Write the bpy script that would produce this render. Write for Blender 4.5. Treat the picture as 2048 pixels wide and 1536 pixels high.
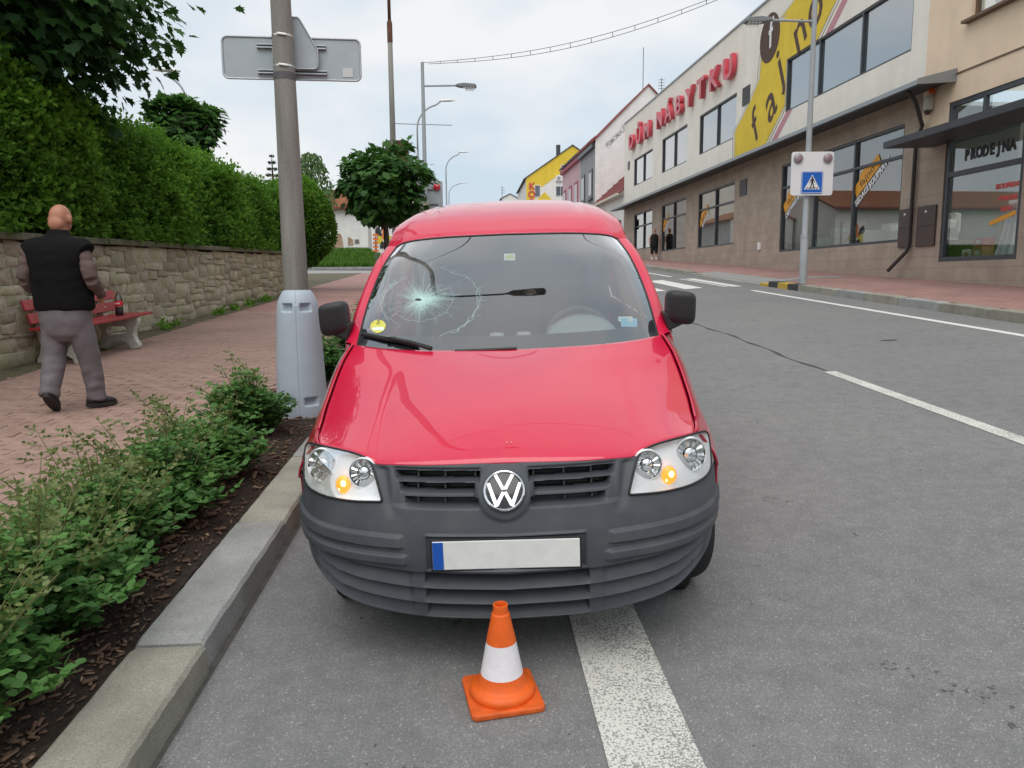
import bpy, math, random
from bisect import bisect_left
import numpy as np
from mathutils import Matrix, Vector
random.seed(7); RNG = np.random.default_rng(7)
rad = math.radians
for o in list(bpy.data.objects): bpy.data.objects.remove(o, do_unlink=True)
scene = bpy.context.scene
COL = scene.collection

# ------------------------------------------------------------------ camera
CAM_H, CAM_F = 1.6, 1500.0
YAW, PITCH, ROLL = rad(3.05), rad(7.9), rad(-0.5)
def cam_basis():
    f = np.array([math.sin(YAW)*math.cos(PITCH), math.cos(YAW)*math.cos(PITCH), -math.sin(PITCH)])
    r = np.array([math.cos(YAW), -math.sin(YAW), 0.0]); u = np.cross(r, f)
    c, s = math.cos(ROLL), math.sin(ROLL)
    return r*c+u*s, u*c-r*s, f
_R, _U, _F = cam_basis()
cam_data = bpy.data.cameras.new('camera'); cam = bpy.data.objects.new('camera', cam_data); COL.objects.link(cam)
cam_data.sensor_width = 36.0; cam_data.lens = CAM_F/2048*36; cam_data.clip_start = .05; cam_data.clip_end = 3000
cam.matrix_world = Matrix(((_R[0], _U[0], -_F[0], 0), (_R[1], _U[1], -_F[1], 0), (_R[2], _U[2], -_F[2], CAM_H), (0, 0, 0, 1)))
scene.camera = cam

# ------------------------------------------------------------------ sky, sun, exposure
SUN_EL, SUN_AZ = rad(60), rad(192)          # azimuth clockwise from +Y (behind the camera)
world = bpy.data.worlds.new('World'); scene.world = world; world.use_nodes = True
wn, wl = world.node_tree.nodes, world.node_tree.links
wn.clear()
w_out = wn.new('ShaderNodeOutputWorld'); w_bg = wn.new('ShaderNodeBackground')
w_sky = wn.new('ShaderNodeTexSky'); w_sky.sky_type = 'NISHITA'; w_sky.sun_disc = False
w_sky.sun_elevation = SUN_EL; w_sky.sun_rotation = SUN_AZ; w_sky.air_density = 1.0; w_sky.dust_density = 3.0
w_bg.inputs['Strength'].default_value = 0.10
# closed cloud deck over the clear sky: an even pale veil with soft blue-grey thinnings
w_tc = wn.new('ShaderNodeTexCoord'); w_map = wn.new('ShaderNodeMapping'); w_map.inputs['Scale'].default_value = (1.0, 1.0, 2.2)
w_noise = wn.new('ShaderNodeTexNoise'); w_noise.inputs['Scale'].default_value = 2.6; w_noise.inputs['Detail'].default_value = 4; w_noise.inputs['Roughness'].default_value = .5
w_ramp = wn.new('ShaderNodeValToRGB')
w_ramp.color_ramp.elements[0].position = .38; w_ramp.color_ramp.elements[0].color = (5.3, 6.3, 7.15, 1)
w_ramp.color_ramp.elements[1].position = .60; w_ramp.color_ramp.elements[1].color = (7.8, 7.9, 7.95, 1)
w_mix = wn.new('ShaderNodeMixRGB'); w_mix.inputs['Fac'].default_value = .93
wl.new(w_tc.outputs['Generated'], w_map.inputs['Vector']); wl.new(w_map.outputs['Vector'], w_noise.inputs['Vector'])
wl.new(w_noise.outputs['Fac'], w_ramp.inputs['Fac']); wl.new(w_sky.outputs['Color'], w_mix.inputs['Color1'])
wl.new(w_ramp.outputs['Color'], w_mix.inputs['Color2']); wl.new(w_mix.outputs['Color'], w_bg.inputs['Color'])
wl.new(w_bg.outputs['Background'], w_out.inputs['Surface'])
sun_data = bpy.data.lights.new('sun', 'SUN'); sun = bpy.data.objects.new('sun', sun_data); COL.objects.link(sun)
sun_data.energy = 1.5; sun_data.angle = rad(60); sun_data.color = (1.0, .97, .93)
_sd = Vector((math.sin(SUN_AZ)*math.cos(SUN_EL), math.cos(SUN_AZ)*math.cos(SUN_EL), math.sin(SUN_EL)))
sun.rotation_euler = _sd.to_track_quat('Z', 'Y').to_euler()
vs = scene.view_settings
vs.view_transform = 'Standard'; vs.look = 'None'; vs.exposure = 0.28; vs.gamma = 1.0; vs.use_curve_mapping = False
cy = scene.cycles
cy.use_denoising = True; cy.max_bounces = 8; cy.transparent_max_bounces = 16; cy.caustics_reflective = False; cy.caustics_refractive = False
cy.sample_clamp_indirect = 6.0

# ------------------------------------------------------------------ street geometry: z = slope * y + cross profile
S_UP = .048
_PX = [-30, -5.3, -5.2, -1.31, -1.305, -1.035, -1.03, .65, 3.85, 7.05, 8.0, 8.005, 8.3, 12, 60]
_PZ = [.22, .22, .212, .12, .12, .12, 0, .035, .21, .395, .40, .55, .555, .63, .63]
def prof(x): return float(np.interp(x, _PX, _PZ))
def G(x, y): return S_UP*min(y, 150.) + prof(x)

# ------------------------------------------------------------------ mesh helpers
class MB:
    def __init__(s): s.v = []; s.f = []; s.m = []
    def add(s, v, f, M=None, mi=0):
        b = len(s.v)
        if M is not None: v = [tuple(M @ Vector(p)) for p in v]
        s.v += [tuple(map(float, p)) for p in v]; s.f += [tuple(i+b for i in q) for q in f]; s.m += [mi]*len(f)
        return s
    def box(s, c, d, rz=0, M=None, mi=0, taper=1.0):
        x, y, z = (k/2 for k in d); cs, sn = math.cos(rz), math.sin(rz)
        v = [(c[0]+cs*a*x*t-sn*b*y*t, c[1]+sn*a*x*t+cs*b*y*t, c[2]+e*z) for e, t in ((-1, 1), (1, taper)) for a, b in ((-1, -1), (1, -1), (1, 1), (-1, 1))]
        return s.add(v, [(3, 2, 1, 0), (4, 5, 6, 7), (0, 1, 5, 4), (1, 2, 6, 5), (2, 3, 7, 6), (3, 0, 4, 7)], M, mi)
    def tube(s, pts, r, n=8, M=None, cap=True, mi=0, sq=1.0):
        pts = [Vector(p) for p in pts]; k = len(pts)
        rr = r if isinstance(r, (list, tuple)) else [r]*k
        v = []; up = None
        for i, p in enumerate(pts):
            t = (pts[min(i+1, k-1)]-pts[max(i-1, 0)]).normalized()
            if up is None:
                up = Vector((0, 0, 1)) if abs(t.z) < .9 else Vector((1, 0, 0))
            a = t.cross(up)
            if a.length < 1e-5: a = t.cross(Vector((0, 1, 0)))
            a.normalize(); b = a.cross(t).normalized(); up = b
            for j in range(n):
                w = 2*math.pi*j/n
                v.append(p + a*(rr[i]*math.cos(w)) + b*(rr[i]*sq*math.sin(w)))
        f = [(i*n+j, i*n+(j+1) % n, (i+1)*n+(j+1) % n, (i+1)*n+j) for i in range(k-1) for j in range(n)]
        if cap: f += [tuple(range(n-1, -1, -1)), tuple((k-1)*n+j for j in range(n))]
        return s.add(v, f, M, mi)
    def lathe(s, prf, n=24, M=None, mi=0, cap=True):
        v = [(r*math.cos(2*math.pi*j/n), r*math.sin(2*math.pi*j/n), z) for r, z in prf for j in range(n)]
        k = len(prf)
        f = [(i*n+j, i*n+(j+1) % n, (i+1)*n+(j+1) % n, (i+1)*n+j) for i in range(k-1) for j in range(n)]
        if cap: f += [tuple(range(n-1, -1, -1)), tuple((k-1)*n+j for j in range(n))]
        return s.add(v, f, M, mi)
    def prism(s, poly, d0, d1, M=None, mi=0):      # polygon in local xy, extruded along local z
        n = len(poly)
        v = [(p[0], p[1], d0) for p in poly]+[(p[0], p[1], d1) for p in poly]
        f = [tuple(range(n-1, -1, -1)), tuple(range(n, 2*n))]+[(i, (i+1) % n, n+(i+1) % n, n+i) for i in range(n)]
        return s.add(v, f, M, mi)
    def grid(s, fn, us, vs_, flip=False, mi=0, mfn=None):
        b = len(s.v); nu, nv = len(us), len(vs_)
        s.v += [tuple(map(float, fn(u, v))) for v in vs_ for u in us]
        for j in range(nv-1):
            for i in range(nu-1):
                q = (b+j*nu+i, b+j*nu+i+1, b+(j+1)*nu+i+1, b+(j+1)*nu+i)
                s.f.append(q[::-1] if flip else q)
                s.m.append(mi if mfn is None else mfn((us[i]+us[i+1])/2, (vs_[j]+vs_[j+1])/2))
        return s
    def build(s, name, mat, parent=None, smooth=False, bevel=0, seg=2, angle=35, weld=0):
        me = bpy.data.meshes.new(name); me.from_pydata(s.v, [], s.f)
        for m in (mat if isinstance(mat, (list, tuple)) else [mat]): me.materials.append(m)
        if isinstance(mat, (list, tuple)) and len(mat) > 1: me.polygons.foreach_set('material_index', s.m)
        return link(name, me, parent, smooth, bevel, seg, angle, weld)
def link(name, me, parent=None, smooth=False, bevel=0, seg=2, angle=35, weld=0):
    me.update()
    o = bpy.data.objects.new(name, me); COL.objects.link(o)
    if smooth is True: me.polygons.foreach_set('use_smooth', [True]*len(me.polygons))
    elif smooth: me.polygons.foreach_set('use_smooth', [True]*len(me.polygons)); me.set_sharp_from_angle(angle=rad(smooth))
    if weld:
        w = o.modifiers.new('weld', 'WELD'); w.merge_threshold = weld
    if bevel:
        b = o.modifiers.new('bevel', 'BEVEL'); b.width = bevel; b.segments = seg; b.limit_method = 'ANGLE'; b.angle_limit = rad(angle)
        b.harden_normals = False
    if parent is not None: o.parent = parent
    return o
def tag(o, label=None, cat=None, group=None, kind=None):
    if label: o['label'] = label
    if cat: o['category'] = cat
    if group: o['group'] = group
    if kind: o['kind'] = kind
    return o
def thing(name, loc=(0, 0, 0), rz=0, label=None, cat=None, group=None, M=None):
    o = bpy.data.objects.new(name, None); COL.objects.link(o); o.empty_display_size = .1
    if M is not None: o.matrix_world = M
    else: o.location = loc; o.rotation_euler = (0, 0, rz)
    return tag(o, label, cat, group)
def copy_tree(o, parent=None):
    c = o.copy(); COL.objects.link(c)
    if parent is not None: c.parent = parent
    for ch in list(o.children): copy_tree(ch, c)
    return c
def fast_mesh(name, V, Fc, mat, parent=None, pt_val=None, smooth=False):
    V = np.ascontiguousarray(V, dtype=np.float32).reshape(-1, 3); Fc = np.ascontiguousarray(Fc, dtype=np.int32); k = Fc.shape[1]
    me = bpy.data.meshes.new(name)
    me.vertices.add(len(V)); me.vertices.foreach_set('co', V.ravel())
    me.loops.add(Fc.size); me.loops.foreach_set('vertex_index', Fc.ravel())
    me.polygons.add(len(Fc)); me.polygons.foreach_set('loop_start', np.arange(0, Fc.size, k, dtype=np.int32))
    if pt_val is not None:
        a = me.attributes.new('pt_val', 'FLOAT', 'POINT'); a.data.foreach_set('value', np.ascontiguousarray(pt_val, dtype=np.float32))
    me.update(calc_edges=True); me.validate(); me.materials.append(mat)
    return link(name, me, parent, smooth)
def rot_frames(d, up=None, rng=RNG):
    """d (n,3) leaf axis; returns (n,3,3) with columns side, axis, normal."""
    d = d/np.linalg.norm(d, axis=1, keepdims=True)
    up = rng.normal(size=d.shape) if up is None else up
    s = np.cross(d, up); s /= np.linalg.norm(s, axis=1, keepdims=True)+1e-9
    return np.stack([s, d, np.cross(s, d)], axis=2)
def scatter(tv, tf, pos, R, scale):
    n, k = len(pos), len(tv)
    V = pos[:, None, :] + np.einsum('nij,kj->nki', R, np.asarray(tv))*np.reshape(scale, (-1, 1, 1))
    Fc = (np.arange(n)*k)[:, None, None] + np.asarray(tf)[None]
    return V.reshape(-1, 3), Fc.reshape(-1, Fc.shape[2])
def pchip(xs, ys):
    xs, ys = np.asarray(xs, float), np.asarray(ys, float); h = np.diff(xs); dl = np.diff(ys)/h
    m = np.zeros(len(xs)); m[0], m[-1] = dl[0], dl[-1]
    for i in range(1, len(xs)-1):
        if dl[i-1]*dl[i] > 0:
            w1, w2 = 2*h[i]+h[i-1], h[i]+2*h[i-1]; m[i] = (w1+w2)/(w1/dl[i-1]+w2/dl[i])
    xs, ys, m, h = xs.tolist(), ys.tolist(), m.tolist(), h.tolist(); last = len(xs)-2
    def f(x):
        i = min(max(bisect_left(xs, x)-1, 0), last); t = (x-xs[i])/h[i]; t = 0. if t < 0 else 1. if t > 1 else t
        return ((2*t**3-3*t*t+1)*ys[i]+(t**3-2*t*t+t)*h[i]*m[i]+(-2*t**3+3*t*t)*ys[i+1]+(t**3-t*t)*h[i]*m[i+1])
    return f
def curve3(pts):
    """arc-length parameterised smooth curve through 3-D points, t in 0..1"""
    p = np.asarray(pts, float); c = np.r_[0, np.cumsum(np.linalg.norm(np.diff(p, axis=0), axis=1))]; c /= c[-1]
    fs = [pchip(c, p[:, k]) for k in range(p.shape[1])]
    return lambda t: np.array([f(t) for f in fs])
def sstep(a, b, x):
    t = min(max((x-a)/(b-a), 0.), 1.); return t*t*(3-2*t)
def lin(a, b, n): return [a+(b-a)*i/(n-1) for i in range(n)]

# ------------------------------------------------------------------ materials
MATS = {}
def pm(name, col, rough=.7, var=.0, scale=5., col2=None, bump=0., bscale=40., metal=0., coat=0., spec=.5, detail=5., sheen=0, emit=None, estr=0., coords='Object', w=None, alpha=None, dist=.01):
    """procedural principled material: base colour broken up by noise, with fine relief"""
    m = bpy.data.materials.new(name); m.use_nodes = True; nt = m.node_tree; n, l = nt.nodes, nt.links
    b = n['Principled BSDF']; b.inputs['Roughness'].default_value = rough; b.inputs['Metallic'].default_value = metal
    b.inputs['Specular IOR Level'].default_value = spec
    if coat: b.inputs['Coat Weight'].default_value = coat; b.inputs['Coat Roughness'].default_value = .02
    if sheen: b.inputs['Sheen Weight'].default_value = sheen
    if emit: b.inputs['Emission Color'].default_value = (*emit, 1); b.inputs['Emission Strength'].default_value = estr
    if alpha is not None: b.inputs['Alpha'].default_value = alpha
    tc = n.new('ShaderNodeTexCoord')
    c2 = col2 or tuple(min(1, k*(1-var)) for k in col); c1 = col if col2 else tuple(min(1, k*(1+var)) for k in col)
    if var or col2:
        nz = n.new('ShaderNodeTexNoise'); nz.inputs['Scale'].default_value = scale; nz.inputs['Detail'].default_value = detail; nz.inputs['Roughness'].default_value = .62
        rp = n.new('ShaderNodeValToRGB'); rp.color_ramp.elements[0].position = .3; rp.color_ramp.elements[1].position = .7
        rp.color_ramp.elements[0].color = (*c2, 1); rp.color_ramp.elements[1].color = (*c1, 1)
        l.new(tc.outputs[coords], nz.inputs['Vector']); l.new(nz.outputs['Fac'], rp.inputs['Fac']); l.new(rp.outputs['Color'], b.inputs['Base Color'])
        m['ramp'] = rp.name
    else: b.inputs['Base Color'].default_value = (*col, 1)
    if bump:
        nb = n.new('ShaderNodeTexNoise'); nb.inputs['Scale'].default_value = bscale; nb.inputs['Detail'].default_value = 4
        bp = n.new('ShaderNodeBump'); bp.inputs['Strength'].default_value = bump; bp.inputs['Distance'].default_value = dist
        l.new(tc.outputs[coords], nb.inputs['Vector']); l.new(nb.outputs['Fac'], bp.inputs['Height']); l.new(bp.outputs['Normal'], b.inputs['Normal'])
    MATS[name] = m
    return m
def per_object(m, amt=.25, hue=.0):
    """each separate piece a little lighter or darker than its neighbour"""
    n, l = m.node_tree.nodes, m.node_tree.links; b = n['Principled BSDF']; src = b.inputs['Base Color']
    oi = n.new('ShaderNodeObjectInfo'); mr = n.new('ShaderNodeMapRange'); mr.inputs['To Min'].default_value = 1-amt; mr.inputs['To Max'].default_value = 1+amt
    hs = n.new('ShaderNodeHueSaturation'); l.new(oi.outputs['Random'], mr.inputs['Value']); l.new(mr.outputs['Result'], hs.inputs['Value'])
    if hue:
        mh = n.new('ShaderNodeMapRange'); mh.inputs['To Min'].default_value = .5-hue; mh.inputs['To Max'].default_value = .5+hue
        wn_ = n.new('ShaderNodeTexWhiteNoise'); wn_.noise_dimensions = '1D'; l.new(oi.outputs['Random'], wn_.inputs['W'])
        l.new(wn_.outputs['Value'], mh.inputs['Value']); l.new(mh.outputs['Result'], hs.inputs['Hue'])
    if src.is_linked: l.new(src.links[0].from_socket, hs.inputs['Color'])
    else: hs.inputs['Color'].default_value = src.default_value
    l.new(hs.outputs['Color'], src); return m
def leaf_mat(name, dark, light, trans=.35, rough=.45, spec=.4):
    m = bpy.data.materials.new(name); m.use_nodes = True; n, l = m.node_tree.nodes, m.node_tree.links
    b = n['Principled BSDF']; b.inputs['Roughness'].default_value = rough; b.inputs['Specular IOR Level'].default_value = spec
    at = n.new('ShaderNodeAttribute'); at.attribute_name = 'pt_val'  # per-leaf tone: random scatter plus height and depth terms
    rp = n.new('ShaderNodeValToRGB'); rp.color_ramp.elements[0].color = (*dark, 1); rp.color_ramp.elements[1].color = (*light, 1)
    tr = n.new('ShaderNodeBsdfTranslucent'); mx = n.new('ShaderNodeMixShader'); mx.inputs['Fac'].default_value = trans
    l.new(at.outputs['Fac'], rp.inputs['Fac']); l.new(rp.outputs['Color'], b.inputs['Base Color']); l.new(rp.outputs['Color'], tr.inputs['Color'])
    l.new(b.outputs['BSDF'], mx.inputs[1]); l.new(tr.outputs['BSDF'], mx.inputs[2]); l.new(mx.outputs['Shader'], n['Material Output'].inputs['Surface'])
    MATS[name] = m; return m
def glass_mat(name, tint=(.85, .9, .88), refl=1.0, ior=1.5, rough=0.0, base=0.0):
    """thin pane: see-through with a mirror reflection that grows towards grazing angles"""
    m = bpy.data.materials.new(name); m.use_nodes = True; n, l = m.node_tree.nodes, m.node_tree.links
    n.remove(n['Principled BSDF'])
    t = n.new('ShaderNodeBsdfTransparent'); t.inputs['Color'].default_value = (*tint, 1)
    g = n.new('ShaderNodeBsdfGlossy'); g.inputs['Roughness'].default_value = rough; g.inputs['Color'].default_value = (1, 1, 1, 1)
    fr = n.new('ShaderNodeFresnel'); fr.inputs['IOR'].default_value = ior
    ml = n.new('ShaderNodeMath'); ml.operation = 'MULTIPLY_ADD'; ml.inputs[1].default_value = refl; ml.inputs[2].default_value = base; ml.use_clamp = True
    mx = n.new('ShaderNodeMixShader')
    l.new(fr.outputs['Fac'], ml.inputs[0]); l.new(ml.outputs['Value'], mx.inputs['Fac']); l.new(t.outputs['BSDF'], mx.inputs[1]); l.new(g.outputs['BSDF'], mx.inputs[2])
    l.new(mx.outputs['Shader'], n['Material Output'].inputs['Surface']); MATS[name] = m; return m
def text(s, size, depth, name, mat, parent=None, M=None, bold=0., sx=1., shear=0., align='CENTER', track=1.0):
    c = bpy.data.curves.new(name, 'FONT'); c.body = s; c.size = size; c.extrude = depth; c.offset = bold; c.shear = shear
    c.align_x = align; c.align_y = 'CENTER'; c.space_character = track; c.resolution_u = 3
    t = bpy.data.objects.new(name, c); me = bpy.data.meshes.new_from_object(t)
    bpy.data.objects.remove(t); bpy.data.curves.remove(c)
    me.transform(Matrix.Diagonal((sx, 1, 1, 1)))
    if M is not None: me.transform(M)
    me.materials.clear(); me.materials.append(mat); me.name = name
    return link(name, me, parent)
def frame(o, ex, ey, ez=None):
    ex, ey = Vector(ex).normalized(), Vector(ey).normalized(); ez = Vector(ez).normalized() if ez is not None else ex.cross(ey)
    return Matrix(((ex.x, ey.x, ez.x, o[0]), (ex.y, ey.y, ez.y, o[1]), (ex.z, ey.z, ez.z, o[2]), (0, 0, 0, 1)))
# ================================================================== GROUND
def node_mat(name):
    m = bpy.data.materials.new(name); m.use_nodes = True; MATS[name] = m
    return m, m.node_tree.nodes, m.node_tree.links, m.node_tree.nodes['Principled BSDF']
def noise(n, l, tc, scale, detail=5, rough=.6, out='Fac'):
    z = n.new('ShaderNodeTexNoise'); z.inputs['Scale'].default_value = scale; z.inputs['Detail'].default_value = detail; z.inputs['Roughness'].default_value = rough
    l.new(tc.outputs['Object'], z.inputs['Vector']); return z.outputs[out]
def ramp(n, l, src, stops):
    r = n.new('ShaderNodeValToRGB'); e = r.color_ramp.elements
    e[0].position, e[0].color = stops[0][0], (*stops[0][1], 1); e[1].position, e[1].color = stops[-1][0], (*stops[-1][1], 1)
    for p, c in stops[1:-1]:
        q = e.new(p); q.color = (*c, 1)
    l.new(src, r.inputs['Fac']); return r.outputs['Color']
def mixc(n, l, fac, a, b, mode='MIX'):
    x = n.new('ShaderNodeMixRGB'); x.blend_type = mode
    for s, k in ((fac, 'Fac'), (a, 'Color1'), (b, 'Color2')):
        if isinstance(s, (int, float)): x.inputs[k].default_value = s
        elif isinstance(s, tuple): x.inputs[k].default_value = (*s, 1)
        else: l.new(s, x.inputs[k])
    return x.outputs['Color']
def bumpn(n, l, src, b, strength=.4, dist=.004):
    q = n.new('ShaderNodeBump'); q.inputs['Strength'].default_value = strength; q.inputs['Distance'].default_value = dist
    l.new(src, q.inputs['Height']); l.new(q.outputs['Normal'], b.inputs['Normal'])
def asphalt_col(n, l, tc):
    fine = noise(n, l, tc, 260, 3, .7); big = noise(n, l, tc, .55, 5, .6); mid = noise(n, l, tc, 9, 4, .6)
    vo = n.new('ShaderNodeTexVoronoi'); vo.inputs['Scale'].default_value = 190; l.new(tc.outputs['Object'], vo.inputs['Vector'])
    c = ramp(n, l, fine, [(.30, (.150, .149, .147)), (.52, (.215, .213, .210)), (.74, (.32, .316, .308))])
    grit = ramp(n, l, vo.outputs['Color'], [(.0, (.72, .72, .72)), (.80, (1, 1, 1)), (.97, (1.9, 1.85, 1.75))])
    c = mixc(n, l, 1.0, c, grit, 'MULTIPLY')
    c = mixc(n, l, 1.0, c, ramp(n, l, big, [(.3, (.92, .92, .93)), (.7, (1.07, 1.065, 1.05))]), 'MULTIPLY')
    c = mixc(n, l, 1.0, c, ramp(n, l, mid, [(.36, (.90, .90, .90)), (.6, (1.05, 1.05, 1.05))]), 'MULTIPLY')
    # small dark bits and oil drips
    sp = noise(n, l, tc, 3.2, 2, .5); sp2 = noise(n, l, tc, 34, 2, .5)
    ms = n.new('ShaderNodeMath'); ms.operation = 'MULTIPLY'; l.new(sp, ms.inputs[0]); l.new(sp2, ms.inputs[1])
    c = mixc(n, l, ramp(n, l, ms.outputs['Value'], [(.43, (0, 0, 0)), (.47, (.7, .7, .7))]), c, (.035, .034, .034))
    return c, fine
m, n, l, b = node_mat('asphalt'); tc = n.new('ShaderNodeTexCoord'); c, fine = asphalt_col(n, l, tc)
l.new(c, b.inputs['Base Color']); b.inputs['Roughness'].default_value = .85; bumpn(n, l, fine, b, .55, .003)
m, n, l, b = node_mat('road_paint'); tc = n.new('ShaderNodeTexCoord'); c, fine = asphalt_col(n, l, tc)
w1 = noise(n, l, tc, 115, 3, .6); w2 = noise(n, l, tc, 4, 4, .6)
ad = n.new('ShaderNodeMath'); ad.operation = 'MULTIPLY_ADD'; l.new(w2, ad.inputs[0]); ad.inputs[1].default_value = .35; l.new(w1, ad.inputs[2])
msk = ramp(n, l, ad.outputs['Value'], [(.60, (0, 0, 0)), (.67, (1, 1, 1))])
l.new(mixc(n, l, msk, mixc(n, l, .45, c, (.38, .37, .33)), (.66, .65, .59)), b.inputs['Base Color']); b.inputs['Roughness'].default_value = .75; bumpn(n, l, w1, b, .6, .004)
m, n, l, b = node_mat('road_paint_clean'); tc = n.new('ShaderNodeTexCoord'); c, fine = asphalt_col(n, l, tc)
w1 = noise(n, l, tc, 60, 4, .6)
l.new(mixc(n, l, ramp(n, l, w1, [(.33, (0, 0, 0)), (.41, (1, 1, 1))]), c, (.74, .73, .69)), b.inputs['Base Color']); b.inputs['Roughness'].default_value = .7
m, n, l, b = node_mat('far_paving'); tc = n.new('ShaderNodeTexCoord')
br = n.new('ShaderNodeTexBrick'); br.inputs['Scale'].default_value = 1; br.inputs['Brick Width'].default_value = .22; br.inputs['Row Height'].default_value = .11; br.inputs['Mortar Size'].default_value = .006
br.inputs['Color1'].default_value = (.33, .185, .16, 1); br.inputs['Color2'].default_value = (.39, .225, .195, 1); br.inputs['Mortar'].default_value = (.20, .13, .115, 1)
l.new(tc.outputs['Object'], br.inputs['Vector'])
c = mixc(n, l, 1., br.outputs['Color'], ramp(n, l, noise(n, l, tc, .8, 5, .6), [(.3, (.82, .82, .82)), (.7, (1.12, 1.1, 1.08))]), 'MULTIPLY')
l.new(c, b.inputs['Base Color']); b.inputs['Roughness'].default_value = .85
m, n, l, b = node_mat('soil'); tc = n.new('ShaderNodeTexCoord'); q = noise(n, l, tc, 38, 6, .65)
l.new(ramp(n, l, q, [(.3, (.016, .010, .007)), (.55, (.045, .028, .018)), (.8, (.10, .062, .04))]), b.inputs['Base Color']); b.inputs['Roughness'].default_value = .95; bumpn(n, l, q, b, 1., .03)
m, n, l, b = node_mat('paver_red'); tc = n.new('ShaderNodeTexCoord')
c = ramp(n, l, noise(n, l, tc, 45, 5, .65), [(.3, (.285, .182, .148)), (.7, (.405, .268, .222))])
c = mixc(n, l, 1., c, ramp(n, l, noise(n, l, tc, .9, 4, .6), [(.3, (.80, .82, .80)), (.7, (1.12, 1.08, 1.06))]), 'MULTIPLY')
l.new(c, b.inputs['Base Color']); b.inputs['Roughness'].default_value = .86; bumpn(n, l, noise(n, l, tc, 300, 3), b, .3, .002); per_object(m, .10)
pm('joint_dirt', (.15, .11, .09), .95, .3, 30); pm('gutter_grime', (.085, .08, .07), .95, .35, 14)
m, n, l, b = node_mat('mossy_ground'); tc = n.new('ShaderNodeTexCoord')
l.new(ramp(n, l, noise(n, l, tc, 7, 6, .65), [(.3, (.07, .058, .035)), (.55, (.12, .105, .06)), (.8, (.09, .12, .04))]), b.inputs['Base Color']); b.inputs['Roughness'].default_value = .95
def kerb_material(nm, c1, c2, c3):
    m, n, l, b = node_mat(nm); tc = n.new('ShaderNodeTexCoord'); q = noise(n, l, tc, 150, 4, .7)
    c = ramp(n, l, q, [(.28, c1), (.5, c2), (.75, c3)])
    c = mixc(n, l, 1., c, ramp(n, l, noise(n, l, tc, 3.5, 6, .6), [(.3, (.72, .73, .70)), (.65, (1.1, 1.1, 1.08))]), 'MULTIPLY')
    l.new(c, b.inputs['Base Color']); b.inputs['Roughness'].default_value = .9; bumpn(n, l, q, b, .55, .006); per_object(m, .07); return m
kerb_material('granite_grey', (.21, .21, .205), (.335, .335, .33), (.46, .46, .45))
kerb_material('stone_buff', (.20, .19, .155), (.32, .305, .255), (.44, .425, .37))
pm('kerb_yellow', (.55, .36, .05), .8, .2, 20, bump=.3); pm('kerb_black', (.045, .045, .045), .8, .3, 20, bump=.3)
pm('paving_grey', (.30, .295, .28), .9, .12, 4); pm('crack_seal', (.055, .054, .054), .7, .35, 30)
pm('grass_soil', (.06, .075, .025), .95, .3, 3)

YS = [-25, -8, -2] + [i for i in range(0, 20, 2)] + [20.2, 24, 27.4] + list(range(30, 151, 10))
def sheet(name, xs, ys, mat, dz=0., zf=None, kind='structure', parent=None):
    zf = zf or G
    return tag(MB().grid(lambda x, y: (x, y, zf(x, y)+dz), xs, ys).build(name, MATS[mat], parent), kind=kind if parent is None else None)
# wide terrain below everything, levelling out beyond the top of the hill
def terr(x, y): return S_UP*min(max(y, -60), 150) - .45 + .012*max(0, abs(x)-30)*.2
sheet('terrain', [-900, -300, -120, -60, -30, 0, 30, 60, 120, 300, 900], [-500, -150, -60, -20, 20, 60, 100, 150, 300, 900], 'mossy_ground', zf=terr)
sheet('road', [-1.2, -1.03, -.4, .2, .65, 1.5, 2.5, 3.85, 5, 6, 7.05, 7.6, 8.2], YS, 'asphalt', zf=lambda x, y: S_UP*min(y, 150)+float(np.interp(x, [-1.2, -1.03, .65, 3.85, 7.05, 8.2], [0, 0, .035, .21, .395, .402])))
roadz = lambda x, y: S_UP*min(y, 150)+float(np.interp(x, [-1.2, -1.03, .65, 3.85, 7.05, 8.2], [0, 0, .035, .21, .395, .402]))
def marking(name, x0, x1, y0, y1, mat, dz=.004, ny=2):
    xs = [x0, x1]; return tag(MB().grid(lambda x, y: (x, y, roadz(x, y)+dz), xs, lin(y0, y1, ny)).build(name, MATS[mat]), kind='structure')
marking('parking_lane_line', .395, .685, -6, 13, 'road_paint')
for y0, y1 in ((-6, -1.5), (1.6, 7.85), (15.2, 18.6), (27, 30), (36, 39), (45, 48)): marking('centre_line', 3.79, 3.92, y0, y1, 'road_paint')
marking('edge_line', 6.98, 7.12, -6, 18.6, 'road_paint_clean'); marking('edge_line', 6.98, 7.12, 26.3, 90, 'road_paint_clean')
for i in range(8): marking('crossing_bar', 7.42-1.06*i-.5, 7.42-1.06*i, 20.3+.12*(i % 2), 24.9, 'road_paint_clean')
# tar-sealed seam running on from the broken centre line
mb = MB(); seam = [(3.86+.03*math.sin(y*1.3)+.02*math.sin(y*4.1), y) for y in lin(7.9, 15.1, 40)]
mb.grid(lambda s, t: ((lambda q: (q[0]+(.018+.012*math.sin(q[1]*7))*s, q[1], roadz(q[0], q[1])+.003))(seam[int(t)])), [-1, 1], list(range(40)))
tag(mb.build('road_seam', MATS['crack_seal']), kind='structure')
for (x, y, w, hh) in ((5.5, 9.6, .22, .10), (5.0, 5.9, .10, .05)):     # small tar patches
    pl = [(x+w/2*math.cos(a)*(1+.2*math.sin(3*a)), y+hh/2*math.sin(a)) for a in lin(0, 6.0, 14)]
    tag(MB().add([(p[0], p[1], roadz(*p)+.003) for p in pl], [tuple(range(14))]).build('tar_patch', MATS['crack_seal']), kind='structure')

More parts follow.
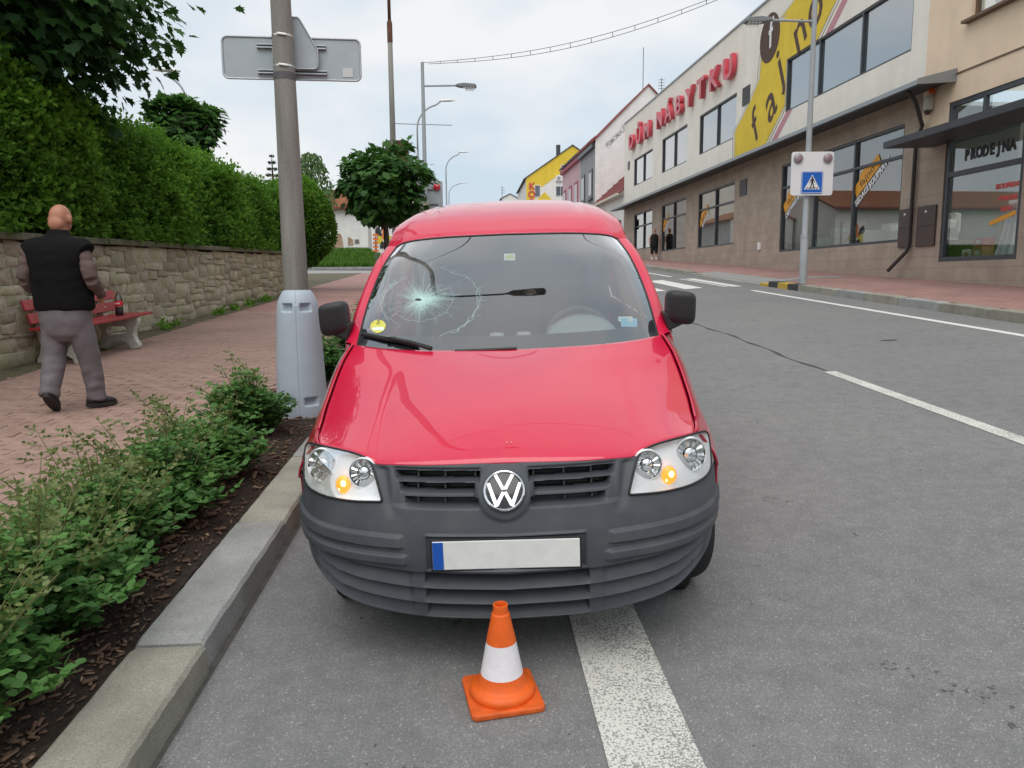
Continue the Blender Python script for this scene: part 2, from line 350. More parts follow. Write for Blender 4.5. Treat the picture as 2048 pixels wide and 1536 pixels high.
# ---- left kerb: long granite and buff stones, each a little out of line
kerb = tag(MB().box((-1.19, 4, -.05), (.2, .2, .1)).build('kerb_left', MATS['joint_dirt']), kind='structure'); kerb.location.z = -.3
def kerb_stone(x0, x1, y0, y1, ztop, zbot, mat, parent, jit=.006, batter=.012, road_side=1):
    dx, dz, tw = random.uniform(-jit, jit), random.uniform(-jit, jit*.6), random.uniform(-jit, jit)
    a = x0+dx; c = x1+dx
    v = []
    ny = 30 if y1 < 7 else 8; ph_ = [random.uniform(0, 6.28) for _ in range(6)]; wv = lambda q, k: .0012*(.6*math.sin(q*13+ph_[k])+.9*math.sin(q*53+ph_[k+1])+1.0*math.sin(q*117+ph_[k+2]))
    for j in range(ny):
        y = y0+(y1-y0)*j/(ny-1); zt = S_UP*y+ztop+dz+.35*wv(y, 1); t = tw*(j/(ny-1)-.5); e = wv(y, 0); e2 = wv(y, 2); en = .010*max(0, 1-min(y-y0, y1-y)/.03)**2; zt -= en
        ra, rc = (0, batter) if road_side > 0 else (batter, 0)
        v += [(a+t-ra, y, S_UP*y+zbot), (a+t+.004+e2, y, zt-.010), (a+t+.016+e2, y, zt), (c+t-.016+e, y, zt+.001), (c+t-.003+e, y, zt-.014+.4*e2), (c+t+rc+e*.6, y, S_UP*y+zbot)]
    f = [(6*j+i, 6*j+i+1, 6*j+7+i, 6*j+6+i) for j in range(ny-1) for i in range(5)]+[tuple(range(5, -1, -1)), tuple(6*(ny-1)+i for i in range(6))]
    return MB().add(v, f).build('kerb_stone', mat, parent, smooth=30)
_kz = Matrix.Translation((0, 0, .3))
kerb.location = (0, 0, 0)
y = -1.13; i = 0
kerb_mats = ['granite_grey', 'stone_buff', 'stone_buff', 'granite_grey', 'stone_buff', 'granite_grey', 'stone_buff']
while y < 24:
    L = 1.29 if y < 12 else 2.6
    kerb_stone(-1.30, -1.035+(.012 if i == 2 else 0), y+.006, y+L-.006, .12+(.006 if i == 3 else 0), -.12, MATS[kerb_mats[i % 7]], kerb); y += L; i += 1
tag(MB().grid(lambda x, y: (x, y, S_UP*y+.12), [-1.30, -1.04], [24.2, 150]).build('kerb_far', MATS['granite_grey']), kind='structure')
tag(MB().grid(lambda x, y: (x, y, S_UP*y+(.12 if x < -1.036 else -.05)), [-1.04, -1.03], [24.2, 150]).build('kerb_far', MATS['granite_grey']), kind='structure')
# dark grit where the asphalt meets the kerb
tag(MB().grid(lambda x, y: (x, y, S_UP*y+.003+.02*(-1.0-x if x < -1.005 else 0)), [-1.05, -1.015, -1.0], lin(-2, 24, 60)).build('gutter_dirt', MATS['gutter_grime']), kind='structure')

# ---- planting bed and bark mulch
BED0, BED1 = -2.06, -1.30
bedn = lambda x, y: .02*math.sin(x*9+y*2.1)+.014*math.sin(y*5.3+x*3)
sheet('planting_bed', lin(BED0, BED1, 9), lin(-2, 22, 140), 'soil', zf=lambda x, y: S_UP*y+.118-.032+bedn(x, y)*.8+.035*sstep(0, 1, (BED1-x)/.35))
pm('bark_chip', (.15, .090, .058), .9, .45, 25, bump=.4); pm('bark_pale', (.34, .24, .15), .9, .3, 25, bump=.3)
N = 8500; cy_ = 1.2+14*RNG.random(N)**1.7; cx_ = BED0+.02+(BED1-BED0-.05)*RNG.random(N)
ln = np.clip(RNG.lognormal(-3.95, .55, N), .007, .075); tv = np.array([(-.5, -.5, -.5), (.5, -.5, -.5), (.45, .5, -.5), (-.4, .5, -.5), (-.45, -.42, .5), (.4, -.5, .5), (.5, .42, .5), (-.42, .5, .5)])
tf = np.array([(3, 2, 1, 0), (4, 5, 6, 7), (0, 1, 5, 4), (1, 2, 6, 5), (2, 3, 7, 6), (3, 0, 4, 7)])
ang = RNG.random(N)*6.283; tilt = RNG.normal(0, .28, N)
d = np.stack([np.cos(ang)*np.cos(tilt), np.sin(ang)*np.cos(tilt), np.sin(tilt)], 1)
R3 = rot_frames(d, np.stack([RNG.normal(0, .3, N), RNG.normal(0, .3, N), np.ones(N)], 1))
sc3 = np.stack([ln*(.18+.3*RNG.random(N)), ln, ln*(.10+.12*RNG.random(N))], 1)
zz = np.array([S_UP*b_+.118-.03+bedn(a_, b_)*.8+.035*sstep(0, 1, (BED1-a_)/.35) for a_, b_ in zip(cx_, cy_)])+.006+ln*.12
V = np.stack([cx_, cy_, zz], 1)[:, None, :]+np.einsum('nij,nkj->nki', R3, tv[None]*sc3[:, None, :])
pal = RNG.random(N) < .08
for nm, sel in (('bark_chip', ~pal), ('bark_pale', pal)):
    k = int(sel.sum()); tag(fast_mesh('bark_mulch', V[sel].reshape(-1, 3), ((np.arange(k)*8)[:, None, None]+tf[None]).reshape(-1, 4), MATS[nm]), 'brown bark chips scattered over the soil of the rose bed' if nm == 'bark_chip' else 'pale wood splinters lying among the bark of the rose bed', 'mulch', kind='stuff')
del V

# ---- left pavement: interlocking red pavers on a sand bed
PAV0, PAV1 = -5.16, BED0-.005
sheet('pavement_left', [-5.7, -5.2, -3.5, BED0], lin(-2, 24, 14)+[37], 'joint_dirt', dz=-.004, zf=lambda x, y: S_UP*y+float(np.interp(x, [-5.7, -5.2, -1.31], [.214, .212, .12])))
pav = bpy.data.objects['pavement_left']
pz = lambda x, y: S_UP*y+float(np.interp(x, [-5.2, -1.31], [.212, .12]))
PW, PD = .2333, .118
def paver_template():
    g = .0035; a = .011; hw, hd = PW/2-g, PD/2-g
    xs = [-hw, -hw/3, hw/3, hw]; zg = [-a, a, -a, a]
    o = [(xs[i], -hd+zg[i]) for i in range(4)]+[(xs[3-i], hd+zg[3-i]) for i in range(4)]
    n_ = len(o); v = [(p[0], p[1], -.03) for p in o]+[(p[0], p[1], .002) for p in o]+[(p[0]*.965, p[1]*.94, .0055) for p in o]
    f = [(i, (i+1) % n_, n_+(i+1) % n_, n_+i) for i in range(n_)]+[(n_+i, n_+(i+1) % n_, 2*n_+(i+1) % n_, 2*n_+i) for i in range(n_)]
    return v, f, [tuple(2*n_+i for i in range(n_))]
pv, pf, ptop = paver_template()
slope_x = (.12-.212)/(-1.31+5.2)
cells = []
for r in range(int((16.5-1.6)/PD)):
    for q in range(14):
        x = PAV1-PW/2-q*PW+(PW/3 if r % 2 else 0)-.03; yy = 1.6+r*PD
        if x-PW/2 < PAV0 or x+PW/2 > PAV1+.05: continue
        d_ = np.array([x, yy, pz(x, yy)-CAM_H]); zc = d_ @ _F
        px, py = 1024+CAM_F*(d_ @ _R)/zc, 768-CAM_F*(d_ @ _U)/zc
        vis = -15 < px < 640 and py < 960 and zc > 0
        cells.append((not vis, yy, x))
cells.sort()
pme = bpy.data.meshes.new('paver'); pme.from_pydata(pv, [], pf+ptop); pme.materials.append(MATS['paver_red'])
restV, restF = [], []
for k, (nv, yy, x) in enumerate(cells):
    dz = random.uniform(-.003, .003); rx, ry = random.gauss(0, .012), random.gauss(0, .010)
    z = pz(x, yy)+dz
    if k < 300:
        o = bpy.data.objects.new('paver', pme); COL.objects.link(o); o.parent = pav; o.location = (x, yy, z); o.rotation_euler = (math.atan(S_UP)+rx, -math.atan(slope_x)+ry, random.gauss(0, .008))
    else:
        b0 = len(restV); restV += [(x+p[0], yy+p[1], z+p[2]+S_UP*p[1]+slope_x*p[0]+rx*p[1]) for p in pv]; restF += [tuple(i+b0 for i in q) for q in pf+ptop]
mb = MB(); mb.v, mb.f, mb.m = restV, restF, [0]*len(restF)
o = mb.build('paver_field', MATS['paver_red'], pav); o['kind'] = 'stuff'
sheet('pavement_far', [-5.2, -3, -1.3], [16.45, 24, 37], 'far_paving', dz=.004)
sheet('pavement_far', [-5.2, -3, -1.3], [42, 80, 150], 'far_paving', dz=.004)
# mossy strip at the foot of the wall
sheet('mossy_strip', lin(-5.25, -4.92, 4), lin(2, 21, 60), 'mossy_ground', dz=.0, zf=lambda x, y: pz(x, y)+.012*(1-sstep(-5.25, -4.92+.06*math.sin(y*3), x))+.0072)
# ---- side street, grass bank beyond it
pm('side_asphalt', (.30, .295, .29), .9, .12, 1.2, bump=.2, bscale=150)
sheet('side_street', [-40, -12, -1.3], [37, 42], 'side_asphalt', dz=.006)
sheet('verge', [-60, -30, -12, -5.2], [22.0, 30, 37], 'mossy_ground', dz=.002)
bank = lambda x, y: G(-6, y)+.05+.75*sstep(42.5, 50, y)*sstep(-4.4, -7, x)
sheet('grass_bank', lin(-40, -4.6, 24), lin(42.6, 62, 16), 'grass_soil', zf=bank)
tag(MB().box((-22.5, 42.45, G(-6, 42.4)+.06), (36, .2, .16)).build('bank_kerb', MATS['granite_grey']), kind='structure')

# ---- right pavement, kerb, dropped crossing
def rp(x, y):
    drop = sstep(19.6, 20.8, y)*(1-sstep(26.6, 28, y)); base = float(np.interp(x, [8.0, 8.3, 12, 60], [.55, .555, .63, .63]))
    return S_UP*min(y, 150)+base-drop*.12*(1-sstep(8.2, 9.6, x))
tag(MB().grid(lambda x, y: (x, y, rp(x, y)), [8.24, 8.6, 9.2, 9.8, 10.6, 11.8, 14], [-25, -5, 5, 10, 14, 17, 18.5, 19.6, 20.2, 20.8, 22, 24, 26, 26.6, 27.2, 28, 30, 36, 45, 60, 90, 150]).build('pavement_right', MATS['far_paving']), kind='structure')
tag(MB().grid(lambda x, y: (x, y, rp(x, y)+.004), [8.26, 8.6, 9.0], [20.0, 20.8, 22, 24, 26, 26.6, 27.2]).build('tactile_strip', MATS['paving_grey']), kind='structure')
tag(MB().grid(lambda x, y: (x, y, rp(x, y)+.006), [8.26, 9.2, 9.8, 10.6], [20.8, 21.4]).build('tactile_strip', MATS['paving_grey']), kind='structure')
kerb_r = tag(MB().box((8.12, 10, -.3), (.1, .1, .1)).build('kerb_right', MATS['joint_dirt']), kind='structure')
y = 5.0; i = 0
while y < 60:
    L = 1.25 if y < 17.4 or y > 27.5 else .62
    top = rp(8.24, y+L/2)-S_UP*(y+L/2)
    painted = 17.7 < y < 20.6
    mt = MATS[('kerb_yellow', 'kerb_black')[i % 2]] if painted else MATS['stone_buff' if random.random() < .6 else 'granite_grey']
    kerb_stone(8.0, 8.255, y+.006, y+L-.006, top+.004, .2, mt, kerb_r, road_side=-1); y += L; i += 1
# ================================================================== PEOPLE
pm('skin', (.46, .21, .13), .55, .12, 14, spec=.35); pm('skin_pale', (.55, .32, .24), .55, .06, 10); pm('vest_black', (.0095, .009, .010), .95, .3, 60, bump=.3, bscale=300, dist=.002, spec=.15); pm('sleeve_mauve', (.125, .085, .075), .9, .12, 40, bump=.25, bscale=200, dist=.002); pm('trouser_grey', (.165, .145, .155), .9, .12, 12, bump=.2, bscale=350, dist=.001)
pm('shoe_black', (.012, .012, .013), .45, .2, 20); pm('sole_rubber', (.03, .026, .024), .8); pm('cloth_black', (.012, .012, .014), .85); pm('hair_blond', (.42, .29, .14), .7, .2, 30); pm('shoe_white', (.70, .70, .74), .6); pm('sock_white', (.75, .75, .75), .8); pm('eye_white', (.8, .8, .8), .3); pm('lip', (.35, .12, .10), .5)
def loft(mb, secs, n=20):           # (cx, cy, cz, rx, ry[, tilt about x]) rings from bottom to top
    v = []
    for s in secs:
        cx, cy_, cz, rx, ry = s[:5]; ti = s[5] if len(s) > 5 else 0
        for j in range(n):
            a = 2*math.pi*j/n; e = .85; ca, sa = math.copysign(abs(math.cos(a))**e, math.cos(a)), math.copysign(abs(math.sin(a))**e, math.sin(a)); v.append((cx+rx*ca, cy_+ry*sa*math.cos(ti), cz+ry*sa*math.sin(ti)))
    k = len(secs); f = [(i*n+j, i*n+(j+1) % n, (i+1)*n+(j+1) % n, (i+1)*n+j) for i in range(k-1) for j in range(n)]+[tuple(range(n-1, -1, -1)), tuple((k-1)*n+j for j in range(n))]
    mb.add(v, f); return mb
def ell(mb, c, r, n=16):
    loft(mb, [(c[0], c[1], c[2]+r[2]*math.sin(t), max(r[0]*math.cos(t), .001), max(r[1]*math.cos(t), .001)) for t in lin(-1.5, 1.5, 9)], n); return mb
def remeshed(mb, name, mat, parent, voxel=.012, smooth=4, wrinkle=None, M=None):
    me = bpy.data.meshes.new('tmp'); me.from_pydata(mb.v, [], mb.f); t = bpy.data.objects.new('tmp', me); COL.objects.link(t)
    r = t.modifiers.new('r', 'REMESH'); r.mode = 'VOXEL'; r.voxel_size = voxel; r.use_smooth_shade = True
    s = t.modifiers.new('s', 'SMOOTH'); s.iterations = smooth; s.factor = .5
    dg = bpy.context.evaluated_depsgraph_get(); out = bpy.data.meshes.new_from_object(t.evaluated_get(dg)); bpy.data.objects.remove(t)
    if wrinkle:
        nv = len(out.vertices); co = np.zeros(nv*3); out.vertices.foreach_get('co', co); nn = np.zeros(nv*3); out.vertices.foreach_get('normal', nn); co = co.reshape(-1, 3); nn = nn.reshape(-1, 3); co += nn*wrinkle(co)[:, None]; out.vertices.foreach_set('co', co.ravel())
    out.name = name; out.materials.clear(); out.materials.append(mat); return link(name, out, parent, smooth=True)
def wnoise(co, amp, fz, fx, seed):
    r = np.random.default_rng(seed); v = np.zeros(len(co))
    for k in range(5): ph = r.random(4)*6.28; v += np.sin(co[:, 2]*fz*(1+.5*k)+co[:, 0]*fx*r.normal()+co[:, 1]*fx*r.normal()+ph[0])/(1+.6*k)
    return amp*v
def man():
    y0 = 6.70; x0 = -3.50; base = pz(x0, y0)+.012
    b = MB()      # whole body, mostly under the clothes
    loft(b, [(0, 0, .80, .16, .12), (0, 0, .95, .17, .13), (0, -.01, 1.15, .17, .13), (0, -.02, 1.32, .18, .13), (0, -.01, 1.44, .13, .10), (0, .01, 1.50, .062, .066), (0, .03, 1.56, .060, .066), (0, .045, 1.62, .066, .075)])
    ell(b, (0, .055, 1.655), (.086, .104, .112)); ell(b, (0, .10, 1.60), (.060, .060, .065)); ell(b, (0, .168, 1.635), (.014, .020, .026)); ell(b, (0, -.025, 1.60), (.070, .040, .060))
    for s in (-1, 1):
        ell(b, (s*.096, .045, 1.638), (.016, .024, .036)); hx = s*.215
        b.tube([(s*.16, -.01, 1.38), (s*.25, -.05, 1.27), (s*.30, -.06, 1.13)], [.055, .048, .042], 12); b.tube([(s*.30, -.06, 1.13), (s*.285, .08, 1.03), (s*.24, .20, .99)], [.040, .034, .027], 12)
        loft(b, [(s*.235, .205, .96, .020, .040), (s*.225, .23, .985, .026, .045), (s*.22, .25, 1.01, .016, .03)], 12)
        for k, (dy, L) in enumerate(((-.018, .060), (.002, .072), (.022, .068), (.040, .052))): b.tube([(s*.225, .225+dy*.6, .975), (s*.205, .25+dy, .935), (s*.195, .24+dy, .935-L*.5)], [.010, .009, .007], 8)
        b.tube([(s*.225, .20, .985), (s*.19, .215, .97), (s*.175, .235, .955)], [.011, .010, .008], 8)
    b.tube([(-.09, 0, .85), (-.10, -.02, .48), (-.105, -.12, .24), (-.11, -.15, .19)], [.085, .060, .045, .04], 12); b.tube([(.09, 0, .85), (.12, .08, .48), (.14, .13, .14), (.14, .13, .10)], [.085, .060, .045, .04], 12)
    p = remeshed(b, 'person', MATS['skin'], None, .0105, 3); p.location = (x0, y0, base); p.rotation_euler = (0, 0, rad(-4)); p.scale = (.92, .95, 1)
    tag(p, 'bald person in black vest and grey trousers walking away past the bench', 'person')
    sh = MB()     # long sleeves
    for s in (-1, 1): sh.tube([(s*.15, -.01, 1.40), (s*.225, -.03, 1.345), (s*.285, -.055, 1.24), (s*.315, -.07, 1.13)], [.070, .072, .070, .064], 16); sh.tube([(s*.315, -.07, 1.13), (s*.30, .02, 1.06), (s*.265, .15, 1.01), (s*.245, .185, .995)], [.062, .056, .046, .038], 16)
    loft(sh, [(0, 0, 1.0, .2, .13), (0, -.01, 1.2, .2, .13), (0, -.01, 1.44, .16, .1)])
    remeshed(sh, 'shirt', MATS['sleeve_mauve'], p, .012, 3, lambda c: wnoise(c, .0028, 45, 30, 3))
    v = MB()
    loft(v, [(0, 0, .865, .255, .165), (0, 0, .90, .262, .172), (0, -.005, 1.00, .262, .175), (0, -.012, 1.15, .258, .178), (0, -.02, 1.28, .270, .172), (0, -.025, 1.37, .288, .155), (0, -.025, 1.425, .282, .130), (0, -.02, 1.462, .225, .108), (0, -.010, 1.495, .125, .090), (0, -.002, 1.515, .092, .083), (0, .006, 1.55, .084, .080)], 28)
    for s in (-1, 1): v.tube([(s*.15, -.02, 1.41), (s*.23, -.03, 1.395), (s*.275, -.04, 1.36)], [.085, .090, .086], 14)
    remeshed(v, 'vest', MATS['vest_black'], p, .012, 4, lambda c: wnoise(c, .0022, 22, 26, 5))
    t = MB()
    loft(t, [(0, .0, .60, .10, .09), (0, .0, .66, .19, .135), (0, .0, .76, .225, .155), (0, .0, .88, .235, .160), (0, .0, .93, .23, .15)], 24)
    t.tube([(-.105, 0, .80), (-.125, .0, .60), (-.13, -.02, .45), (-.125, -.09, .30), (-.118, -.155, .17), (-.114, -.17, .14)], [.118, .112, .100, .092, .086, .080], 18); t.tube([(.105, 0, .80), (.130, .04, .60), (.138, .09, .44), (.145, .12, .25), (.150, .135, .10), (.150, .135, .065)], [.118, .112, .098, .088, .083, .078], 18)
    remeshed(t, 'trousers', MATS['trouser_grey'], p, .012, 3, lambda c: wnoise(c, .0024, 30, 16, 8)*(.4+1.3*np.clip((.62-c[:, 2])/.5, 0, 1)))
    def shoe(M):
        k = MB(); loft(k, [(0, .03, .028, .046, .135), (0, .03, .045, .050, .135), (0, .02, .065, .047, .120), (0, -.015, .085, .042, .080), (0, -.035, .115, .040, .052), (0, -.04, .14, .038, .046)], 18); k.v = [tuple(M @ Vector(q)) for q in k.v]
        o = remeshed(k, 'shoe', MATS['shoe_black'], p, .009, 3); so = MB(); so.v = []; loft(so, [(0, .03, .0, .047, .137), (0, .03, .028, .053, .143)], 18); so.v = [tuple(M @ Vector(q)) for q in so.v]; so.build('sole', MATS['sole_rubber'], o, bevel=.004)
    shoe(Matrix.Translation((-.112, -.20, .012)) @ Matrix.Translation((0, .12, 0)) @ Matrix.Rotation(rad(-38), 4, 'X') @ Matrix.Translation((0, -.12, 0)) @ Matrix.Rotation(rad(8), 4, 'Z')); shoe(Matrix.Translation((.155, .14, .012)) @ Matrix.Rotation(rad(-48), 4, 'Z'))
    for s in (-1, 1):
        ell_ = MB(); ell(ell_, (s*.032, .150, 1.665), (.014, .008, .008), 12); ell_.build('eye', MATS['eye_white'], p, smooth=True)
    m_ = MB(); ell(m_, (0, .150, 1.585), (.026, .010, .007), 12); m_.build('mouth', MATS['lip'], p, smooth=True)
man()
def woman():
    q = (10.35, 42.4); base = rp(*q)+.008; b = MB()
    loft(b, [(0, 0, .80, .15, .11), (0, 0, 1.0, .15, .11), (0, 0, 1.2, .155, .12), (0, 0, 1.36, .15, .09), (0, 0, 1.43, .06, .055), (0, .005, 1.50, .05, .055)]); ell(b, (0, -.01, 1.58), (.075, .092, .105)); ell(b, (0, -.105, 1.565), (.012, .018, .022))
    for s in (-1, 1):
        b.tube([(s*.15, 0, 1.36), (s*.235, .0, 1.2), (s*.265, -.01, 1.05), (s*.25, -.06, .90), (s*.245, -.08, .84)], [.05, .046, .040, .033, .026], 12)
        loft(b, [(s*.245, -.085, .76, .018, .034), (s*.245, -.085, .81, .022, .04), (s*.245, -.08, .85, .018, .03)], 10)
        for k in range(4): b.tube([(s*.245, -.105+.018*k, .78), (s*.238, -.11+.018*k, .735), (s*.228, -.105+.018*k, .71)], .0085, 6)
        b.tube([(s*.235, -.11, .82), (s*.215, -.125, .785)], .010, 6)
        b.tube([(s*.085, 0, .85), (s*.095, -.02*s, .45), (s*.11, -.06*s, .08)], [.08, .058, .042], 12)
    p = remeshed(b, 'person', MATS['skin_pale'], None, .012, 3); p.location = (q[0], q[1], base); p.rotation_euler = (0, 0, rad(-8)); p.scale = (1.04,)*3
    tag(p, 'blond person in black sleeveless top walking past the shop windows', 'person')
    v = MB(); loft(v, [(0, 0, .78, .215, .16), (0, 0, .95, .225, .165), (0, 0, 1.12, .205, .155), (0, 0, 1.25, .20, .155), (0, 0, 1.34, .165, .11), (0, 0, 1.40, .115, .075)], 20); remeshed(v, 'top', MATS['cloth_black'], p, .014, 3)
    t = MB(); loft(t, [(0, 0, .70, .20, .14), (0, 0, .82, .21, .15)], 20)
    for s in (-1, 1): t.tube([(s*.10, 0, .80), (s*.105, -.01*s, .55), (s*.11, -.035*s, .34)], [.112, .100, .080], 14)
    remeshed(t, 'trousers', MATS['cloth_black'], p, .014, 3)
    for s in (-1, 1):
        k = MB(); loft(k, [(s*.115, -.10-.05*s, .0, .045, .12), (s*.115, -.10-.05*s, .05, .046, .115), (s*.112, -.06-.05*s, .09, .040, .06)], 14); remeshed(k, 'shoe', MATS['shoe_white'], p, .012, 2); k = MB(); loft(k, [(s*.112, -.055*s, .08, .048, .05), (s*.11, -.05*s, .17, .045, .046)], 12); k.build('sock', MATS['sock_white'], p, smooth=True)
        e = MB(); ell(e, (s*.028, -.092, 1.59), (.011, .008, .007), 10); e.build('eye', MATS['eye_white'], p, smooth=True)
    h = MB(); ell(h, (0, .022, 1.615), (.088, .090, .095)); ell(h, (0, .055, 1.55), (.075, .05, .08)); remeshed(h, 'hair', MATS['hair_blond'], p, .012, 2); m_ = MB(); ell(m_, (0, -.098, 1.53), (.022, .008, .006), 10); m_.build('mouth', MATS['lip'], p, smooth=True)
    ph_ = thing('phone', Vector((q[0], q[1], base))+Vector((-.262, -.14, .80)), 0, 'small black phone held by the blond person', 'phone'); MB().box((0, 0, 0), (.04, .03, .09)).build('case', MATS['cloth_black'], ph_, bevel=.006); MB().box((0, -.017, 0), (.03, .003, .07)).build('screen', MATS['sign_black' if 'sign_black' in MATS else 'cloth_black'], ph_)
woman()
# ================================================================== RED VAN
pm('van_red', (.64, .008, .050), .35, .03, 3, coat=1., spec=.25)
MATS['van_red'].node_tree.nodes['Principled BSDF'].inputs['Coat IOR'].default_value = 1.58
pm('van_plastic', (.062, .066, .072), .52, .10, 60, bump=.18, bscale=700, dist=.001, spec=.45)
m, n, l, b = node_mat('van_bumper'); tc = n.new('ShaderNodeTexCoord')
c = mixc(n, l, ramp(n, l, noise(n, l, tc, 7, 6, .65), [(.45, (0, 0, 0)), (.75, (.55, .55, .55))]), (.052, .058, .068), (.095, .095, .094))
l.new(c, b.inputs['Base Color']); b.inputs['Roughness'].default_value = .55; bumpn(n, l, noise(n, l, tc, 800, 2), b, .15, .001)
pm('black_plastic', (.012, .012, .013), .5); pm('rubber', (.02, .02, .021), .8, .2, 30, bump=.3, bscale=90)
pm('mirror_plastic', (.022, .022, .024), .48, .12, 80, bump=.3, bscale=900, dist=.001)
pm('chrome', (.82, .83, .85), .08, metal=1.); pm('lamp_chrome', (.86, .88, .90), .12, .12, 30, metal=1.)
pm('lamp_housing', (.86, .87, .87), .32, .05, 8, spec=.6); pm('badge_black', (.01, .01, .011), .25, coat=.6)
pm('amber_lens', (.9, .26, .02), .2, .25, 120, emit=(1., .30, .03), estr=1.1, coat=.5); pm('bulb_glow', (1, .7, .2), .3, emit=(1., .72, .22), estr=5.)
glass_mat('lamp_lens', (.97, .975, .975), .6, 1.35); glass_mat('windscreen_glass', (.84, .91, .90), 4.2, 1.52); glass_mat('side_glass', (.62, .72, .70), 1.6, 1.52)
pm('frit_black', (.03, .032, .036), .35); pm('dash_grey', (.40, .41, .41), .75, .06, 20); pm('seat_cloth', (.055, .057, .065), .9, .3, 40)
pm('trim_pale', (.50, .53, .52), .7); pm('interior_dark', (.075, .077, .08), .85); pm('plate_white', (.78, .78, .75), .4, .06, 14); pm('plate_blue', (.01, .09, .45), .4)
pm('rim_grey', (.42, .42, .43), .4, .1, 20, metal=.6); pm('sticker_yellow', (.66, .62, .10), .5, .15, 60); pm('sticker_white', (.75, .80, .78), .5, .08, 40)
pm('sticker_ink', (.25, .2, .05), .5); pm('mask_blue', (.28, .62, .85), .7, .12, 50); pm('scratch', (.75, .62, .62), .6)
glass_mat('shade_band', (.50, .54, .58), .0); pm('tail_red', (.5, .01, .01), .2, coat=.5)
m, n, l, b = node_mat('glass_crack'); b.inputs['Base Color'].default_value = (.66, .86, .82, 1); b.inputs['Roughness'].default_value = .3; b.inputs['Alpha'].default_value = .58
m, n, l, b = node_mat('crushed_glass'); tc = n.new('ShaderNodeTexCoord'); b.inputs['Base Color'].default_value = (.60, .86, .80, 1); b.inputs['Roughness'].default_value = .35
at = n.new('ShaderNodeAttribute'); at.attribute_name = 'pt_val'; q1 = noise(n, l, tc, 130, 3, .7); mm_ = n.new('ShaderNodeMath'); mm_.operation = 'MULTIPLY'
mp = n.new('ShaderNodeMapRange'); mp.inputs['From Min'].default_value = .25; mp.inputs['From Max'].default_value = .62; l.new(q1, mp.inputs['Value'])
l.new(at.outputs['Fac'], mm_.inputs[0]); l.new(mp.outputs['Result'], mm_.inputs[1]); l.new(mm_.outputs['Value'], b.inputs['Alpha'])

CA, CC, CS, CD = rad(3.95), .028, .048, 2.55
cey = Vector((math.sin(CA), math.cos(CA), CS*math.cos(CA)+CC*math.sin(CA))).normalized()
cex = Vector((math.cos(CA), -math.sin(CA), -CS*math.sin(CA)+CC*math.cos(CA))).normalized()
cO = Vector((math.sin(rad(2.52))*CD+.01, math.cos(rad(2.52))*CD, CS*math.cos(rad(2.52))*CD+.024))
van = thing('van', label='red delivery van with smashed windscreen parked beside the kerb', cat='van', M=frame(cO, cex, cey))
MX = [0, .25, .5, .65, .75, .82, .87, .888, .895]; MY = [0, .02, .085, .16, .25, .36, .50, .62, .8]
plan = pchip(MX, MY); lean = pchip([.10, .2, .3, .45, .55, .62, .70, .80, .9], [.13, .06, .02, 0, .015, .038, .07, .13, .25])
pcv = curve3(list(zip(MX, MY)))
def fas(x, z): return plan(min(abs(x), .894))+lean(z)
lipz = pchip([0, .25, .41, .61, .745, .80, .84, .88], [.231, .234, .241, .270, .325, .347, .355, .36])
topz = pchip([0, .3, .6, .78, .88], [.425, .428, .44, .468, .485])
hlbot = pchip([.44, .451, .574, .707, .80, .84, .89], [.6665, .6665, .658, .655, .658, .665, .672])
hlin = pchip([.655, .667, .73, .79, .81], [.449, .451, .465, .497, .503])
hoodz = pchip([0, .236, .40, .472, .52], [.797, .790, .786, .784, .80])
SLOTS = [(.768, .746, .092, .398), (.730, .708, .112, .380), (.684, .662, .098, .360)]
def slot_d(x, z):
    d = 0
    for zt, zb, xa, xb in SLOTS:
        xs = xb-.25*(zt-z)
        d = max(d, sstep(xa-.006, xa, x)*(1-sstep(xs, xs+.008, x))*sstep(zb-.013, zb+.001, z)*(1-sstep(zt-.001, zt+.002, z)))
    return d
def rib(x, z, z0, z1, x0):
    return sstep(z0-.005, z0+.003, z)*(1-sstep(z1-.008, z1+.003, z))*sstep(x0-.006, x0+.012, x)
def bump_disp(x, z):
    ax = abs(x)
    d = -.014*rib(ax, z, .512, .556, .372)-.014*rib(ax, z, .453, .489, .358)
    pr = sstep(.282, .277, ax)*sstep(.436, .441, z)*(1-sstep(.555, .560, z)); d += .009*pr
    d -= .005*(sstep(.292, .286, ax)*sstep(.43, .436, z)*(1-sstep(.560, .569, z))-pr)
    if z > .60:
        d += .012*math.exp(-((ax-(.432+.25*(z-.7)))/.022)**2)*sstep(.60, .66, z)*(1-sstep(.765, .785, z))
        r = math.hypot(ax, (z-.71)); d -= .010*(1-sstep(.088, .108, r))
        d += .010*(1-sstep(.395, .42, ax))*sstep(.645, .66, z)*(1-sstep(.772, .785, z))*sstep(.10, .115, r)
        d += .045*slot_d(ax, z)
    d += .014*sstep(.595, .615, z)*0
    zl, zt = lipz(min(ax, .88)), topz(min(ax, .88))
    if z < zt:
        w = (z-zl)/max(zt-zl, .02)
        if w > 0:
            k = 3; q = (w*k) % 1.0
            dep = (.085 if ax < .295 else (.030 if ax < .355 else .046))*(1-sstep(.74, .80, ax))
            top = sstep(.80, .96, q) if k else 0
            d += dep*(q if q < .95 else .95*(1-q)/.05)*sstep(0, .04, w)
    return d
_pc = {}
def pfr(a):
    k = round(a, 5)
    if k not in _pc:
        x, y = pcv(a); e = 1e-3; x2, y2 = pcv(min(a+e, 1)); x1, y1 = pcv(max(a-e, 0)); tx, ty = x2-x1, y2-y1; L = math.hypot(tx, ty)+1e-9
        _pc[k] = (float(x), float(y), -ty/L, tx/L)
    return _pc[k]
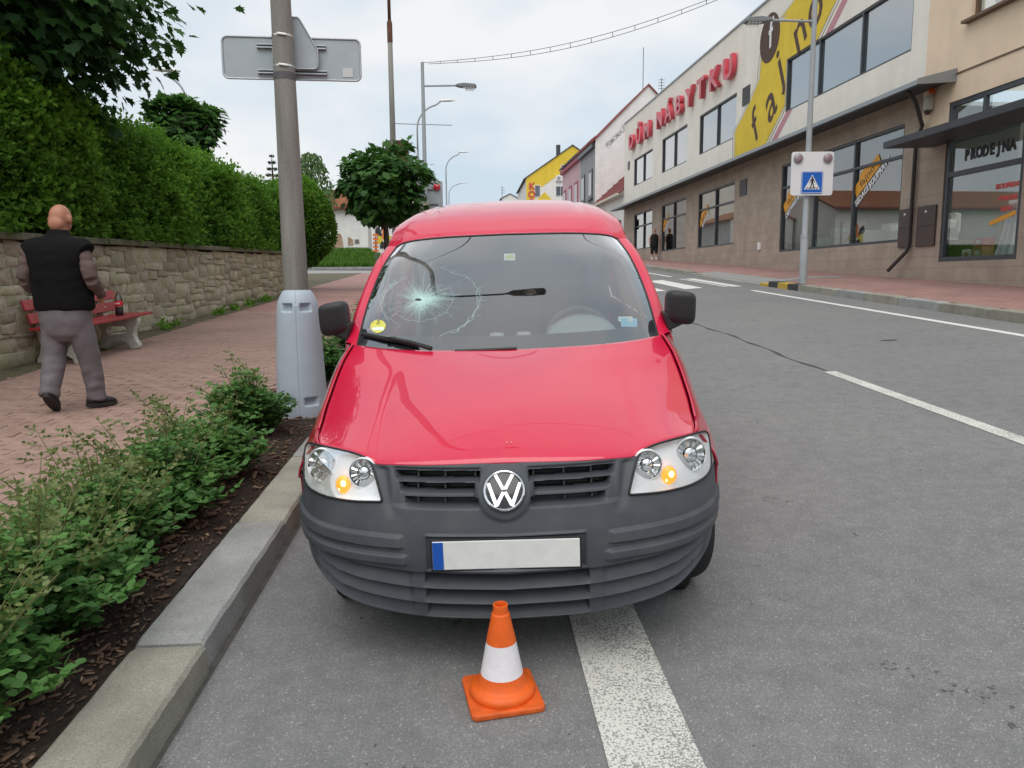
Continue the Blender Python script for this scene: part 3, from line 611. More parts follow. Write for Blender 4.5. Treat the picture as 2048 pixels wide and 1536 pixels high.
def bpoint(a, z, extra=0.):
    s = -1 if a < 0 else 1; x, y, nx, ny = pfr(abs(a))
    d = bump_disp(x, z)+extra; tuck = 1-(.010+.030*max(0., .52-z)/.25)*sstep(.55, .86, x); x *= tuck
    return (s*(x+nx*d), y+lean(z)*(1-.25*sstep(.8, .89, x))+ny*d, z)
AMAX = .80
_at = lin(0, 1, 801); _ax = [float(pcv(t)[0]) for t in _at]
def a_of_x(x): return float(np.interp(x, _ax, _at))
A_END = a_of_x(.878); A_HL = a_of_x(.451)
def lower(a, t):
    x = pfr(abs(a))[0]; zl = lipz(min(x, .88)); zt = .6665 if x < .451 else hlbot(min(x, .89))
    return bpoint(a, zl+(zt-zl)*t)
us = sorted(set([round(v, 6) for v in lin(-A_END, A_END, 271)]))
zmax = lambda a: 0
bm_ = MB()
def lmat(a, t):
    x = pfr(abs(a))[0]; zl = lipz(min(x, .88)); zt = .6665 if x < .451 else hlbot(min(x, .89)); z = zl+(zt-zl)*t; tz_ = topz(min(x, .88))
    return 1 if z < tz_ and x < .293 and ((z-zl)/(tz_-zl)*3) % 1 > .62 else 0  # deepest slat faces blackened so the openings look dark
bm_.grid(lower, us, lin(0, 1, 151), flip=False, mfn=lmat)
def upper(s_, t):
    # t from the seam at z=.6665 up to the bonnet edge, s_ from -1 to 1
    z0 = .6665; xi = hlin(.667); x = abs(s_)*hlin(min(z0+(.79-z0)*t, .80)); zt = hoodz(min(x, .52)); z = z0+(zt-z0)*t
    p = bpoint(math.copysign(a_of_x(x), s_ if s_ else 1), z); return p
def umat(s_, t):
    z0 = .6665; x = abs(s_)*hlin(min(z0+(.79-z0)*t, .80)); z = z0+(hoodz(min(x, .52))-z0)*t
    return 1 if slot_d(x, z) > .75 else 0  # slot floors set black to deepen the dark of the grille openings
bm_.grid(upper, lin(-1, 1, 241), lin(0, 1, 61), mfn=umat)
# lip turned under
bm_.grid(lambda a, t: (lambda p: (p[0]*(1-.10*t), p[1]+.22*t+.0, p[2]-.012*math.sin(t*math.pi)))(lower(a, 0)), us[::4], lin(0, 1, 5), flip=True)
bumper = bm_.build('bumper', [MATS['van_bumper'], MATS['black_plastic']], van, smooth=60)
bumper['label'] = 'unpainted dark grey plastic bumper with moulded grille'
for xx in (-.315, -.215, -.105, .105, .215, .315):     # webs standing in the grille openings
    for zt, zb, xa, xb in SLOTS:
        if xa+.01 < abs(xx) < xb-.01:
            MB().box((xx, fas(xx, (zt+zb)/2)+.045, (zt+zb)/2), (.006, .03, zt-zb)).build('grille_web', MATS['interior_dark'], bumper)
# black shell added behind the panel gaps so they look dark
ish = MB(); ish.box((0, .62, .53), (1.24, .50, .26)); ish.box((0, .52, .735), (1.0, .40, .07)); ish.box((0, 2.6, .38), (1.4, 3.0, .16)); ish.box((0, .86, .70), (1.46, .66, .05)); ish.box((0, 1.35, .66), (1.45, .4, .4))
ish.build('gap_dark_shell', MATS['black_plastic'], van)
# ---- number plate
MB().box((0, fas(.1, .497)+.0025, .497), (.534, .006, .118)).build('plate_frame', MATS['black_plastic'], van, bevel=.004)
pl_ = MB().box((0, fas(.1, .497)-.002, .497), (.520, .005, .106)).build('number_plate', MATS['plate_white'], van, bevel=.004)
MB().box((-.240, fas(.1, .497)-.0055, .497), (.038, .003, .102)).build('blue_band', MATS['plate_blue'], pl_, bevel=.003)
# ---- badge
bz, by = .712, fas(0, .712)-.014
BM = frame((0, by, bz), (1, 0, 0), (0, .5, .866)) @ Matrix.Scale(.92, 4)          # local xy in the badge plane, +z towards the viewer
badge = MB().lathe([(.001, -.012), (.080, -.012), (.080, .002), (.074, .005), (.001, .007)], 48, BM).build('badge', MATS['badge_black'], van, smooth=40)
MB().lathe([(.0685, .002), (.070, .0085), (.0745, .0115), (.079, .0095), (.0805, .002)], 64, BM, cap=False).build('badge_ring', MATS['chrome'], badge, smooth=50)
def bar2(mb, a, b, w, z0=.004, z1=.011):
    a, b = Vector((*a, 0)), Vector((*b, 0)); t = (b-a).normalized(); nn = Vector((-t.y, t.x, 0))*w/2
    mb.prism([(a-nn)[:2], (b-nn)[:2], (b+nn)[:2], (a+nn)[:2]], z0, z1, BM)
lv, lw = MB(), MB()
bar2(lv, (-.0335, .0615), (-.0035, .0045), .0145); bar2(lv, (.0335, .0615), (.0035, .0045), .0145, .0041, .0112); lv.box((0, .009, .0072), (.010, .012, .0066), M=BM)
for sx in (-1, 1):
    bar2(lw, (sx*.0615, .030), (sx*.0285, -.0620), .0145, .0040+.0002*(sx > 0), .0110); bar2(lw, (sx*.0285, -.0575), (sx*.0030, -.0055), .0145, .0042, .0113+.0002*(sx > 0))
lw.box((0, -.0105, .0073), (.010, .012, .0067), M=BM)
lv.build('badge_letter', MATS['chrome'], badge, bevel=.0015, seg=1); lw.build('badge_letter', MATS['chrome'], badge, bevel=.0015, seg=1)
# ---- bonnet
def coons(C0, C1, D0, D1, zw=2.0):
    c00, c10, c01, c11 = D0(0), D0(1), D1(0), D1(1)
    def f(s, t):
        w = np.array([s, s, s**zw])
        A = (1-w)*C0(t)+w*C1(t); B = (1-t)*D0(s)+t*D1(s); D = (1-w)*((1-t)*c00+t*c01)+w*((1-t)*c10+t*c11)
        return A+B-D
    return f
def half_pair(fn, ss, ts, name, mat, parent, post=None, smooth=True, thick=0):
    q = post or (lambda p, s, t: p)
    mb = MB(); sg = [-v for v in ss[:0:-1]]+list(ss)
    mb.grid(lambda s, t: (lambda p: (math.copysign(p[0], s) if s else 0, p[1], p[2]))(q(fn(abs(s), t), abs(s), t)), sg, ts)
    o = mb.build(name, mat, parent, smooth=smooth)
    if thick:
        md = o.modifiers.new('solid', 'SOLIDIFY'); md.thickness = thick; md.offset = -1
    return o
FRONT = [(0, .126, .801), (.236, .142, .795), (.40, .176, .791), (.470, .198, .789), (.503, .220, .803), (.56, .255, .813), (.62, .295, .820), (.737, .385, .818)]
SEAM = [(.737, .385, .818), (.758, .46, .823), (.778, .6, .842), (.797, .8, .895), (.801, .95, .95), (.792, 1.1, 1.025), (.765, 1.245, 1.098)]
REAR = [(0, 1.085, 1.070), (.36, 1.10, 1.077), (.6, 1.15, 1.086), (.70, 1.195, 1.094), (.765, 1.245, 1.098)]
CEN = [(0, .126, .801), (0, .152, .818), (0, .25, .860), (0, .42, .917), (0, .65, .976), (0, .9, 1.032), (0, 1.085, 1.070)]
hC0, hC1, hD0, hD1 = map(curve3, (CEN, SEAM, FRONT, REAR)); hood_f = coons(hC0, hC1, hD0, hD1, 1.9)
def hood_post(p, s, t):
    p = np.array(p); line = .60+.18*t
    p[2] += .0015*(1-sstep(line-.14, line+.14, s))*sstep(0, .2, t)*(1-sstep(.8, 1, t))
    if t < .012: p[2] -= .006*(1-t/.012)
    return p
tt = [0, .004, .008, .013, .02, .03, .045]+lin(.06, 1, 60)
hood = half_pair(hood_f, lin(0, 1, 56), tt, 'bonnet', MATS['van_red'], van, hood_post, thick=.012)
for (px, py, ln_, an) in ((-.352, .30, .030, 1.2), (-.342, .315, .022, 1.9), (.012, .215, .028, 1.5), (.028, .215, .020, 1.6)):   # stone chips
    s0 = abs(px)/.74; best = min(((abs(hood_f(s0, t)[1]-py), t) for t in lin(0, .5, 60)))[1]; p = hood_post(hood_f(s0, best), s0, best)
    MB().box((px, p[1], p[2]+.0012), (ln_, .0022, .001), rz=an).build('scratch', MATS['scratch'], hood).rotation_euler = (0, 0, 0)
# ---- wings: from the bonnet seam over the shoulder down to the wheel arch
seam_c = curve3(SEAM)
_sy = [seam_c(t) for t in lin(0, 1, 120)]; _syy = [p[1] for p in _sy]
def seam_at(y): return np.interp(y, _syy, [p[0] for p in _sy]), np.interp(y, _syy, [p[2] for p in _sy])
WY, WZ, WR = .885, .315, .365
def arch(y, base=.25): return WZ+math.sqrt(max(WR*WR-(y-WY)**2, 0)) if abs(y-WY) < WR-.002 else base
def wing(sgn):
    def f(p, q):
        y = .39+(1.50-.39)*p; xs, zs = seam_at(min(y, 1.245)); xs += .006; zs -= .001
        if y > 1.245: xs, zs = xs+.035*sstep(1.245, 1.4, y), zs-.005
        zb = .645 if y < .545 else max(arch(y, .25), .645-(y-.545)*14)
        h = (zs-zb)*(q**1.7); z = zs-h; xm = .894-.022*(1-sstep(.42, .68, y))
        x = xs+(xm-xs)*(math.sin(min(1, h/.24)*math.pi/2))**.85-.03*max(0, .5-z)
        yf = np.interp(z, [.6, .655, .72, .79, .83], [.53, .495, .455, .445, .40])
        yy = y+(yf-.39)*max(0, 1-p*4)*(1 if q > 0.02 else .2)
        if q <= .02 and p < .05: yy = y
        x = min(x, float(np.interp(yy-lean(z), MY, MX))+.006) if yy < .66 else x
        return (sgn*x, yy, z)
    ps = lin(0, 1, 90)
    mb = MB(); mb.grid(f, ps, lin(0, 1, 34), flip=sgn < 0)
    o = mb.build('wing', MATS['van_red'], van, smooth=True); md = o.modifiers.new('solid', 'SOLIDIFY'); md.thickness = .01; md.offset = -1 if sgn > 0 else -1
    return o
wing(1); wing(-1)
# ---- windscreen
WB = [(0, 1.088, 1.058), (.36, 1.105, 1.066), (.6, 1.155, 1.075), (.70, 1.20, 1.083), (.752, 1.24, 1.090)]
WT = [(0, 1.93, 1.620), (.331, 1.94, 1.615), (.518, 1.962, 1.604), (.600, 1.988, 1.591), (.650, 2.018, 1.571)]
WC = [(0, 1.088, 1.058), (0, 1.34, 1.242), (0, 1.64, 1.437), (0, 1.93, 1.620)]
WS = [(.752, 1.24, 1.090), (.742, 1.46, 1.243), (.724, 1.645, 1.363), (.690, 1.83, 1.483), (.650, 2.018, 1.571)]
wc0, wc1, wd0, wd1 = map(curve3, (WC, WS, WB, WT)); ws_f = coons(wc0, wc1, wd0, wd1, 2.0)
screen = half_pair(ws_f, lin(0, 1, 41), lin(0, 1, 41), 'windscreen', MATS['windscreen_glass'], van)
screen['label'] = 'cracked laminated windscreen with a star-shaped impact'
def ws_n(s, t):
    e = .01; a = np.array(ws_f(min(s+e, 1), t))-np.array(ws_f(max(s-e, 0), t)); b = np.array(ws_f(s, min(t+e, 1)))-np.array(ws_f(s, max(t-e, 0)))
    nn = np.cross(a, b); return nn/np.linalg.norm(nn)
def ws_p(x, t, off=0.):
    """point on the screen at signed lateral x and height fraction t"""
    lo, hi = 0., 1.
    for _ in range(22):
        mid = (lo+hi)/2
        if ws_f(mid, t)[0] < abs(x): lo = mid
        else: hi = mid
    p, nn = np.array(ws_f(lo, t)), ws_n(lo, t); p = p+nn*off
    return np.array([math.copysign(p[0], x), p[1], p[2]])
fr = MB()
def fw(s, t): return (lambda p, nn: (math.copysign(1, s)*(p[0]-nn[0]*.004), p[1]-nn[1]*.004, p[2]-nn[2]*.004))(np.array(ws_f(abs(s), t)), ws_n(abs(s), t))
fr.grid(fw, lin(-1, 1, 41), lin(0, .115, 5)); fr.grid(fw, lin(-1, 1, 41), lin(.972, 1, 3)); fr.grid(fw, lin(.945, 1, 3), lin(.115, .972, 25)); fr.grid(fw, lin(-1, -.945, 3), lin(.115, .972, 25))
fr.build('frit_border', MATS['frit_black'], screen, smooth=True)
MB().grid(fw, lin(-.945, .945, 31), lin(.80, .972, 6)).build('shade_band', MATS['shade_band'], screen, smooth=True)
# rubber seal round the screen
sl = [np.array(ws_f(1, t)) for t in lin(0, 1, 24)]; tp = [np.array(ws_f(s, 1)) for s in lin(1, 0, 20)]
loop = [tuple(p) for p in sl+tp[1:]]+[(-p[0], p[1], p[2]) for p in (sl+tp[1:])[::-1][1:]]
MB().tube(loop, .0055, 6).build('screen_seal', MATS['black_plastic'], screen, smooth=True)
MB().grid(lambda s, t: (lambda p: (math.copysign(p[0], s) if s else 0, p[1]-.06+.075*t, p[2]-.03+.02*t))(np.array(wd0(abs(s)))), lin(-1, 1, 31), lin(0, 1, 4)).build('cowl', MATS['black_plastic'], van, smooth=True)
# ---- crack: crushed heart, radial rays, broken rings
CXc, CTc = -.445, .395
def wsq(dx, dy, off=.0012):      # offset in metres along the glass from the impact
    return ws_p(CXc+dx, min(max(CTc+dy/.93, .02), .985), off)
crk = MB(); rg = random.Random(5)
def sliver(pts, w):
    P = [np.array(wsq(*p)) for p in pts]
    for i in range(len(P)-1):
        a, b = P[i], P[i+1]; t = b-a; t /= np.linalg.norm(t)+1e-9; s = np.cross(t, (0, -.6, .8)); s /= np.linalg.norm(s)
        w0, w1 = 1.12*w*(1-i/len(P)*.5), 1.12*w*(1-(i+1)/len(P)*.5)
        crk.add([a-s*w0, b-s*w1, b+s*w1, a+s*w0], [(0, 1, 2, 3)])
for k in range(92):
    a = k/92*6.283+rg.uniform(-.04, .04); r0 = rg.uniform(.0, .02); r1 = .05+abs(rg.gauss(0, .055))
    if rg.random() < .14: r1 += rg.uniform(.05, .16)
    pts = []; aa = a
    for j in range(5):
        r = r0+(r1-r0)*j/4; aa += rg.uniform(-.035, .035); pts.append((r*math.cos(aa), r*math.sin(aa)))
    sliver(pts, rg.uniform(.0003, .0009))
for rr, a0, a1, n_ in ((.285, -1.15, .75, 26), (.295, -1.0, .3, 22), (.16, -2.3, .6, 22), (.205, 2.1, 4.3, 22), (.215, 2.3, 3.9, 20), (.195, 2.35, 3.4, 14), (.27, .75, 1.5, 10), (.12, .3, 1.3, 10)):
    pts = [(rr*(1+rg.uniform(-.035, .035))*math.cos(a)*(1.05), rr*(1+rg.uniform(-.035, .035))*math.sin(a)) for a in lin(a0, a1, n_)]
    sliver(pts, rg.uniform(.0006, .0012))
    for p in pts[::3]:
        if rg.random() < .7:
            aa = math.atan2(p[1], p[0])+rg.uniform(-.8, .8); L = rg.uniform(.015, .05); sliver([p, (p[0]+L*.5*math.cos(aa), p[1]+L*.5*math.sin(aa)), (p[0]+L*math.cos(aa+.2), p[1]+L*math.sin(aa+.2))], .0006)
for k in range(26):
    a = rg.uniform(0, 6.283); r = rg.uniform(.08, .3); L = rg.uniform(.008, .03); b_ = a+rg.choice((0, 1.57))+rg.uniform(-.3, .3)
    sliver([(r*math.cos(a), r*math.sin(a)), (r*math.cos(a)+L*math.cos(b_), r*math.sin(a)+L*math.sin(b_))], .0005)
o = crk.build('crack', MATS['glass_crack'], screen); o['kind'] = 'stuff'
mb = MB(); rs = [0, .015, .038, .065, .09, .125]; cv, ca = [], []
for i, r in enumerate(rs):
    for j in range(28):
        a = j/28*6.283; k = 1+.25*math.sin(3*a+1)+.18*math.sin(7*a); cv.append(wsq(.012+r*k*math.cos(a)*1.15, r*k*math.sin(a), .0008)); ca.append([1., .95, .72, .40, .16, 0][i])
fc = [(i*28+j, i*28+(j+1) % 28, (i+1)*28+(j+1) % 28, (i+1)*28+j) for i in range(5) for j in range(28)]
fast_mesh('crushed_patch', np.array(cv), np.array(fc), MATS['crushed_glass'], screen, pt_val=ca, smooth=True)
mb = MB(); mb.add([wsq(.014*math.cos(a)*1.3-.015, .010*math.sin(a), .0018) for a in lin(0, 5.6, 9)], [tuple(range(9))]); mb.build('impact_hole', MATS['frit_black'], screen)
# ---- roof, pillars
RAIL = [(.722, 2.045, 1.545), (.704, 2.15, 1.625), (.692, 2.27, 1.685), (.684, 2.5, 1.722), (.676, 3.0, 1.735), (.665, 3.8, 1.715), (.645, 4.28, 1.66)]
RC = [(0, 1.935, 1.631), (0, 2.01, 1.668), (0, 2.14, 1.728), (0, 2.34, 1.785), (0, 2.58, 1.830), (0, 2.88, 1.860), (0, 3.3, 1.862), (0, 4.0, 1.82), (0, 4.28, 1.78)]
RF = [(0, 1.935, 1.631), (.331, 1.945, 1.626), (.518, 1.968, 1.614), (.605, 1.995, 1.600), (.662, 2.025, 1.579), (.722, 2.045, 1.545)]
RR = [(0, 4.28, 1.78), (.35, 4.28, 1.77), (.55, 4.28, 1.735), (.645, 4.28, 1.66)]
roof_f = coons(*map(curve3, (RC, RAIL, RF, RR)), 4.2)
def roof_post(p, s, t):
    p = np.array(p); k = sstep(.08, .2, t)
    p[2] += .006*k*(sstep(.60, .63, s)*(1-sstep(.66, .70, s)))*-1
    if t < .006: p[2] -= .004
    return p
roof = half_pair(roof_f, lin(0, 1, 45), [0, .004, .01, .02, .035]+lin(.05, 1, 40), 'roof', MATS['van_red'], van, roof_post, thick=.012)
PO = [(.832, 1.34, 1.085), (.818, 1.48, 1.19), (.80, 1.625, 1.295), (.778, 1.78, 1.40), (.747, 1.945, 1.50), (.722, 2.047, 1.547)]
pin, pout = curve3([(p[0]+.004, p[1]+.001, p[2]+.002) for p in WS]), curve3(PO)
for sgn in (1, -1):
    mb = MB()
    def pf_(t, s):
        a, b = pin(t), pout(t); p = a+(b-a)*s; bulge = .022*math.sin(math.pi*min(s, 1)*.9)
        return (sgn*(p[0]+bulge*.55), p[1]-bulge*.35, p[2]+bulge*.7)
    def pf2(t, s):
        b = pout(t); e = pf_(t, 1.0); return (e[0]-sgn*.025*s, e[1]+.055*s, e[2]-.01*s)
    mb.grid(pf_, lin(0, 1, 24), lin(0, 1, 9), flip=sgn > 0); mb.grid(pf2, lin(0, 1, 24), lin(0, 1, 3), flip=sgn > 0)
    mb.build('windscreen_pillar', MATS['van_red'], van, smooth=True)
    # ---- sides: doors with real openings for the glass
    sec = pchip([.25, .35, .55, .85, 1.0, 1.085, 1.3, 1.5, 1.62, 1.70], [.83, .875, .895, .893, .884, .868, .806, .742, .70, .662])
    def side(y0, y1, z0, z1, name, mat, off=0., ny=10, nz=12, ytop=None):
        mb = MB(); mb.grid(lambda y, q: (lambda z: (sgn*(sec(z)+off-.02*sstep(3.8, 4.28, y)), y, z))(z0+(z1-z0)*q), lin(y0, y1, ny), lin(0, 1, nz), flip=sgn < 0)
        o = mb.build(name, mat, van, smooth=True); md = o.modifiers.new('solid', 'SOLIDIFY'); md.thickness = .02; md.offset = -1; return o
    d_ = side(1.506, 2.50, .27, 1.085, 'front_door', MATS['van_red'])
    MB().box((sgn*.905, 2.34, .93), (.02, .16, .03)).build('door_handle', MATS['black_plastic'], d_, bevel=.006)
    MB().box((sgn*.897, 2.0, .52), (.014, .95, .07)).build('rub_strip', MATS['van_plastic'], d_, bevel=.004)
    side(2.51, 3.30, .30, 1.085, 'sliding_door', MATS['van_red']); side(3.31, 4.28, .46, 1.085, 'rear_quarter', MATS['van_red']); side(1.50, 3.3, .20, .268, 'sill', MATS['van_plastic'], .0, 6, 3)
    side(2.38, 2.56, 1.087, 1.70, 'door_pillar', MATS['van_red'], 0, 3); side(3.22, 3.40, 1.087, 1.70, 'door_pillar', MATS['van_red'], 0, 3); side(4.12, 4.28, 1.087, 1.66, 'rear_pillar', MATS['van_red'], 0, 3)
    rl = curve3(RAIL); mb = MB(); mb.grid(lambda t, q: (lambda p: (sgn*(p[0]+.036*q), p[1], p[2]-.085*q))(rl(t)), lin(.02, 1, 24), lin(0, 1, 4), flip=sgn > 0); mb.build('roof_rail', MATS['van_red'], van, smooth=True)
    mb = MB(); mb.grid(lambda t, q: (lambda b: (sgn*(sec(b[2]*q+1.086*(1-q))-.012), b[1]+.05+(2.38-b[1]-.05)*0, b[2]*q+1.086*(1-q)))(pout(t)), lin(0, 1, 2), lin(0, 1, 2))
    gl = MB(); gl.add([(sgn*(sec(z)-.012), y, z) for y, z in ((1.40, 1.088), (2.38, 1.088), (2.38, 1.60), (2.14, 1.60), (2.0, 1.52), (1.66, 1.30))], [tuple(range(6))]); gl.build('side_window', MATS['side_glass'], van)
    for ya, yb in ((2.56, 3.22), (3.40, 4.12)):
        MB().grid(lambda y, z: (sgn*(sec(z)-.010), y, z), lin(ya, yb, 3), lin(1.088, 1.60, 5)).build('side_window', MATS['side_glass'], van)
    # ---- mirror
    mm = MB()
    def sq(u, v):      # superellipsoid shell
        c_ = lambda w, e: math.copysign(abs(math.cos(w))**e, math.cos(w)); s_ = lambda w, e: math.copysign(abs(math.sin(w))**e, math.sin(w))
        return (sgn*(.882+.076*c_(v, .45)*c_(u, .5)+.006*s_(v, 1)), 1.355+.062*c_(v, .6)*s_(u, .7)-.01*s_(v, 1), 1.222+.084*s_(v, .42)-.012*(c_(v, .45)*c_(u, .5)))
    mm.grid(sq, lin(0, 6.2832, 33), lin(-1.5707, 1.5707, 21), flip=sgn < 0)
    mir = mm.build('door_mirror', MATS['mirror_plastic'], van, smooth=50)
    mf = MB(); mf.add([(sgn*x, y, z) for x, y, z in ((.79, 1.31, 1.205), (.885, 1.325, 1.185), (.905, 1.33, 1.140), (.815, 1.31, 1.105), (.79, 1.42, 1.205), (.885, 1.40, 1.185), (.905, 1.395, 1.140), (.815, 1.42, 1.105))],
           [(0, 1, 2, 3), (7, 6, 5, 4), (0, 4, 5, 1), (1, 5, 6, 2), (2, 6, 7, 3), (3, 7, 4, 0)]); mf.build('mirror_foot', MATS['mirror_plastic'], mir, bevel=.015, seg=3)
    MB().box((sgn*.885, 1.418, 1.225), (.12, .004, .13)).build('mirror_glass', MATS['chrome'], mir)
    # ---- wheels
    for wy, nm in ((WY, 1), (WY+2.68, 1)):
        M = frame((sgn*.74, wy, .315), (0, 1, 0), (0, 0, 1)) if sgn > 0 else frame((sgn*.74, wy, .315), (0, -1, 0), (0, 0, 1))
        M = Matrix.Translation((sgn*.757, wy, .315)) @ Matrix.Rotation(rad(11) if wy < 2 else 0, 4, 'Z') @ Matrix.Translation((-sgn*.757, -wy, -.315)) @ M
        wh = MB().lathe([(.19, -.095), (.27, -.10), (.303, -.088), (.314, -.06), (.315, 0), (.314, .06), (.303, .088), (.27, .10), (.20, .097), (.19, .08)], 48, M, cap=False).build('wheel', MATS['rubber'], van, smooth=40)
        rm = MB().lathe([(.001, .055), (.05, .060), (.06, .045), (.15, .040), (.175, .075), (.195, .080), (.195, -.08)], 32, M, cap=False).build('rim', MATS['rim_grey'], wh, smooth=35)
    MB().lathe([(.36, -.12), (.36, .12)], 24, frame((sgn*.66, WY, .315), (0, 1, 0), (0, 0, 1)), cap=False).build('arch_liner', MATS['black_plastic'], van)
# ---- rear end
mb = MB(); mb.grid(lambda x, z: (x*min(1, (sec(min(z, 1.66))-.02)/.87), 4.285+.03*math.sin((z-.3)*1.5), z), lin(-.87, .87, 9), lin(.46, 1.72, 12), flip=True); mb.build('tailgate', MATS['van_red'], van, smooth=True)
MB().box((0, 4.30, .40), (1.70, .16, .26)).build('rear_bumper', MATS['van_plastic'], van, bevel=.04, seg=3)
for sgn in (1, -1): MB().box((sgn*.80, 4.30, 1.0), (.10, .06, .36)).build('tail_lamp', MATS['tail_red'], van, bevel=.01)
# ---- wiper, stickers
wp = MB(); wpts = [ws_p(x, t, .016) for x, t in ((-.725, .088), (-.62, .075), (-.52, .058), (-.43, .030))]
wp.tube(wpts, .008, 6, sq=1.5); wp.tube([ws_p(x, t, .006) for x, t in ((-.725, .094), (-.62, .080), (-.52, .063), (-.43, .035))], .005, 6); wp.tube([ws_p(x, t, .026) for x, t in ((-.56, .064), (-.46, .04), (-.36, .0))], [.009, .010, .012], 8); wp.box(tuple(ws_p(-.57, .068, .02)), (.05, .02, .018), rz=-.15)
wp.build('wiper', MATS['black_plastic'], van, smooth=30)
MB().tube([ws_p(x, t, .010) for x, t in ((.05, .012), (-.12, .006), (-.25, .0))], .008, 6).build('wiper', MATS['black_plastic'], van, smooth=30)
def decal(name, x, t, w, h, mat, round_=False, parent=screen, off=-.004, rot=0., k=20):
    pts = [(w/2*math.cos(a), h/2*math.sin(a)) for a in lin(0, 6.2832*(1-1/k), k)] if round_ else [(-w/2, -h/2), (w/2, -h/2*1.1), (w/2, h/2), (-w/2, h/2)]
    c_, s_ = math.cos(rot), math.sin(rot)
    return MB().add([ws_p(x+p[0]*c_-p[1]*s_, t+(p[0]*s_+p[1]*c_)/.8, off) for p in pts], [tuple(range(len(pts)))]).build(name, MATS[mat], parent)
decal('sticker', -.655, .175, .085, .082, 'sticker_yellow', True, off=.0015); decal('sticker_patch', -.652, .155, .062, .018, 'sticker_white', off=.0022, rot=.12)
p0_ = ws_p(-.657, .205, .0024); pX = ws_p(-.647, .205, .0024)-p0_; pY = ws_p(-.657, .23, .0024)-p0_
text('3', .044, .0, 'sticker_digit', MATS['sticker_ink'], screen, frame(p0_, pX, pY), bold=.001)
decal('sticker', .018, .775, .062, .052, 'sticker_white', off=-.003); decal('sticker_print', .018, .782, .046, .018, 'sticker_yellow', True, off=-.0022); decal('sticker_print', .018, .762, .050, .010, 'sticker_yellow', off=-.0023)
# ---- cabin
ds = MB(); ds.grid(lambda x, t: (x, 1.20+.55*t+.0*abs(x)-.10*(1-abs(x)/.75)*(1-t), 1.045+.045*math.sin(t*2.2)-.05*t*t), lin(-.72, .72, 25), lin(0, 1, 12)); ds.grid(lambda x, t: (x, 1.75-.05*t, 1.031-.35*t+.035*0), lin(-.72, .72, 5), lin(0, 1, 4))
dsh = ds.build('dashboard', MATS['dash_grey'], van, smooth=True)
MB().grid(lambda u, v: (.40+.19*math.cos(u)*1.0, 1.56+.17*v, 1.06+.125*math.sin(u)*(1-.25*v)), lin(0, math.pi, 20), lin(0, 1, 6)).build('instrument_hood', MATS['dash_grey'], dsh, smooth=True)
MB().grid(lambda u, v: (.40+.19*math.cos(u)*v, 1.565, 1.06+.125*math.sin(u)*v), lin(0, math.pi, 20), lin(0, 1, 3)).build('instrument_face', MATS['trim_pale'], dsh, smooth=True)
for sx in (.0, .09): MB().lathe([(.001, .03), (.035, .028), (.045, 0)], 16, Matrix.Translation((-.06+sx*1.6, 1.50, 1.075))).build('dash_vent', MATS['dash_grey'], dsh, smooth=True)
WM = frame((.40, 1.80, 1.02), (1, 0, 0), (0, .45, .89))
sw = MB(); sw.tube([tuple(WM @ Vector((.185*math.cos(a), .185*math.sin(a), 0))) for a in lin(0, 6.2832, 33)], .016, 8, cap=False); sw.tube([tuple(WM @ Vector((-.18, .0, 0))), tuple(WM @ Vector((.18, 0, 0)))], .022, 8); sw.tube([tuple(WM @ Vector((0, 0, .02))), tuple(WM @ Vector((0, -.18, 0)))], .022, 8); sw.lathe([(.001, .03), (.07, .02), (.075, -.02)], 16, WM)
sw.build('steering_wheel', MATS['interior_dark'], van, smooth=40)
for sx in (-.38, .40):
    st = MB(); st.box((sx, 2.25, .62), (.50, .52, .16)); st.build('seat', MATS['seat_cloth'], van, bevel=.05, seg=3)
    sb = MB(); sb.box((0, 0, .32), (.48, .14, .62), taper=.85); o = sb.build('seat_back', MATS['seat_cloth'], van, bevel=.05, seg=3); o.location = (sx, 2.44, .66); o.rotation_euler = (rad(-14), 0, 0)
    hb = MB().box((0, 0, 0), (.26, .10, .17)).build('headrest', MATS['seat_cloth'], van, bevel=.04, seg=3); hb.location = (sx, 2.63, 1.40)
MB().box((0, 2.95, .98), (1.40, .03, 1.20)).build('partition', MATS['dash_grey'], van); MB().box((0, 2.4, .46), (1.6, 3.2, .04)).build('cabin_floor', MATS['interior_dark'], van)
for sgn in (1, -1):
    for ya, w in ((2.46, .10),): MB().add([(sgn*(sec(z)-.035), y, z) for y, z in ((ya-w/2, .9), (ya+w/2, .9), (ya+w/2, 1.62), (ya-w/2, 1.62))], [(0, 1, 2, 3)]).build('pillar_trim', MATS['trim_pale'], van)
    pt = MB(); pt.grid(lambda t, s: (lambda a, b: tuple((a+(b-a)*s+np.array((-.02, .02, -.012)))*np.array((sgn, 1, 1))))(pin(t), pout(t)), lin(.05, .97, 14), lin(-.15, .8, 4)); pt.build('pillar_trim', MATS['trim_pale'], van, smooth=True)
    MB().tube([(sgn*.62, 2.46, 1.55), (sgn*.55, 2.40, .75)], .018, 4).build('seat_belt', MATS['interior_dark'], van)
MB().box((.60, 1.45, 1.075), (.10, .12, .004), rz=.3).build('paper_mask', MATS['mask_blue'], van).rotation_euler = (rad(0), 0, 0)
decal('paper_note', .615, .155, .085, .05, 'mask_blue', off=-.006, rot=-.12); decal('paper_note', .60, .185, .075, .03, 'sticker_white', off=-.0065, rot=-.10)
decal('inner_mirror', .03, .905, .17, .06, 'frit_black', True, off=-.05)
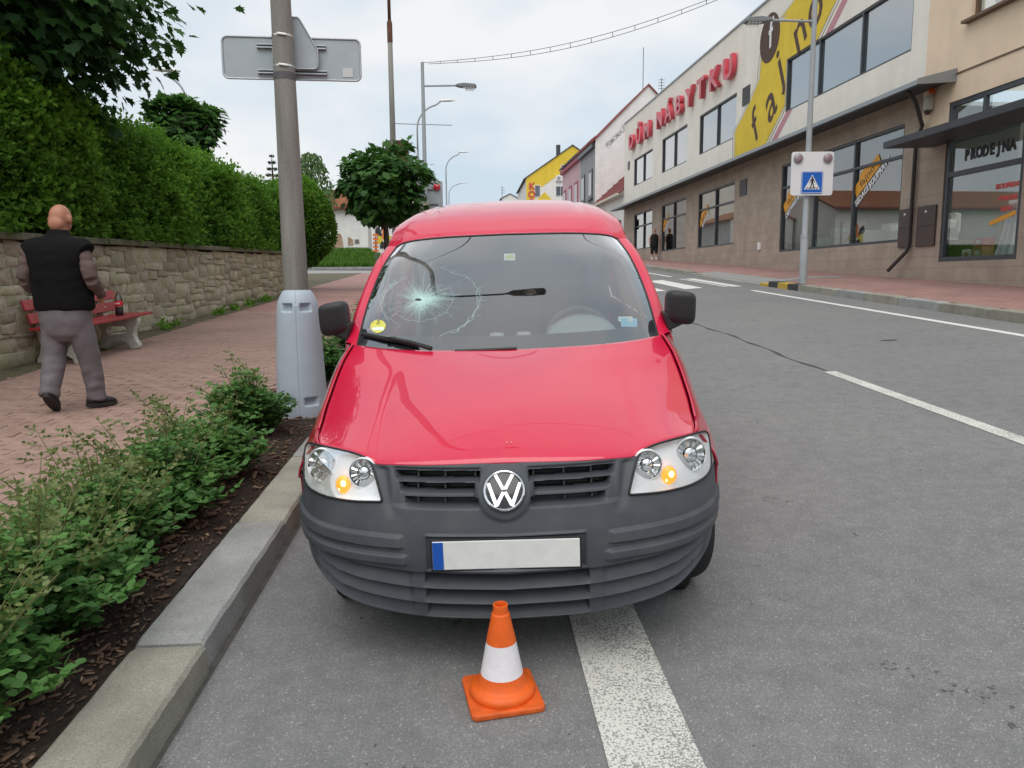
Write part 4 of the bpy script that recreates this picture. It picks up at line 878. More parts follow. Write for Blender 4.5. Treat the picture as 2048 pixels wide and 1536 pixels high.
# ---- headlights
HLO = [(.4505, .672), (.452, .6665), (.458, .6635), (.50, .6605), (.574, .6555), (.645, .6535), (.707, .6535), (.765, .6565), (.795, .663), (.808, .675), (.8125, .70), (.815, .74), (.815, .772), (.810, .792), (.797, .804), (.770, .811), (.72, .8155), (.66, .8165), (.60, .814), (.56, .810), (.528, .803), (.508, .794), (.496, .782), (.483, .76), (.467, .72)]
def closed(pts, n_):
    P = np.array(pts); k = len(P); out = []
    c = np.r_[0, np.cumsum(np.linalg.norm(np.roll(P, -1, 0)-P, axis=1))]; T = c[-1]
    for i in range(n_):
        d = T*i/n_; j = int(np.searchsorted(c, d, 'right')-1); f = (d-c[j])/(c[j+1]-c[j]); p0, p1, p2, p3 = (P[(j+q) % k] for q in (-1, 0, 1, 2))
        out.append(.5*((2*p1)+(-p0+p2)*f+(2*p0-5*p1+4*p2-p3)*f*f+(-p0+3*p1-3*p2+p3)*f**3))
    return np.array(out)
HL = closed(HLO, 120); HC = np.array((.635, .738))
def hl_pt(p, sgn, out=0.):
    y = fas(p[0], p[1]); e = .004; sx = (fas(p[0]+e, p[1])-fas(p[0]-e, p[1]))/(2*e); sz = (fas(p[0], p[1]+e)-fas(p[0], p[1]-e))/(2*e)
    nn = np.array((sx, -1, sz)); nn = nn/np.linalg.norm(nn); q = np.array((p[0], y, p[1]))+nn*out
    return (sgn*q[0], q[1], q[2])
for sgn in (1, -1):
    hd = thing('headlight'); hd.parent = van
    ring = lambda sc, out: [hl_pt(HC+(p-HC)*sc, sgn, out(sc) if callable(out) else out) for p in HL]
    n_ = len(HL)
    lens = MB(); dome = lambda sc: .0035+.011*(1-sc**2); rr = [1, .985, .95, .85, .7, .5, .3, .1, .01]
    vv = []; [vv.extend(ring(s_, dome)) for s_ in rr]
    ff = [(i*n_+j, i*n_+(j+1) % n_, (i+1)*n_+(j+1) % n_, (i+1)*n_+j) for i in range(len(rr)-1) for j in range(n_)]
    lens.add(vv, ff); lens.build('lens', MATS['lamp_lens'], hd, smooth=True)
    MB().tube(ring(1.008, .002)+[ring(1.008, .002)[0]], .0045, 6, cap=False).build('lamp_seal', MATS['black_plastic'], hd, smooth=True)
    hs = MB(); vv = []; prf_ = [(.995, .001), (.975, -.006), (.955, -.020), (.90, -.024), (.75, -.026), (.5, -.028), (.25, -.03), (.02, -.03)]
    for s_, o_ in prf_: vv.extend(ring(s_, o_))
    # sink the housing where the round lamps sit so that their bowls stay open
    bowls = [((.726, .754), .062), ((.534, .757), .053)]
    vv2 = []
    for v_ in vv:
        x, y, z = abs(v_[0]), v_[1], v_[2]
        vv2.append((v_[0], y, z))
    hs.add(vv2, [(i*n_+j, i*n_+(j+1) % n_, (i+1)*n_+(j+1) % n_, (i+1)*n_+j) for i in range(len(prf_)-1) for j in range(n_)])
    hs.build('lamp_housing', MATS['lamp_housing'], hd, smooth=True)
    for (cx_b, cz_b), r_ in bowls:
        base = hl_pt((cx_b, cz_b), sgn, -.020); e1 = hl_pt((cx_b+.02, cz_b), 1, 0); e0 = hl_pt((cx_b-.02, cz_b), 1, 0)
        ax = Vector((sgn*.30*(1 if cx_b > .6 else .5), -1, .10)).normalized(); exx = Vector((1, 0, 0)); exx = (exx-ax*exx.dot(ax)).normalized()
        M = frame((base[0], base[1], base[2]), exx, ax.cross(exx), ax)
        bw = MB().lathe([(r_*1.0, .010), (r_*1.06, .013), (r_*1.10, .006), (r_*1.12, -.012)], 40, M, cap=False); bw.build('lamp_rim', MATS['lamp_housing'], hd, smooth=40)
        nf = 40; mbp = MB(); prof_ = [(r_*1.0, .011), (r_*.93, .003), (r_*.8, -.004+.007), (r_*.6, .001), (r_*.42, .0005), (r_*.40, .004)]
        mbp.lathe([(r_, .011), (r_*.96, .006), (r_*.82, .0045), (r_*.60, .0035), (r_*.44, .003)], nf, M, cap=False)
        # facets: alternate flutes catch light and dark
        k0 = len(mbp.v)
        for i_ in range(5):
            for j_ in range(nf):
                idx = i_*nf+j_; v0 = Vector(mbp.v[idx]); w = .0022*(1 if (j_//2) % 2 else -1)*(1 if 0 < i_ < 4 else 0); mbp.v[idx] = tuple(v0+ax*w)
        mbp.lathe([(r_*.44, .003), (r_*.43, .0075), (r_*.33, .012), (r_*.16, .016), (.001, .017)], 20, M, cap=False)
        mbp.build('reflector', MATS['lamp_chrome'], hd, smooth=25)
        MB().lathe([(r_*.45, .0035), (r_*.47, .007), (r_*.45, .0085)], 24, M, cap=False).build('bulb_shield', MATS['interior_dark'], hd, smooth=30)
        MB().lathe([(r_*1.0, .012), (r_*.8, .017), (r_*.4, .022), (.001, .0235)], 32, M, cap=False).build('lamp_cover', MATS['lamp_lens'], hd, smooth=True)
    ib = hl_pt((.622, .706), sgn, -.022); ax = Vector((sgn*.22, -1, .12)).normalized(); exx = Vector((1, 0, 0)); exx = (exx-ax*exx.dot(ax)).normalized(); M = frame(ib, exx, ax.cross(exx), ax) @ Matrix.Diagonal((1.35, 1.6, 1, 1))
    MB().lathe([(.0225, -.002), (.0225, .004), (.020, .009), (.013, .014), (.001, .016)], 28, M, cap=False).build('indicator', MATS['amber_lens'], hd, smooth=35)
    MB().lathe([(.024, -.002), (.0255, .004), (.0225, .005)], 28, M, cap=False).build('indicator_rim', MATS['lamp_housing'], hd, smooth=35)
    for dx, dz, r_ in ((.004, .004, .0075), (-.010, -.010, .0026)):
        MB().lathe([(.001, .003), (r_, .002), (r_, 0)], 10, M @ Matrix.Translation((dx, dz, .0150 if dz > 0 else .0125))).build('bulb_spark', MATS['bulb_glow'], hd, smooth=True)
# ================================================================== TRAFFIC CONE
pm('cone_orange', (.80, .125, .012), .5, .10, 12, bump=.12, bscale=60, spec=.45); pm('cone_white', (.78, .74, .76), .45, .06, 30)
pm('cone_base', (.70, .115, .015), .6, .22, 16, bump=.25, bscale=60)
CNX, CNY = .088, 2.475; czc = roadz(CNX, CNY)
cone = thing('traffic_cone', (CNX, CNY, czc), rad(-9), 'orange traffic cone with one white band standing before the van', 'traffic cone'); cone.rotation_euler = (rad(2.2), rad(-1), rad(9))
bs = MB(); w_, r_ = .128, .022
poly = [(sx*(w_-r_)+r_*math.cos(a), sy*(w_-r_)+r_*math.sin(a)) for sx, sy, a0 in ((1, 1, 0), (-1, 1, 90), (-1, -1, 180), (1, -1, 270)) for a in (rad(a0+k*22.5) for k in range(5))]
bs.prism(poly, 0, .022); bs.build('base', MATS['cone_base'], cone, bevel=.006, seg=2)
MB().lathe([(.112, .020), (.116, .032), (.113, .044), (.104, .051), (.092, .055), (.084, .062), (.0745, .098)], 48, cap=False).build('skirt', MATS['cone_orange'], cone, smooth=True)
MB().lathe([(.0745, .098), (.0735, .100), (.052, .214)], 48, cap=False).build('white_band', MATS['cone_white'], cone, smooth=True)
MB().lathe([(.0525, .214), (.032, .312), (.031, .317), (.0275, .320), (.0255, .336), (.0265, .344), (.0245, .350), (.020, .350), (.0185, .342), (.0185, .29)], 40, cap=False).build('tip', MATS['cone_orange'], cone, smooth=40)

# ================================================================== LAMP POLE BESIDE THE VAN
m, n, l, b = node_mat('pole_concrete'); tc = n.new('ShaderNodeTexCoord')
c = ramp(n, l, noise(n, l, tc, 140, 4, .7), [(.3, (.19, .185, .17)), (.55, (.27, .262, .24)), (.8, (.38, .37, .345))])
mp = n.new('ShaderNodeMapping'); mp.inputs['Scale'].default_value = (14, 14, 1.2); l.new(tc.outputs['Object'], mp.inputs['Vector']); z_ = n.new('ShaderNodeTexNoise'); z_.inputs['Scale'].default_value = 1.; z_.inputs['Detail'].default_value = 5; l.new(mp.outputs['Vector'], z_.inputs['Vector'])
c = mixc(n, l, 1., c, ramp(n, l, z_.outputs['Fac'], [(.3, (.72, .71, .68)), (.7, (1.15, 1.14, 1.12))]), 'MULTIPLY'); l.new(c, b.inputs['Base Color']); b.inputs['Roughness'].default_value = .9; bumpn(n, l, noise(n, l, tc, 180, 3), b, .4, .003)
pm('galvanised', (.50, .53, .55), .45, .10, 9, metal=.55); pm('sign_back', (.40, .44, .46), .50, .07, 5, metal=.35); pm('steel_dark', (.10, .10, .105), .5, .2, 20)
pm('sleeve_plastic', (.43, .50, .56), .50, .05, 6, bump=.06, bscale=8, spec=.4); pm('sleeve_dark', (.10, .12, .135), .6); pm('lamp_grey', (.20, .21, .22), .45, .1, 10); pm('lamp_glass', (.75, .76, .74), .2, coat=.4)
pm('rusty_steel', (.20, .075, .04), .85, .5, 14, col2=(.06, .035, .03), bump=.3); pm('steel_paint', (.34, .37, .385), .5, .08, 4); pm('strap_steel', (.75, .73, .68), .3, metal=.9); pm('label_pale', (.62, .64, .62), .5)
PLX, PLY = -1.53, 6.75; plz = S_UP*PLY+.10
pole = thing('lamp_post', (PLX, PLY, plz), 0, 'tall tapering concrete lamp post inside the grey plastic sleeve', 'lamp post'); pole.rotation_euler = (0, rad(-.35), 0)
MB().lathe([(.112, -.1), (.106, 1.2), (.084, 3.4), (.066, 8.75)], 32).build('shaft', MATS['pole_concrete'], pole, smooth=True)
MB().lathe([(.072, 8.35), (.078, 8.4), (.078, 8.85), (.060, 8.90), (.080, 8.95), (.080, 9.12), (.05, 9.18)], 24).build('collar', MATS['steel_dark'], pole, smooth=30)
arm = [(0, 0, 9.1), (.03, -.005, 9.25)]+[(.95-.95*math.cos(a), -.10*math.sin(a), 9.25+.52*math.sin(a)) for a in lin(.25, 1.5, 9)]+[(1.65, -.12, 9.80)]
MB().tube(arm, [.042]*5+[.034]*(len(arm)-5), 12).build('arm', MATS['steel_dark'], pole, smooth=True)
hm = MB(); hm.tube([(1.55, -.12, 9.79), (1.73, -.12, 9.805), (1.80, -.12, 9.81), (2.10, -.12, 9.82), (2.30, -.12, 9.81), (2.33, -.12, 9.80)], [.04, .06, .12, .15, .13, .06], 16, sq=.5); hm.build('lamp_head', MATS['lamp_grey'], pole, smooth=40)
MB().lathe([(.001, -.05), (.09, -.035), (.115, 0)], 20, Matrix.Translation((2.05, -.12, 9.77))).build('lamp_bowl', MATS['lamp_glass'], pole, smooth=True)
cab = [(0.06, 0, 6.3+.0)]+[(x, .3*x, 6.3+.35*(x/9)**2*4-.25*x/3+.0) for x in lin(.4, 9.6, 22)]
MB().tube([(x, .33*x, 6.9-.22*math.sin(math.pi*min(x/10.4, 1))+.17*x) for x in lin(0.05, 9.5, 24)], .012, 5).build('span_cable', MATS['steel_dark'], pole, smooth=True)
# grey protective sleeve around the foot: two shells, pockets top and bottom
sl_ = thing('pole_sleeve', (PLX, PLY, plz-.02), rad(8), 'pale grey plastic impact sleeve wrapped round the pole foot', 'pole guard')
prf_ = pchip([0, .10, .55, .92, 1.00, 1.06, 1.105, 1.125], [.225, .222, .203, .185, .175, .155, .130, .112])
POCK = [(-1.1+.0, .975), (-2.05, .975), (-1.1, .155), (-2.05, .155)]
def slv(u, z):
    r = prf_(z)
    for pa, pz_ in POCK:
        da = (u-pa+math.pi) % (2*math.pi)-math.pi; k = (1-sstep(.16, .33, abs(da)))*(1-sstep(.022, .042, abs(z-pz_))); r -= .05*k*(sstep(-.05, .04, pz_+.03-z+.03))
    for sm in (-1.571, 1.571):
        da = (u-sm+math.pi) % (2*math.pi)-math.pi; r -= .006*(1-sstep(.0, .025, abs(da)))
    return (r*math.cos(u), r*math.sin(u), z)
zs_ = sorted(set(lin(0, 1.125, 60)+lin(.93, 1.02, 20)+lin(.10, .21, 20)))
MB().grid(slv, lin(-math.pi, math.pi, 161), zs_).build('sleeve_shell', MATS['sleeve_plastic'], sl_, smooth=50)
MB().lathe([(.112, 1.12), (.09, 1.12)], 32, cap=False).build('sleeve_rim', MATS['sleeve_plastic'], sl_)
for pz_ in (.975, .155): MB().box((-.0, -.155 if pz_ > .5 else -.187, pz_), (.05, .05, .05)).build('sleeve_clip', MATS['sleeve_plastic'], sl_, bevel=.008)
# sign plates seen from behind, strapped to the pole
def rrect(w, h, r, k=5):
    return [(sx*(w/2-r)+r*math.cos(a), sy*(h/2-r)+r*math.sin(a)) for sx, sy, a0 in ((1, 1, 0), (-1, 1, 90), (-1, -1, 180), (1, -1, 270)) for a in (rad(a0+90*q/(k-1)) for q in range(k))]
FM = lambda x, y, z: frame((x, y, z), (1, 0, 0), (0, 0, 1))         # local z faces the camera
fy = PLY+.17; scl = 1/1500*6.95
sp = thing('direction_sign', (PLX, fy, plz), rad(4), 'wide grey sheet-metal road sign seen from behind on the pole', 'road sign'); sp.rotation_euler = (0, rad(.2), rad(3))
sgz = 3.09
MB().prism(rrect(1.165, .345, .045), -.004, .004, FM(.005, 0, sgz)).build('sign_plate', MATS['sign_back'], sp)
rimp = rrect(1.165, .345, .045); MB().tube([(p[0]+.005, -.006, p[1]+sgz) for p in rimp+rimp[:1]], .009, 6, cap=False).build('folded_rim', MATS['galvanised'], sp, smooth=True)
for zz_ in (.095, -.115):
    for dz_ in (-.012, .012): MB().box((.005, -.022, sgz+zz_+dz_), (.585, .03, .010)).build('mounting_rail', MATS['galvanised'], sp)
MB().box((.475, -.0065, sgz-.105), (.085, .004, .075)).build('maker_label', MATS['label_pale'], sp)
st = thing('warning_sign', (PLX, fy-.055, plz), rad(5), 'grey back of a clipped triangular road sign on the pole', 'road sign'); st.rotation_euler = (0, rad(.2), rad(3))
tri = [(-.135, -.23), (.165, -.23), (.187, -.225), (.20, -.208), (.203, -.18), (.203, -.075), (.065, .17), (.045, .19), (.005, .19), (-.015, .17), (-.172, -.06), (-.172, -.18), (-.168, -.21), (-.155, -.225)]
MB().prism(tri, -.003, .003, FM(.03, 0, sgz+.135)).build('sign_plate', MATS['sign_back'], st)
MB().tube([(p[0]+.03, -.005, p[1]+sgz+.135) for p in tri+tri[:1]], .007, 6, cap=False).build('folded_rim', MATS['galvanised'], st, smooth=True)
for zz_ in (.13, -.115):
    rr_ = float(np.interp(sgz+zz_, [1.2, 3.4, 8.3], [.106, .084, .066]))+.0015
    MB().lathe([(rr_, -.008), (rr_+.001, -.007), (rr_+.001, .007), (rr_, .008)], 32, Matrix.Translation((0, 0, sgz+zz_)), cap=False).build('strap', MATS['strap_steel'], pole)
    o = MB().box((0, 0, 0), (.075, .012, .017), rz=.12).build('strap_clip', MATS['strap_steel'], pole, bevel=.003); o.location = (.015, -rr_-.004, sgz+zz_-.003); o.rotation_euler = (0, rad(6), 0)
MB().lathe([(.0895, -.03), (.092, -.028), (.092, .028), (.0895, .03)], 32, Matrix.Translation((0, 0, sgz-.195)), cap=False).build('strap_band', MATS['steel_dark'], pole)

# ================================================================== STONE WALL
m, n, l, b = node_mat('wall_stone'); tc = n.new('ShaderNodeTexCoord')
c = ramp(n, l, noise(n, l, tc, 11, 6, .65), [(.28, (.22, .185, .135)), (.45, (.38, .33, .245)), (.6, (.45, .41, .32)), (.8, (.40, .385, .33))])
c = mixc(n, l, ramp(n, l, noise(n, l, tc, 1.3, 5, .7), [(.48, (0, 0, 0)), (.72, (.65, .65, .65))]), c, (.23, .25, .10))
l.new(c, b.inputs['Base Color']); b.inputs['Roughness'].default_value = .93; bumpn(n, l, noise(n, l, tc, 26, 6, .7), b, .9, .025); per_object(m, .22, .018)
pm('wall_mortar', (.42, .385, .31), .95, .3, 9, bump=.8, bscale=45, dist=.02); pm('coping_stone', (.155, .145, .105), .93, .3, 6, col2=(.09, .10, .05), bump=.5, bscale=40)
WX = -5.2
def wtop(y): return 2.187-.09+(y-8.76)*.0215
wbase = lambda y: pz(WX, y)
wall = MB(); yy = lin(1.5, 22.0, 40); wall.grid(lambda y, t: (WX-.03, y, wbase(y)-.1+(wtop(y)-wbase(y)+.06)*t), yy, [0, .5, 1]); wall.grid(lambda y, t: (WX-.43, y, wbase(y)-.1+(wtop(y)-wbase(y)+.06)*t), yy, [0, 1])
wall.grid(lambda x, t: (x, 22.0, wbase(22.0)-.1+(wtop(22.0)-wbase(22.0)+.06)*t), [WX-.43, WX-.03], [0, 1])
wl_ = tag(wall.build('stone_wall', MATS['wall_mortar']), 'low buff rubble stone retaining wall under the hedge', 'wall')
rg = random.Random(21)
rows = []
nst = 0
# stones: irregular courses whose joints wander
course_h = [.145, .175, .14, .19, .135, .175, .15, .17, .145, .16, .14]
z_c = 0.
STONES = []
def stone(y0, y1, z0, z1):
    g = .004+rg.random()*.008; cy0, cy1, cz0, cz1 = y0+g, y1-g, z0+g, z1-g
    j = lambda s: rg.uniform(-s, s); hw = (cy1-cy0); hh = (cz1-cz0)
    pr = rg.uniform(.006, .030)
    base = [(cy0+j(.012), cz0+j(.012)), (cy0+hw*.5+j(.03), cz0-.004+j(.012)), (cy1+j(.012), cz0+j(.012)), (cy1+.004+j(.01), cz0+hh*.5+j(.02)), (cy1+j(.018), cz1+j(.016)), (cy0+hw*.5+j(.03), cz1+.004+j(.016)), (cy0+j(.018), cz1+j(.016)), (cy0-.004+j(.01), cz0+hh*.5+j(.02))]
    cyc, czc_ = (cy0+cy1)/2, (cz0+cz1)/2; v = []
    for k, (dx, sc_) in enumerate(((-.03, 1.0), (pr*.55, .985), (pr, .86))):
        for p in base:
            v.append((dx+(j(.006) if k == 2 else 0), (p[0]-cyc)*sc_, (p[1]-czc_)*sc_))
    v.append((pr+.006+j(.006), 0, 0))
    f = [(k*8+i, k*8+(i+1) % 8, (k+1)*8+(i+1) % 8, (k+1)*8+i) for k in range(2) for i in range(8)]+[(16+i, 16+(i+1) % 8, 24) for i in range(8)]
    STONES.append((cyc, v, f, (WX-.03, cyc, czc_)))
for ci, ch in enumerate(course_h):
    y = 7.7+rg.random()*.2
    while y < 21.9:
        L = rg.choice((.2, .26, .32, .38, .48, .6))*rg.uniform(.85, 1.15)*(1 if ch < .2 else .85)*(1.0 if y < 12 else 1.25)
        wob = lambda c_: .045*math.sin((y+L/2)*1.25+c_*2.1)+.03*math.sin((y+L/2)*2.9+c_*1.3) if 0 < c_ else 0
        zb = wbase(y)+.02+z_c+wob(ci); zt = wbase(y)+.02+z_c+ch+wob(ci+1)
        top = wtop(y)-.005
        if zb < top-.08:
            if zt > top-.06: zt = top
            if ch > .18 and rg.random() < .35 and zt-zb > .16:
                zm = zb+(zt-zb)*rg.uniform(.4, .6); stone(y, y+L*.97, zb, zm); stone(y, y+L*.97, zm, zt); nst += 2
            else: stone(y, y+L*.97, zb+rg.uniform(-.012, .012), zt+rg.uniform(-.012, .012)); nst += 1
        y += L
    z_c += ch
STONES.sort(key=lambda q: q[0])
for _, v, f, loc in STONES[:300]: MB().add(v, f).build('stone', MATS['wall_stone'], wl_, smooth=45).location = loc
far_ = MB()
for _, v, f, loc in STONES[300:]: far_.add([(a+loc[0], b_+loc[1], c_+loc[2]) for a, b_, c_ in v], f)
if far_.v: far_.build('far_stones', MATS['wall_stone'], wl_, smooth=45)['kind'] = 'stuff'
print('stones', len(STONES))
y = 2.0
while y < 22.05:
    L = rg.uniform(1.2, 1.7); y1 = min(y+L, 22.1); a, b2 = wtop(y), wtop(y1)
    cp = MB(); w0, w1 = WX-.47, WX+.065
    cp.add([(w0, y+.006, a), (w1, y+.006, a), (w1, y1-.006, b2), (w0, y1-.006, b2), (w0, y+.006, a+.10), (w1, y+.006, a+.085), (w1, y1-.006, b2+.085), (w0, y1-.006, b2+.10)], [(3, 2, 1, 0), (4, 5, 6, 7), (0, 1, 5, 4), (1, 2, 6, 5), (2, 3, 7, 6), (3, 0, 4, 7)])
    o = cp.build('coping_slab', MATS['coping_stone'], wl_, bevel=.012, seg=2); o.location = (rg.uniform(-.008, .008), 0, rg.uniform(-.004, .004)); y = y1
# raised garden behind the wall
tag(MB().grid(lambda x, y: (x, y, wtop(min(y, 22.2))-.06+.02*max(0, -5.4-x)), [-40, -14, -8, -5.62], lin(1, 22.2, 8)).build('garden', MATS['mossy_ground']), kind='structure')

# ================================================================== BENCH
m = pm('bench_red', (.33, .028, .03), .45, .16, 14, bump=.08, bscale=30, coat=.15); pm('bench_concrete', (.52, .51, .46), .85, .12, 20, bump=.25, bscale=120); per_object(m, .08)
BY0, BY1 = 8.95, 10.95
bench = thing('park_bench', (-4.93, (BY0+BY1)/2, pz(-4.85, (BY0+BY1)/2)+.006), 0, 'red slatted bench on pale concrete legs against the stone wall', 'bench')
bench.rotation_euler = (math.atan(S_UP), 0, rad(-3.2)); hl_ = (BY1-BY0)/2
_lp = [(.36, 0), (.40, .01), (.405, .05), (.36, .10), (.335, .17), (.345, .24), (.39, .31), (.425, .37), (.42, .42), (.36, .43), (-.02, .40), (-.10, .46), (-.19, .80), (-.26, .80), (-.20, .42), (-.19, .30), (-.17, .22), (-.20, .12), (-.24, .06), (-.25, 0), (-.10, 0), (-.08, .06), (-.02, .10), (.18, .10), (.25, .06), (.27, 0)]
legp = [(a*.86, b) for a, b in _lp]
hole = [(-.05, .18), (.17, .18), (.23, .24), (.18, .31), (-.04, .31), (-.08, .25)]
for ly in (-hl_+.30, hl_-.38):
    lg = bpy.data.curves.new('leg', 'CURVE'); lg.dimensions = '2D'; lg.fill_mode = 'BOTH'; lg.extrude = .045; lg.bevel_depth = .006; lg.bevel_resolution = 1
    for pl in (legp, hole):
        sp_ = lg.splines.new('POLY'); sp_.points.add(len(pl)-1); sp_.use_cyclic_u = True
        for p_, q in zip(sp_.points, pl): p_.co = (q[0], q[1], 0, 1)
    tmp = bpy.data.objects.new('leg', lg); me = bpy.data.meshes.new_from_object(tmp); bpy.data.objects.remove(tmp); me.materials.clear(); me.materials.append(MATS['bench_concrete'])
    me.transform(frame((0, ly, 0), (1, 0, 0), (0, 0, 1))); link('leg', me, bench)
for sx in (-.05, .075, .20, .325): MB().box((sx, 0, .44+.012*(sx > .3)), (.115, 2*hl_, .035), rz=0).build('seat_slat', MATS['bench_red'], bench, bevel=.006)
for k in range(2):
    bx_, bz_ = -.095-.05*k*1.0, .56+.155*k
    o = MB().box((0, 0, 0), (.03, 2*hl_, .125)).build('back_slat', MATS['bench_red'], bench, bevel=.006); o.location = (bx_, 0, bz_); o.rotation_euler = (0, rad(-18), 0)
    for ly in (-hl_+.30, hl_-.38):
        MB().lathe([(.001, .006), (.012, .004), (.012, 0)], 10, frame((.017, ly, 0), (0, 1, 0), (0, 0, 1))).build('bolt', MATS['strap_steel'], o)
# ---- cola bottle on the seat
glass_mat('bottle_plastic', (.80, .80, .80), 1.3, 1.45); pm('cola', (.012, .006, .005), .15, coat=.5); pm('label_red', (.62, .01, .02), .4); pm('cap_red', (.35, .12, .12), .4); pm('white_print', (.8, .8, .8), .5)
bt = thing('drink_bottle', (0, 0, 0), 0, 'plastic cola bottle with red label standing on the bench seat', 'bottle')
bt.parent = None; _bw = Matrix.LocRotScale(bench.location, bench.rotation_euler, None) @ Vector((.17, .50, .459)); bt.location = _bw
MB().lathe([(.04, 0), (.05, .012), (.052, .03), (.049, .09), (.046, .11), (.049, .13), (.050, .20), (.044, .235), (.026, .285), (.0155, .305), (.0155, .32)], 24, cap=False).build('bottle_body', MATS['bottle_plastic'], bt, smooth=True)
MB().lathe([(.001, .004), (.04, .004), (.048, .014), (.050, .03), (.048, .10), (.047, .115)], 24).build('drink', MATS['cola'], bt, smooth=40)
lb_ = MB().lathe([(.0485, .130), (.0510, .140), (.0518, .188), (.0505, .198)], 32, cap=False).build('label', MATS['label_red'], bt, smooth=True)
MB().lathe([(.018, .312), (.018, .332), (.014, .335), (.001, .335)], 16).build('cap', MATS['cap_red'], bt, smooth=30)
for k, ch in enumerate('Coca-Cola'):
    a = -1.571-.55+k*.135; text(ch, .032, .0003, 'label_print', MATS['white_print'], lb_, frame((.0528*math.cos(a), .0528*math.sin(a), .164), (-math.sin(a), math.cos(a), 0), (0, 0, 1)), shear=.25, bold=.0006)
# ================================================================== VEGETATION
leaf_mat('hedge_leaf', (.014, .055, .010), (.19, .40, .045), .40, .6, .15); leaf_mat('maple_leaf', (.022, .070, .016), (.10, .23, .045), .34, .55, .25); leaf_mat('rose_leaf', (.050, .14, .040), (.17, .35, .085), .32, .5, .3)
leaf_mat('rose_tip', (.13, .20, .055), (.23, .27, .09), .35); leaf_mat('grass_blade', (.05, .13, .015), (.15, .30, .04), .4); leaf_mat('needle', (.03, .07, .03), (.06, .11, .04), .2); leaf_mat('birch_leaf', (.08, .16, .05), (.17, .28, .09), .4)
pm('hedge_core', (.012, .026, .006), 1., .4, 8, spec=.05); pm('tree_bark', (.075, .06, .048), .95, .35, 18, bump=.7, bscale=40); pm('rose_cane', (.13, .14, .05), .7, .3, 20); pm('twig', (.07, .05, .035), .9)  # hedge_core: near-black filler added so gaps between leaves look dark
# leaf shapes (side, along, normal); all made of quads
OVAL = np.array([(0, 0, 0), (-.30, .30, .05), (-.30, .68, .05), (0, 1, 0), (.30, .68, .05), (.30, .30, .05), (0, .5, -.02)]); OVAL_F = np.array([(0, 6, 2, 1), (6, 3, 3, 2), (0, 5, 4, 6), (6, 4, 3, 3)])
OV = np.array([(0, 0, 0), (.32, .42, .05), (0, 1, 0), (-.32, .42, .05)]); OV_F = np.array([(0, 1, 2, 3)])
OV6 = np.array([(0, 0, 0), (.27, .25, .06), (.30, .6, .06), (0, 1, -.03), (-.30, .6, .06), (-.27, .25, .06), (0, .3, 0), (0, .65, -.01)])
OV6_F = np.array([(0, 1, 2, 7), (7, 2, 3, 3), (0, 7, 4, 5), (7, 3, 3, 4)])
OVQ = np.array([(0, 0, 0), (.29, .22, .05), (.31, .58, .05), (0, 1, -.04), (-.31, .58, .05), (-.29, .22, .05), (0, .45, -.02)]); OVQ_F = np.array([(0, 1, 2, 6), (6, 2, 3, 4), (0, 6, 4, 5)])
# five-lobed maple leaf as a fan of quads about its middle
_mp = [(0, 0), (.18, .06), (.52, .02), (.36, .22), (.60, .46), (.36, .46), (.40, .66), (.20, .62), (0, 1.0), (-.20, .62), (-.40, .66), (-.36, .46), (-.60, .46), (-.36, .22), (-.52, .02), (-.18, .06)]
MAPLE = np.array([(x, y, .10*abs(x)-.06*y*y) for x, y in _mp]+[(0, .34, .0)]); MAPLE_F = np.array([(16, i, (i+1), (i+2) % 16) for i in range(0, 16, 2)])
def leaves(name, pos, axis, size, mat, parent, shape, rng=RNG, up=None, pt_val=None, kind=None):
    tv, tf = shape; V, F = scatter(tv, tf, pos, rot_frames(axis, up, rng), size)
    r = RNG.random(len(pos)) if pt_val is None else pt_val
    o = fast_mesh(name, V, F, mat, parent, pt_val=np.repeat(np.clip(r, 0, 1), len(tv)))
    if kind: o['kind'] = kind
    return o
def lumps(P, seed, freqs=((.9, .5), (2.3, .28), (5., .14))):
    """cheap smooth 3-D noise in about -1..1"""
    r = np.random.default_rng(seed); v = np.zeros(len(P))
    for f, a in freqs:
        for _ in range(3):
            d = r.normal(size=3); d /= np.linalg.norm(d); v += a/1.7*np.sin(P @ d*f*2.2+r.random()*6.28)
    return v
# ---- hedge above the wall
HX0, HX1, HY0, HY1 = -7.6, -5.30, 5.6, 22.6
htop = lambda y: wtop(y)+2.02+.30*sstep(13, 8, y)-.012*(y-9)
hedge = thing('hedge', (-6.4, 14, wtop(14)), 0, 'long dense clipped green hedge growing above the stone wall', 'hedge')
def to_local(o, V): return V-np.array(o.location)
cm = MB()
def hcore(a, y):
    zb, zt = wtop(y)-.05, htop(y)-.30; ring = [(HX1-.34, zb), (HX1-.26, zb+.5), (HX1-.30, zt-.5), (HX1-.7, zt), (HX0+.7, zt), (HX0+.3, zt-.5), (HX0+.3, zb)]
    x, z = ring[int(a)]; k = .13*math.sin(y*2.3+a*1.7)+.09*math.sin(y*5.1+a); return (x+k-hedge.location.x, y-hedge.location.y, z+k*.6-hedge.location.z)
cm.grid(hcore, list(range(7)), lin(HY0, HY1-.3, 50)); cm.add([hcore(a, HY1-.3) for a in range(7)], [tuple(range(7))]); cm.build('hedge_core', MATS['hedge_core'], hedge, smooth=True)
N = 80000; y_ = HY0+(HY1-HY0)*RNG.random(N)**1.25; which = RNG.random(N); zb_ = np.array([wtop(v) for v in (0., 1.)]); wt = zb_[0]+(zb_[1]-zb_[0])*y_; ht = wt+2.02+.30*np.clip((13-y_)/5, 0, 1)**2*(3-2*np.clip((13-y_)/5, 0, 1))-.012*(y_-9)
P = np.zeros((N, 3)); Nn = np.zeros((N, 3)); fr_ = which < .62; tp_ = (which >= .62) & (which < .92); en_ = which >= .92
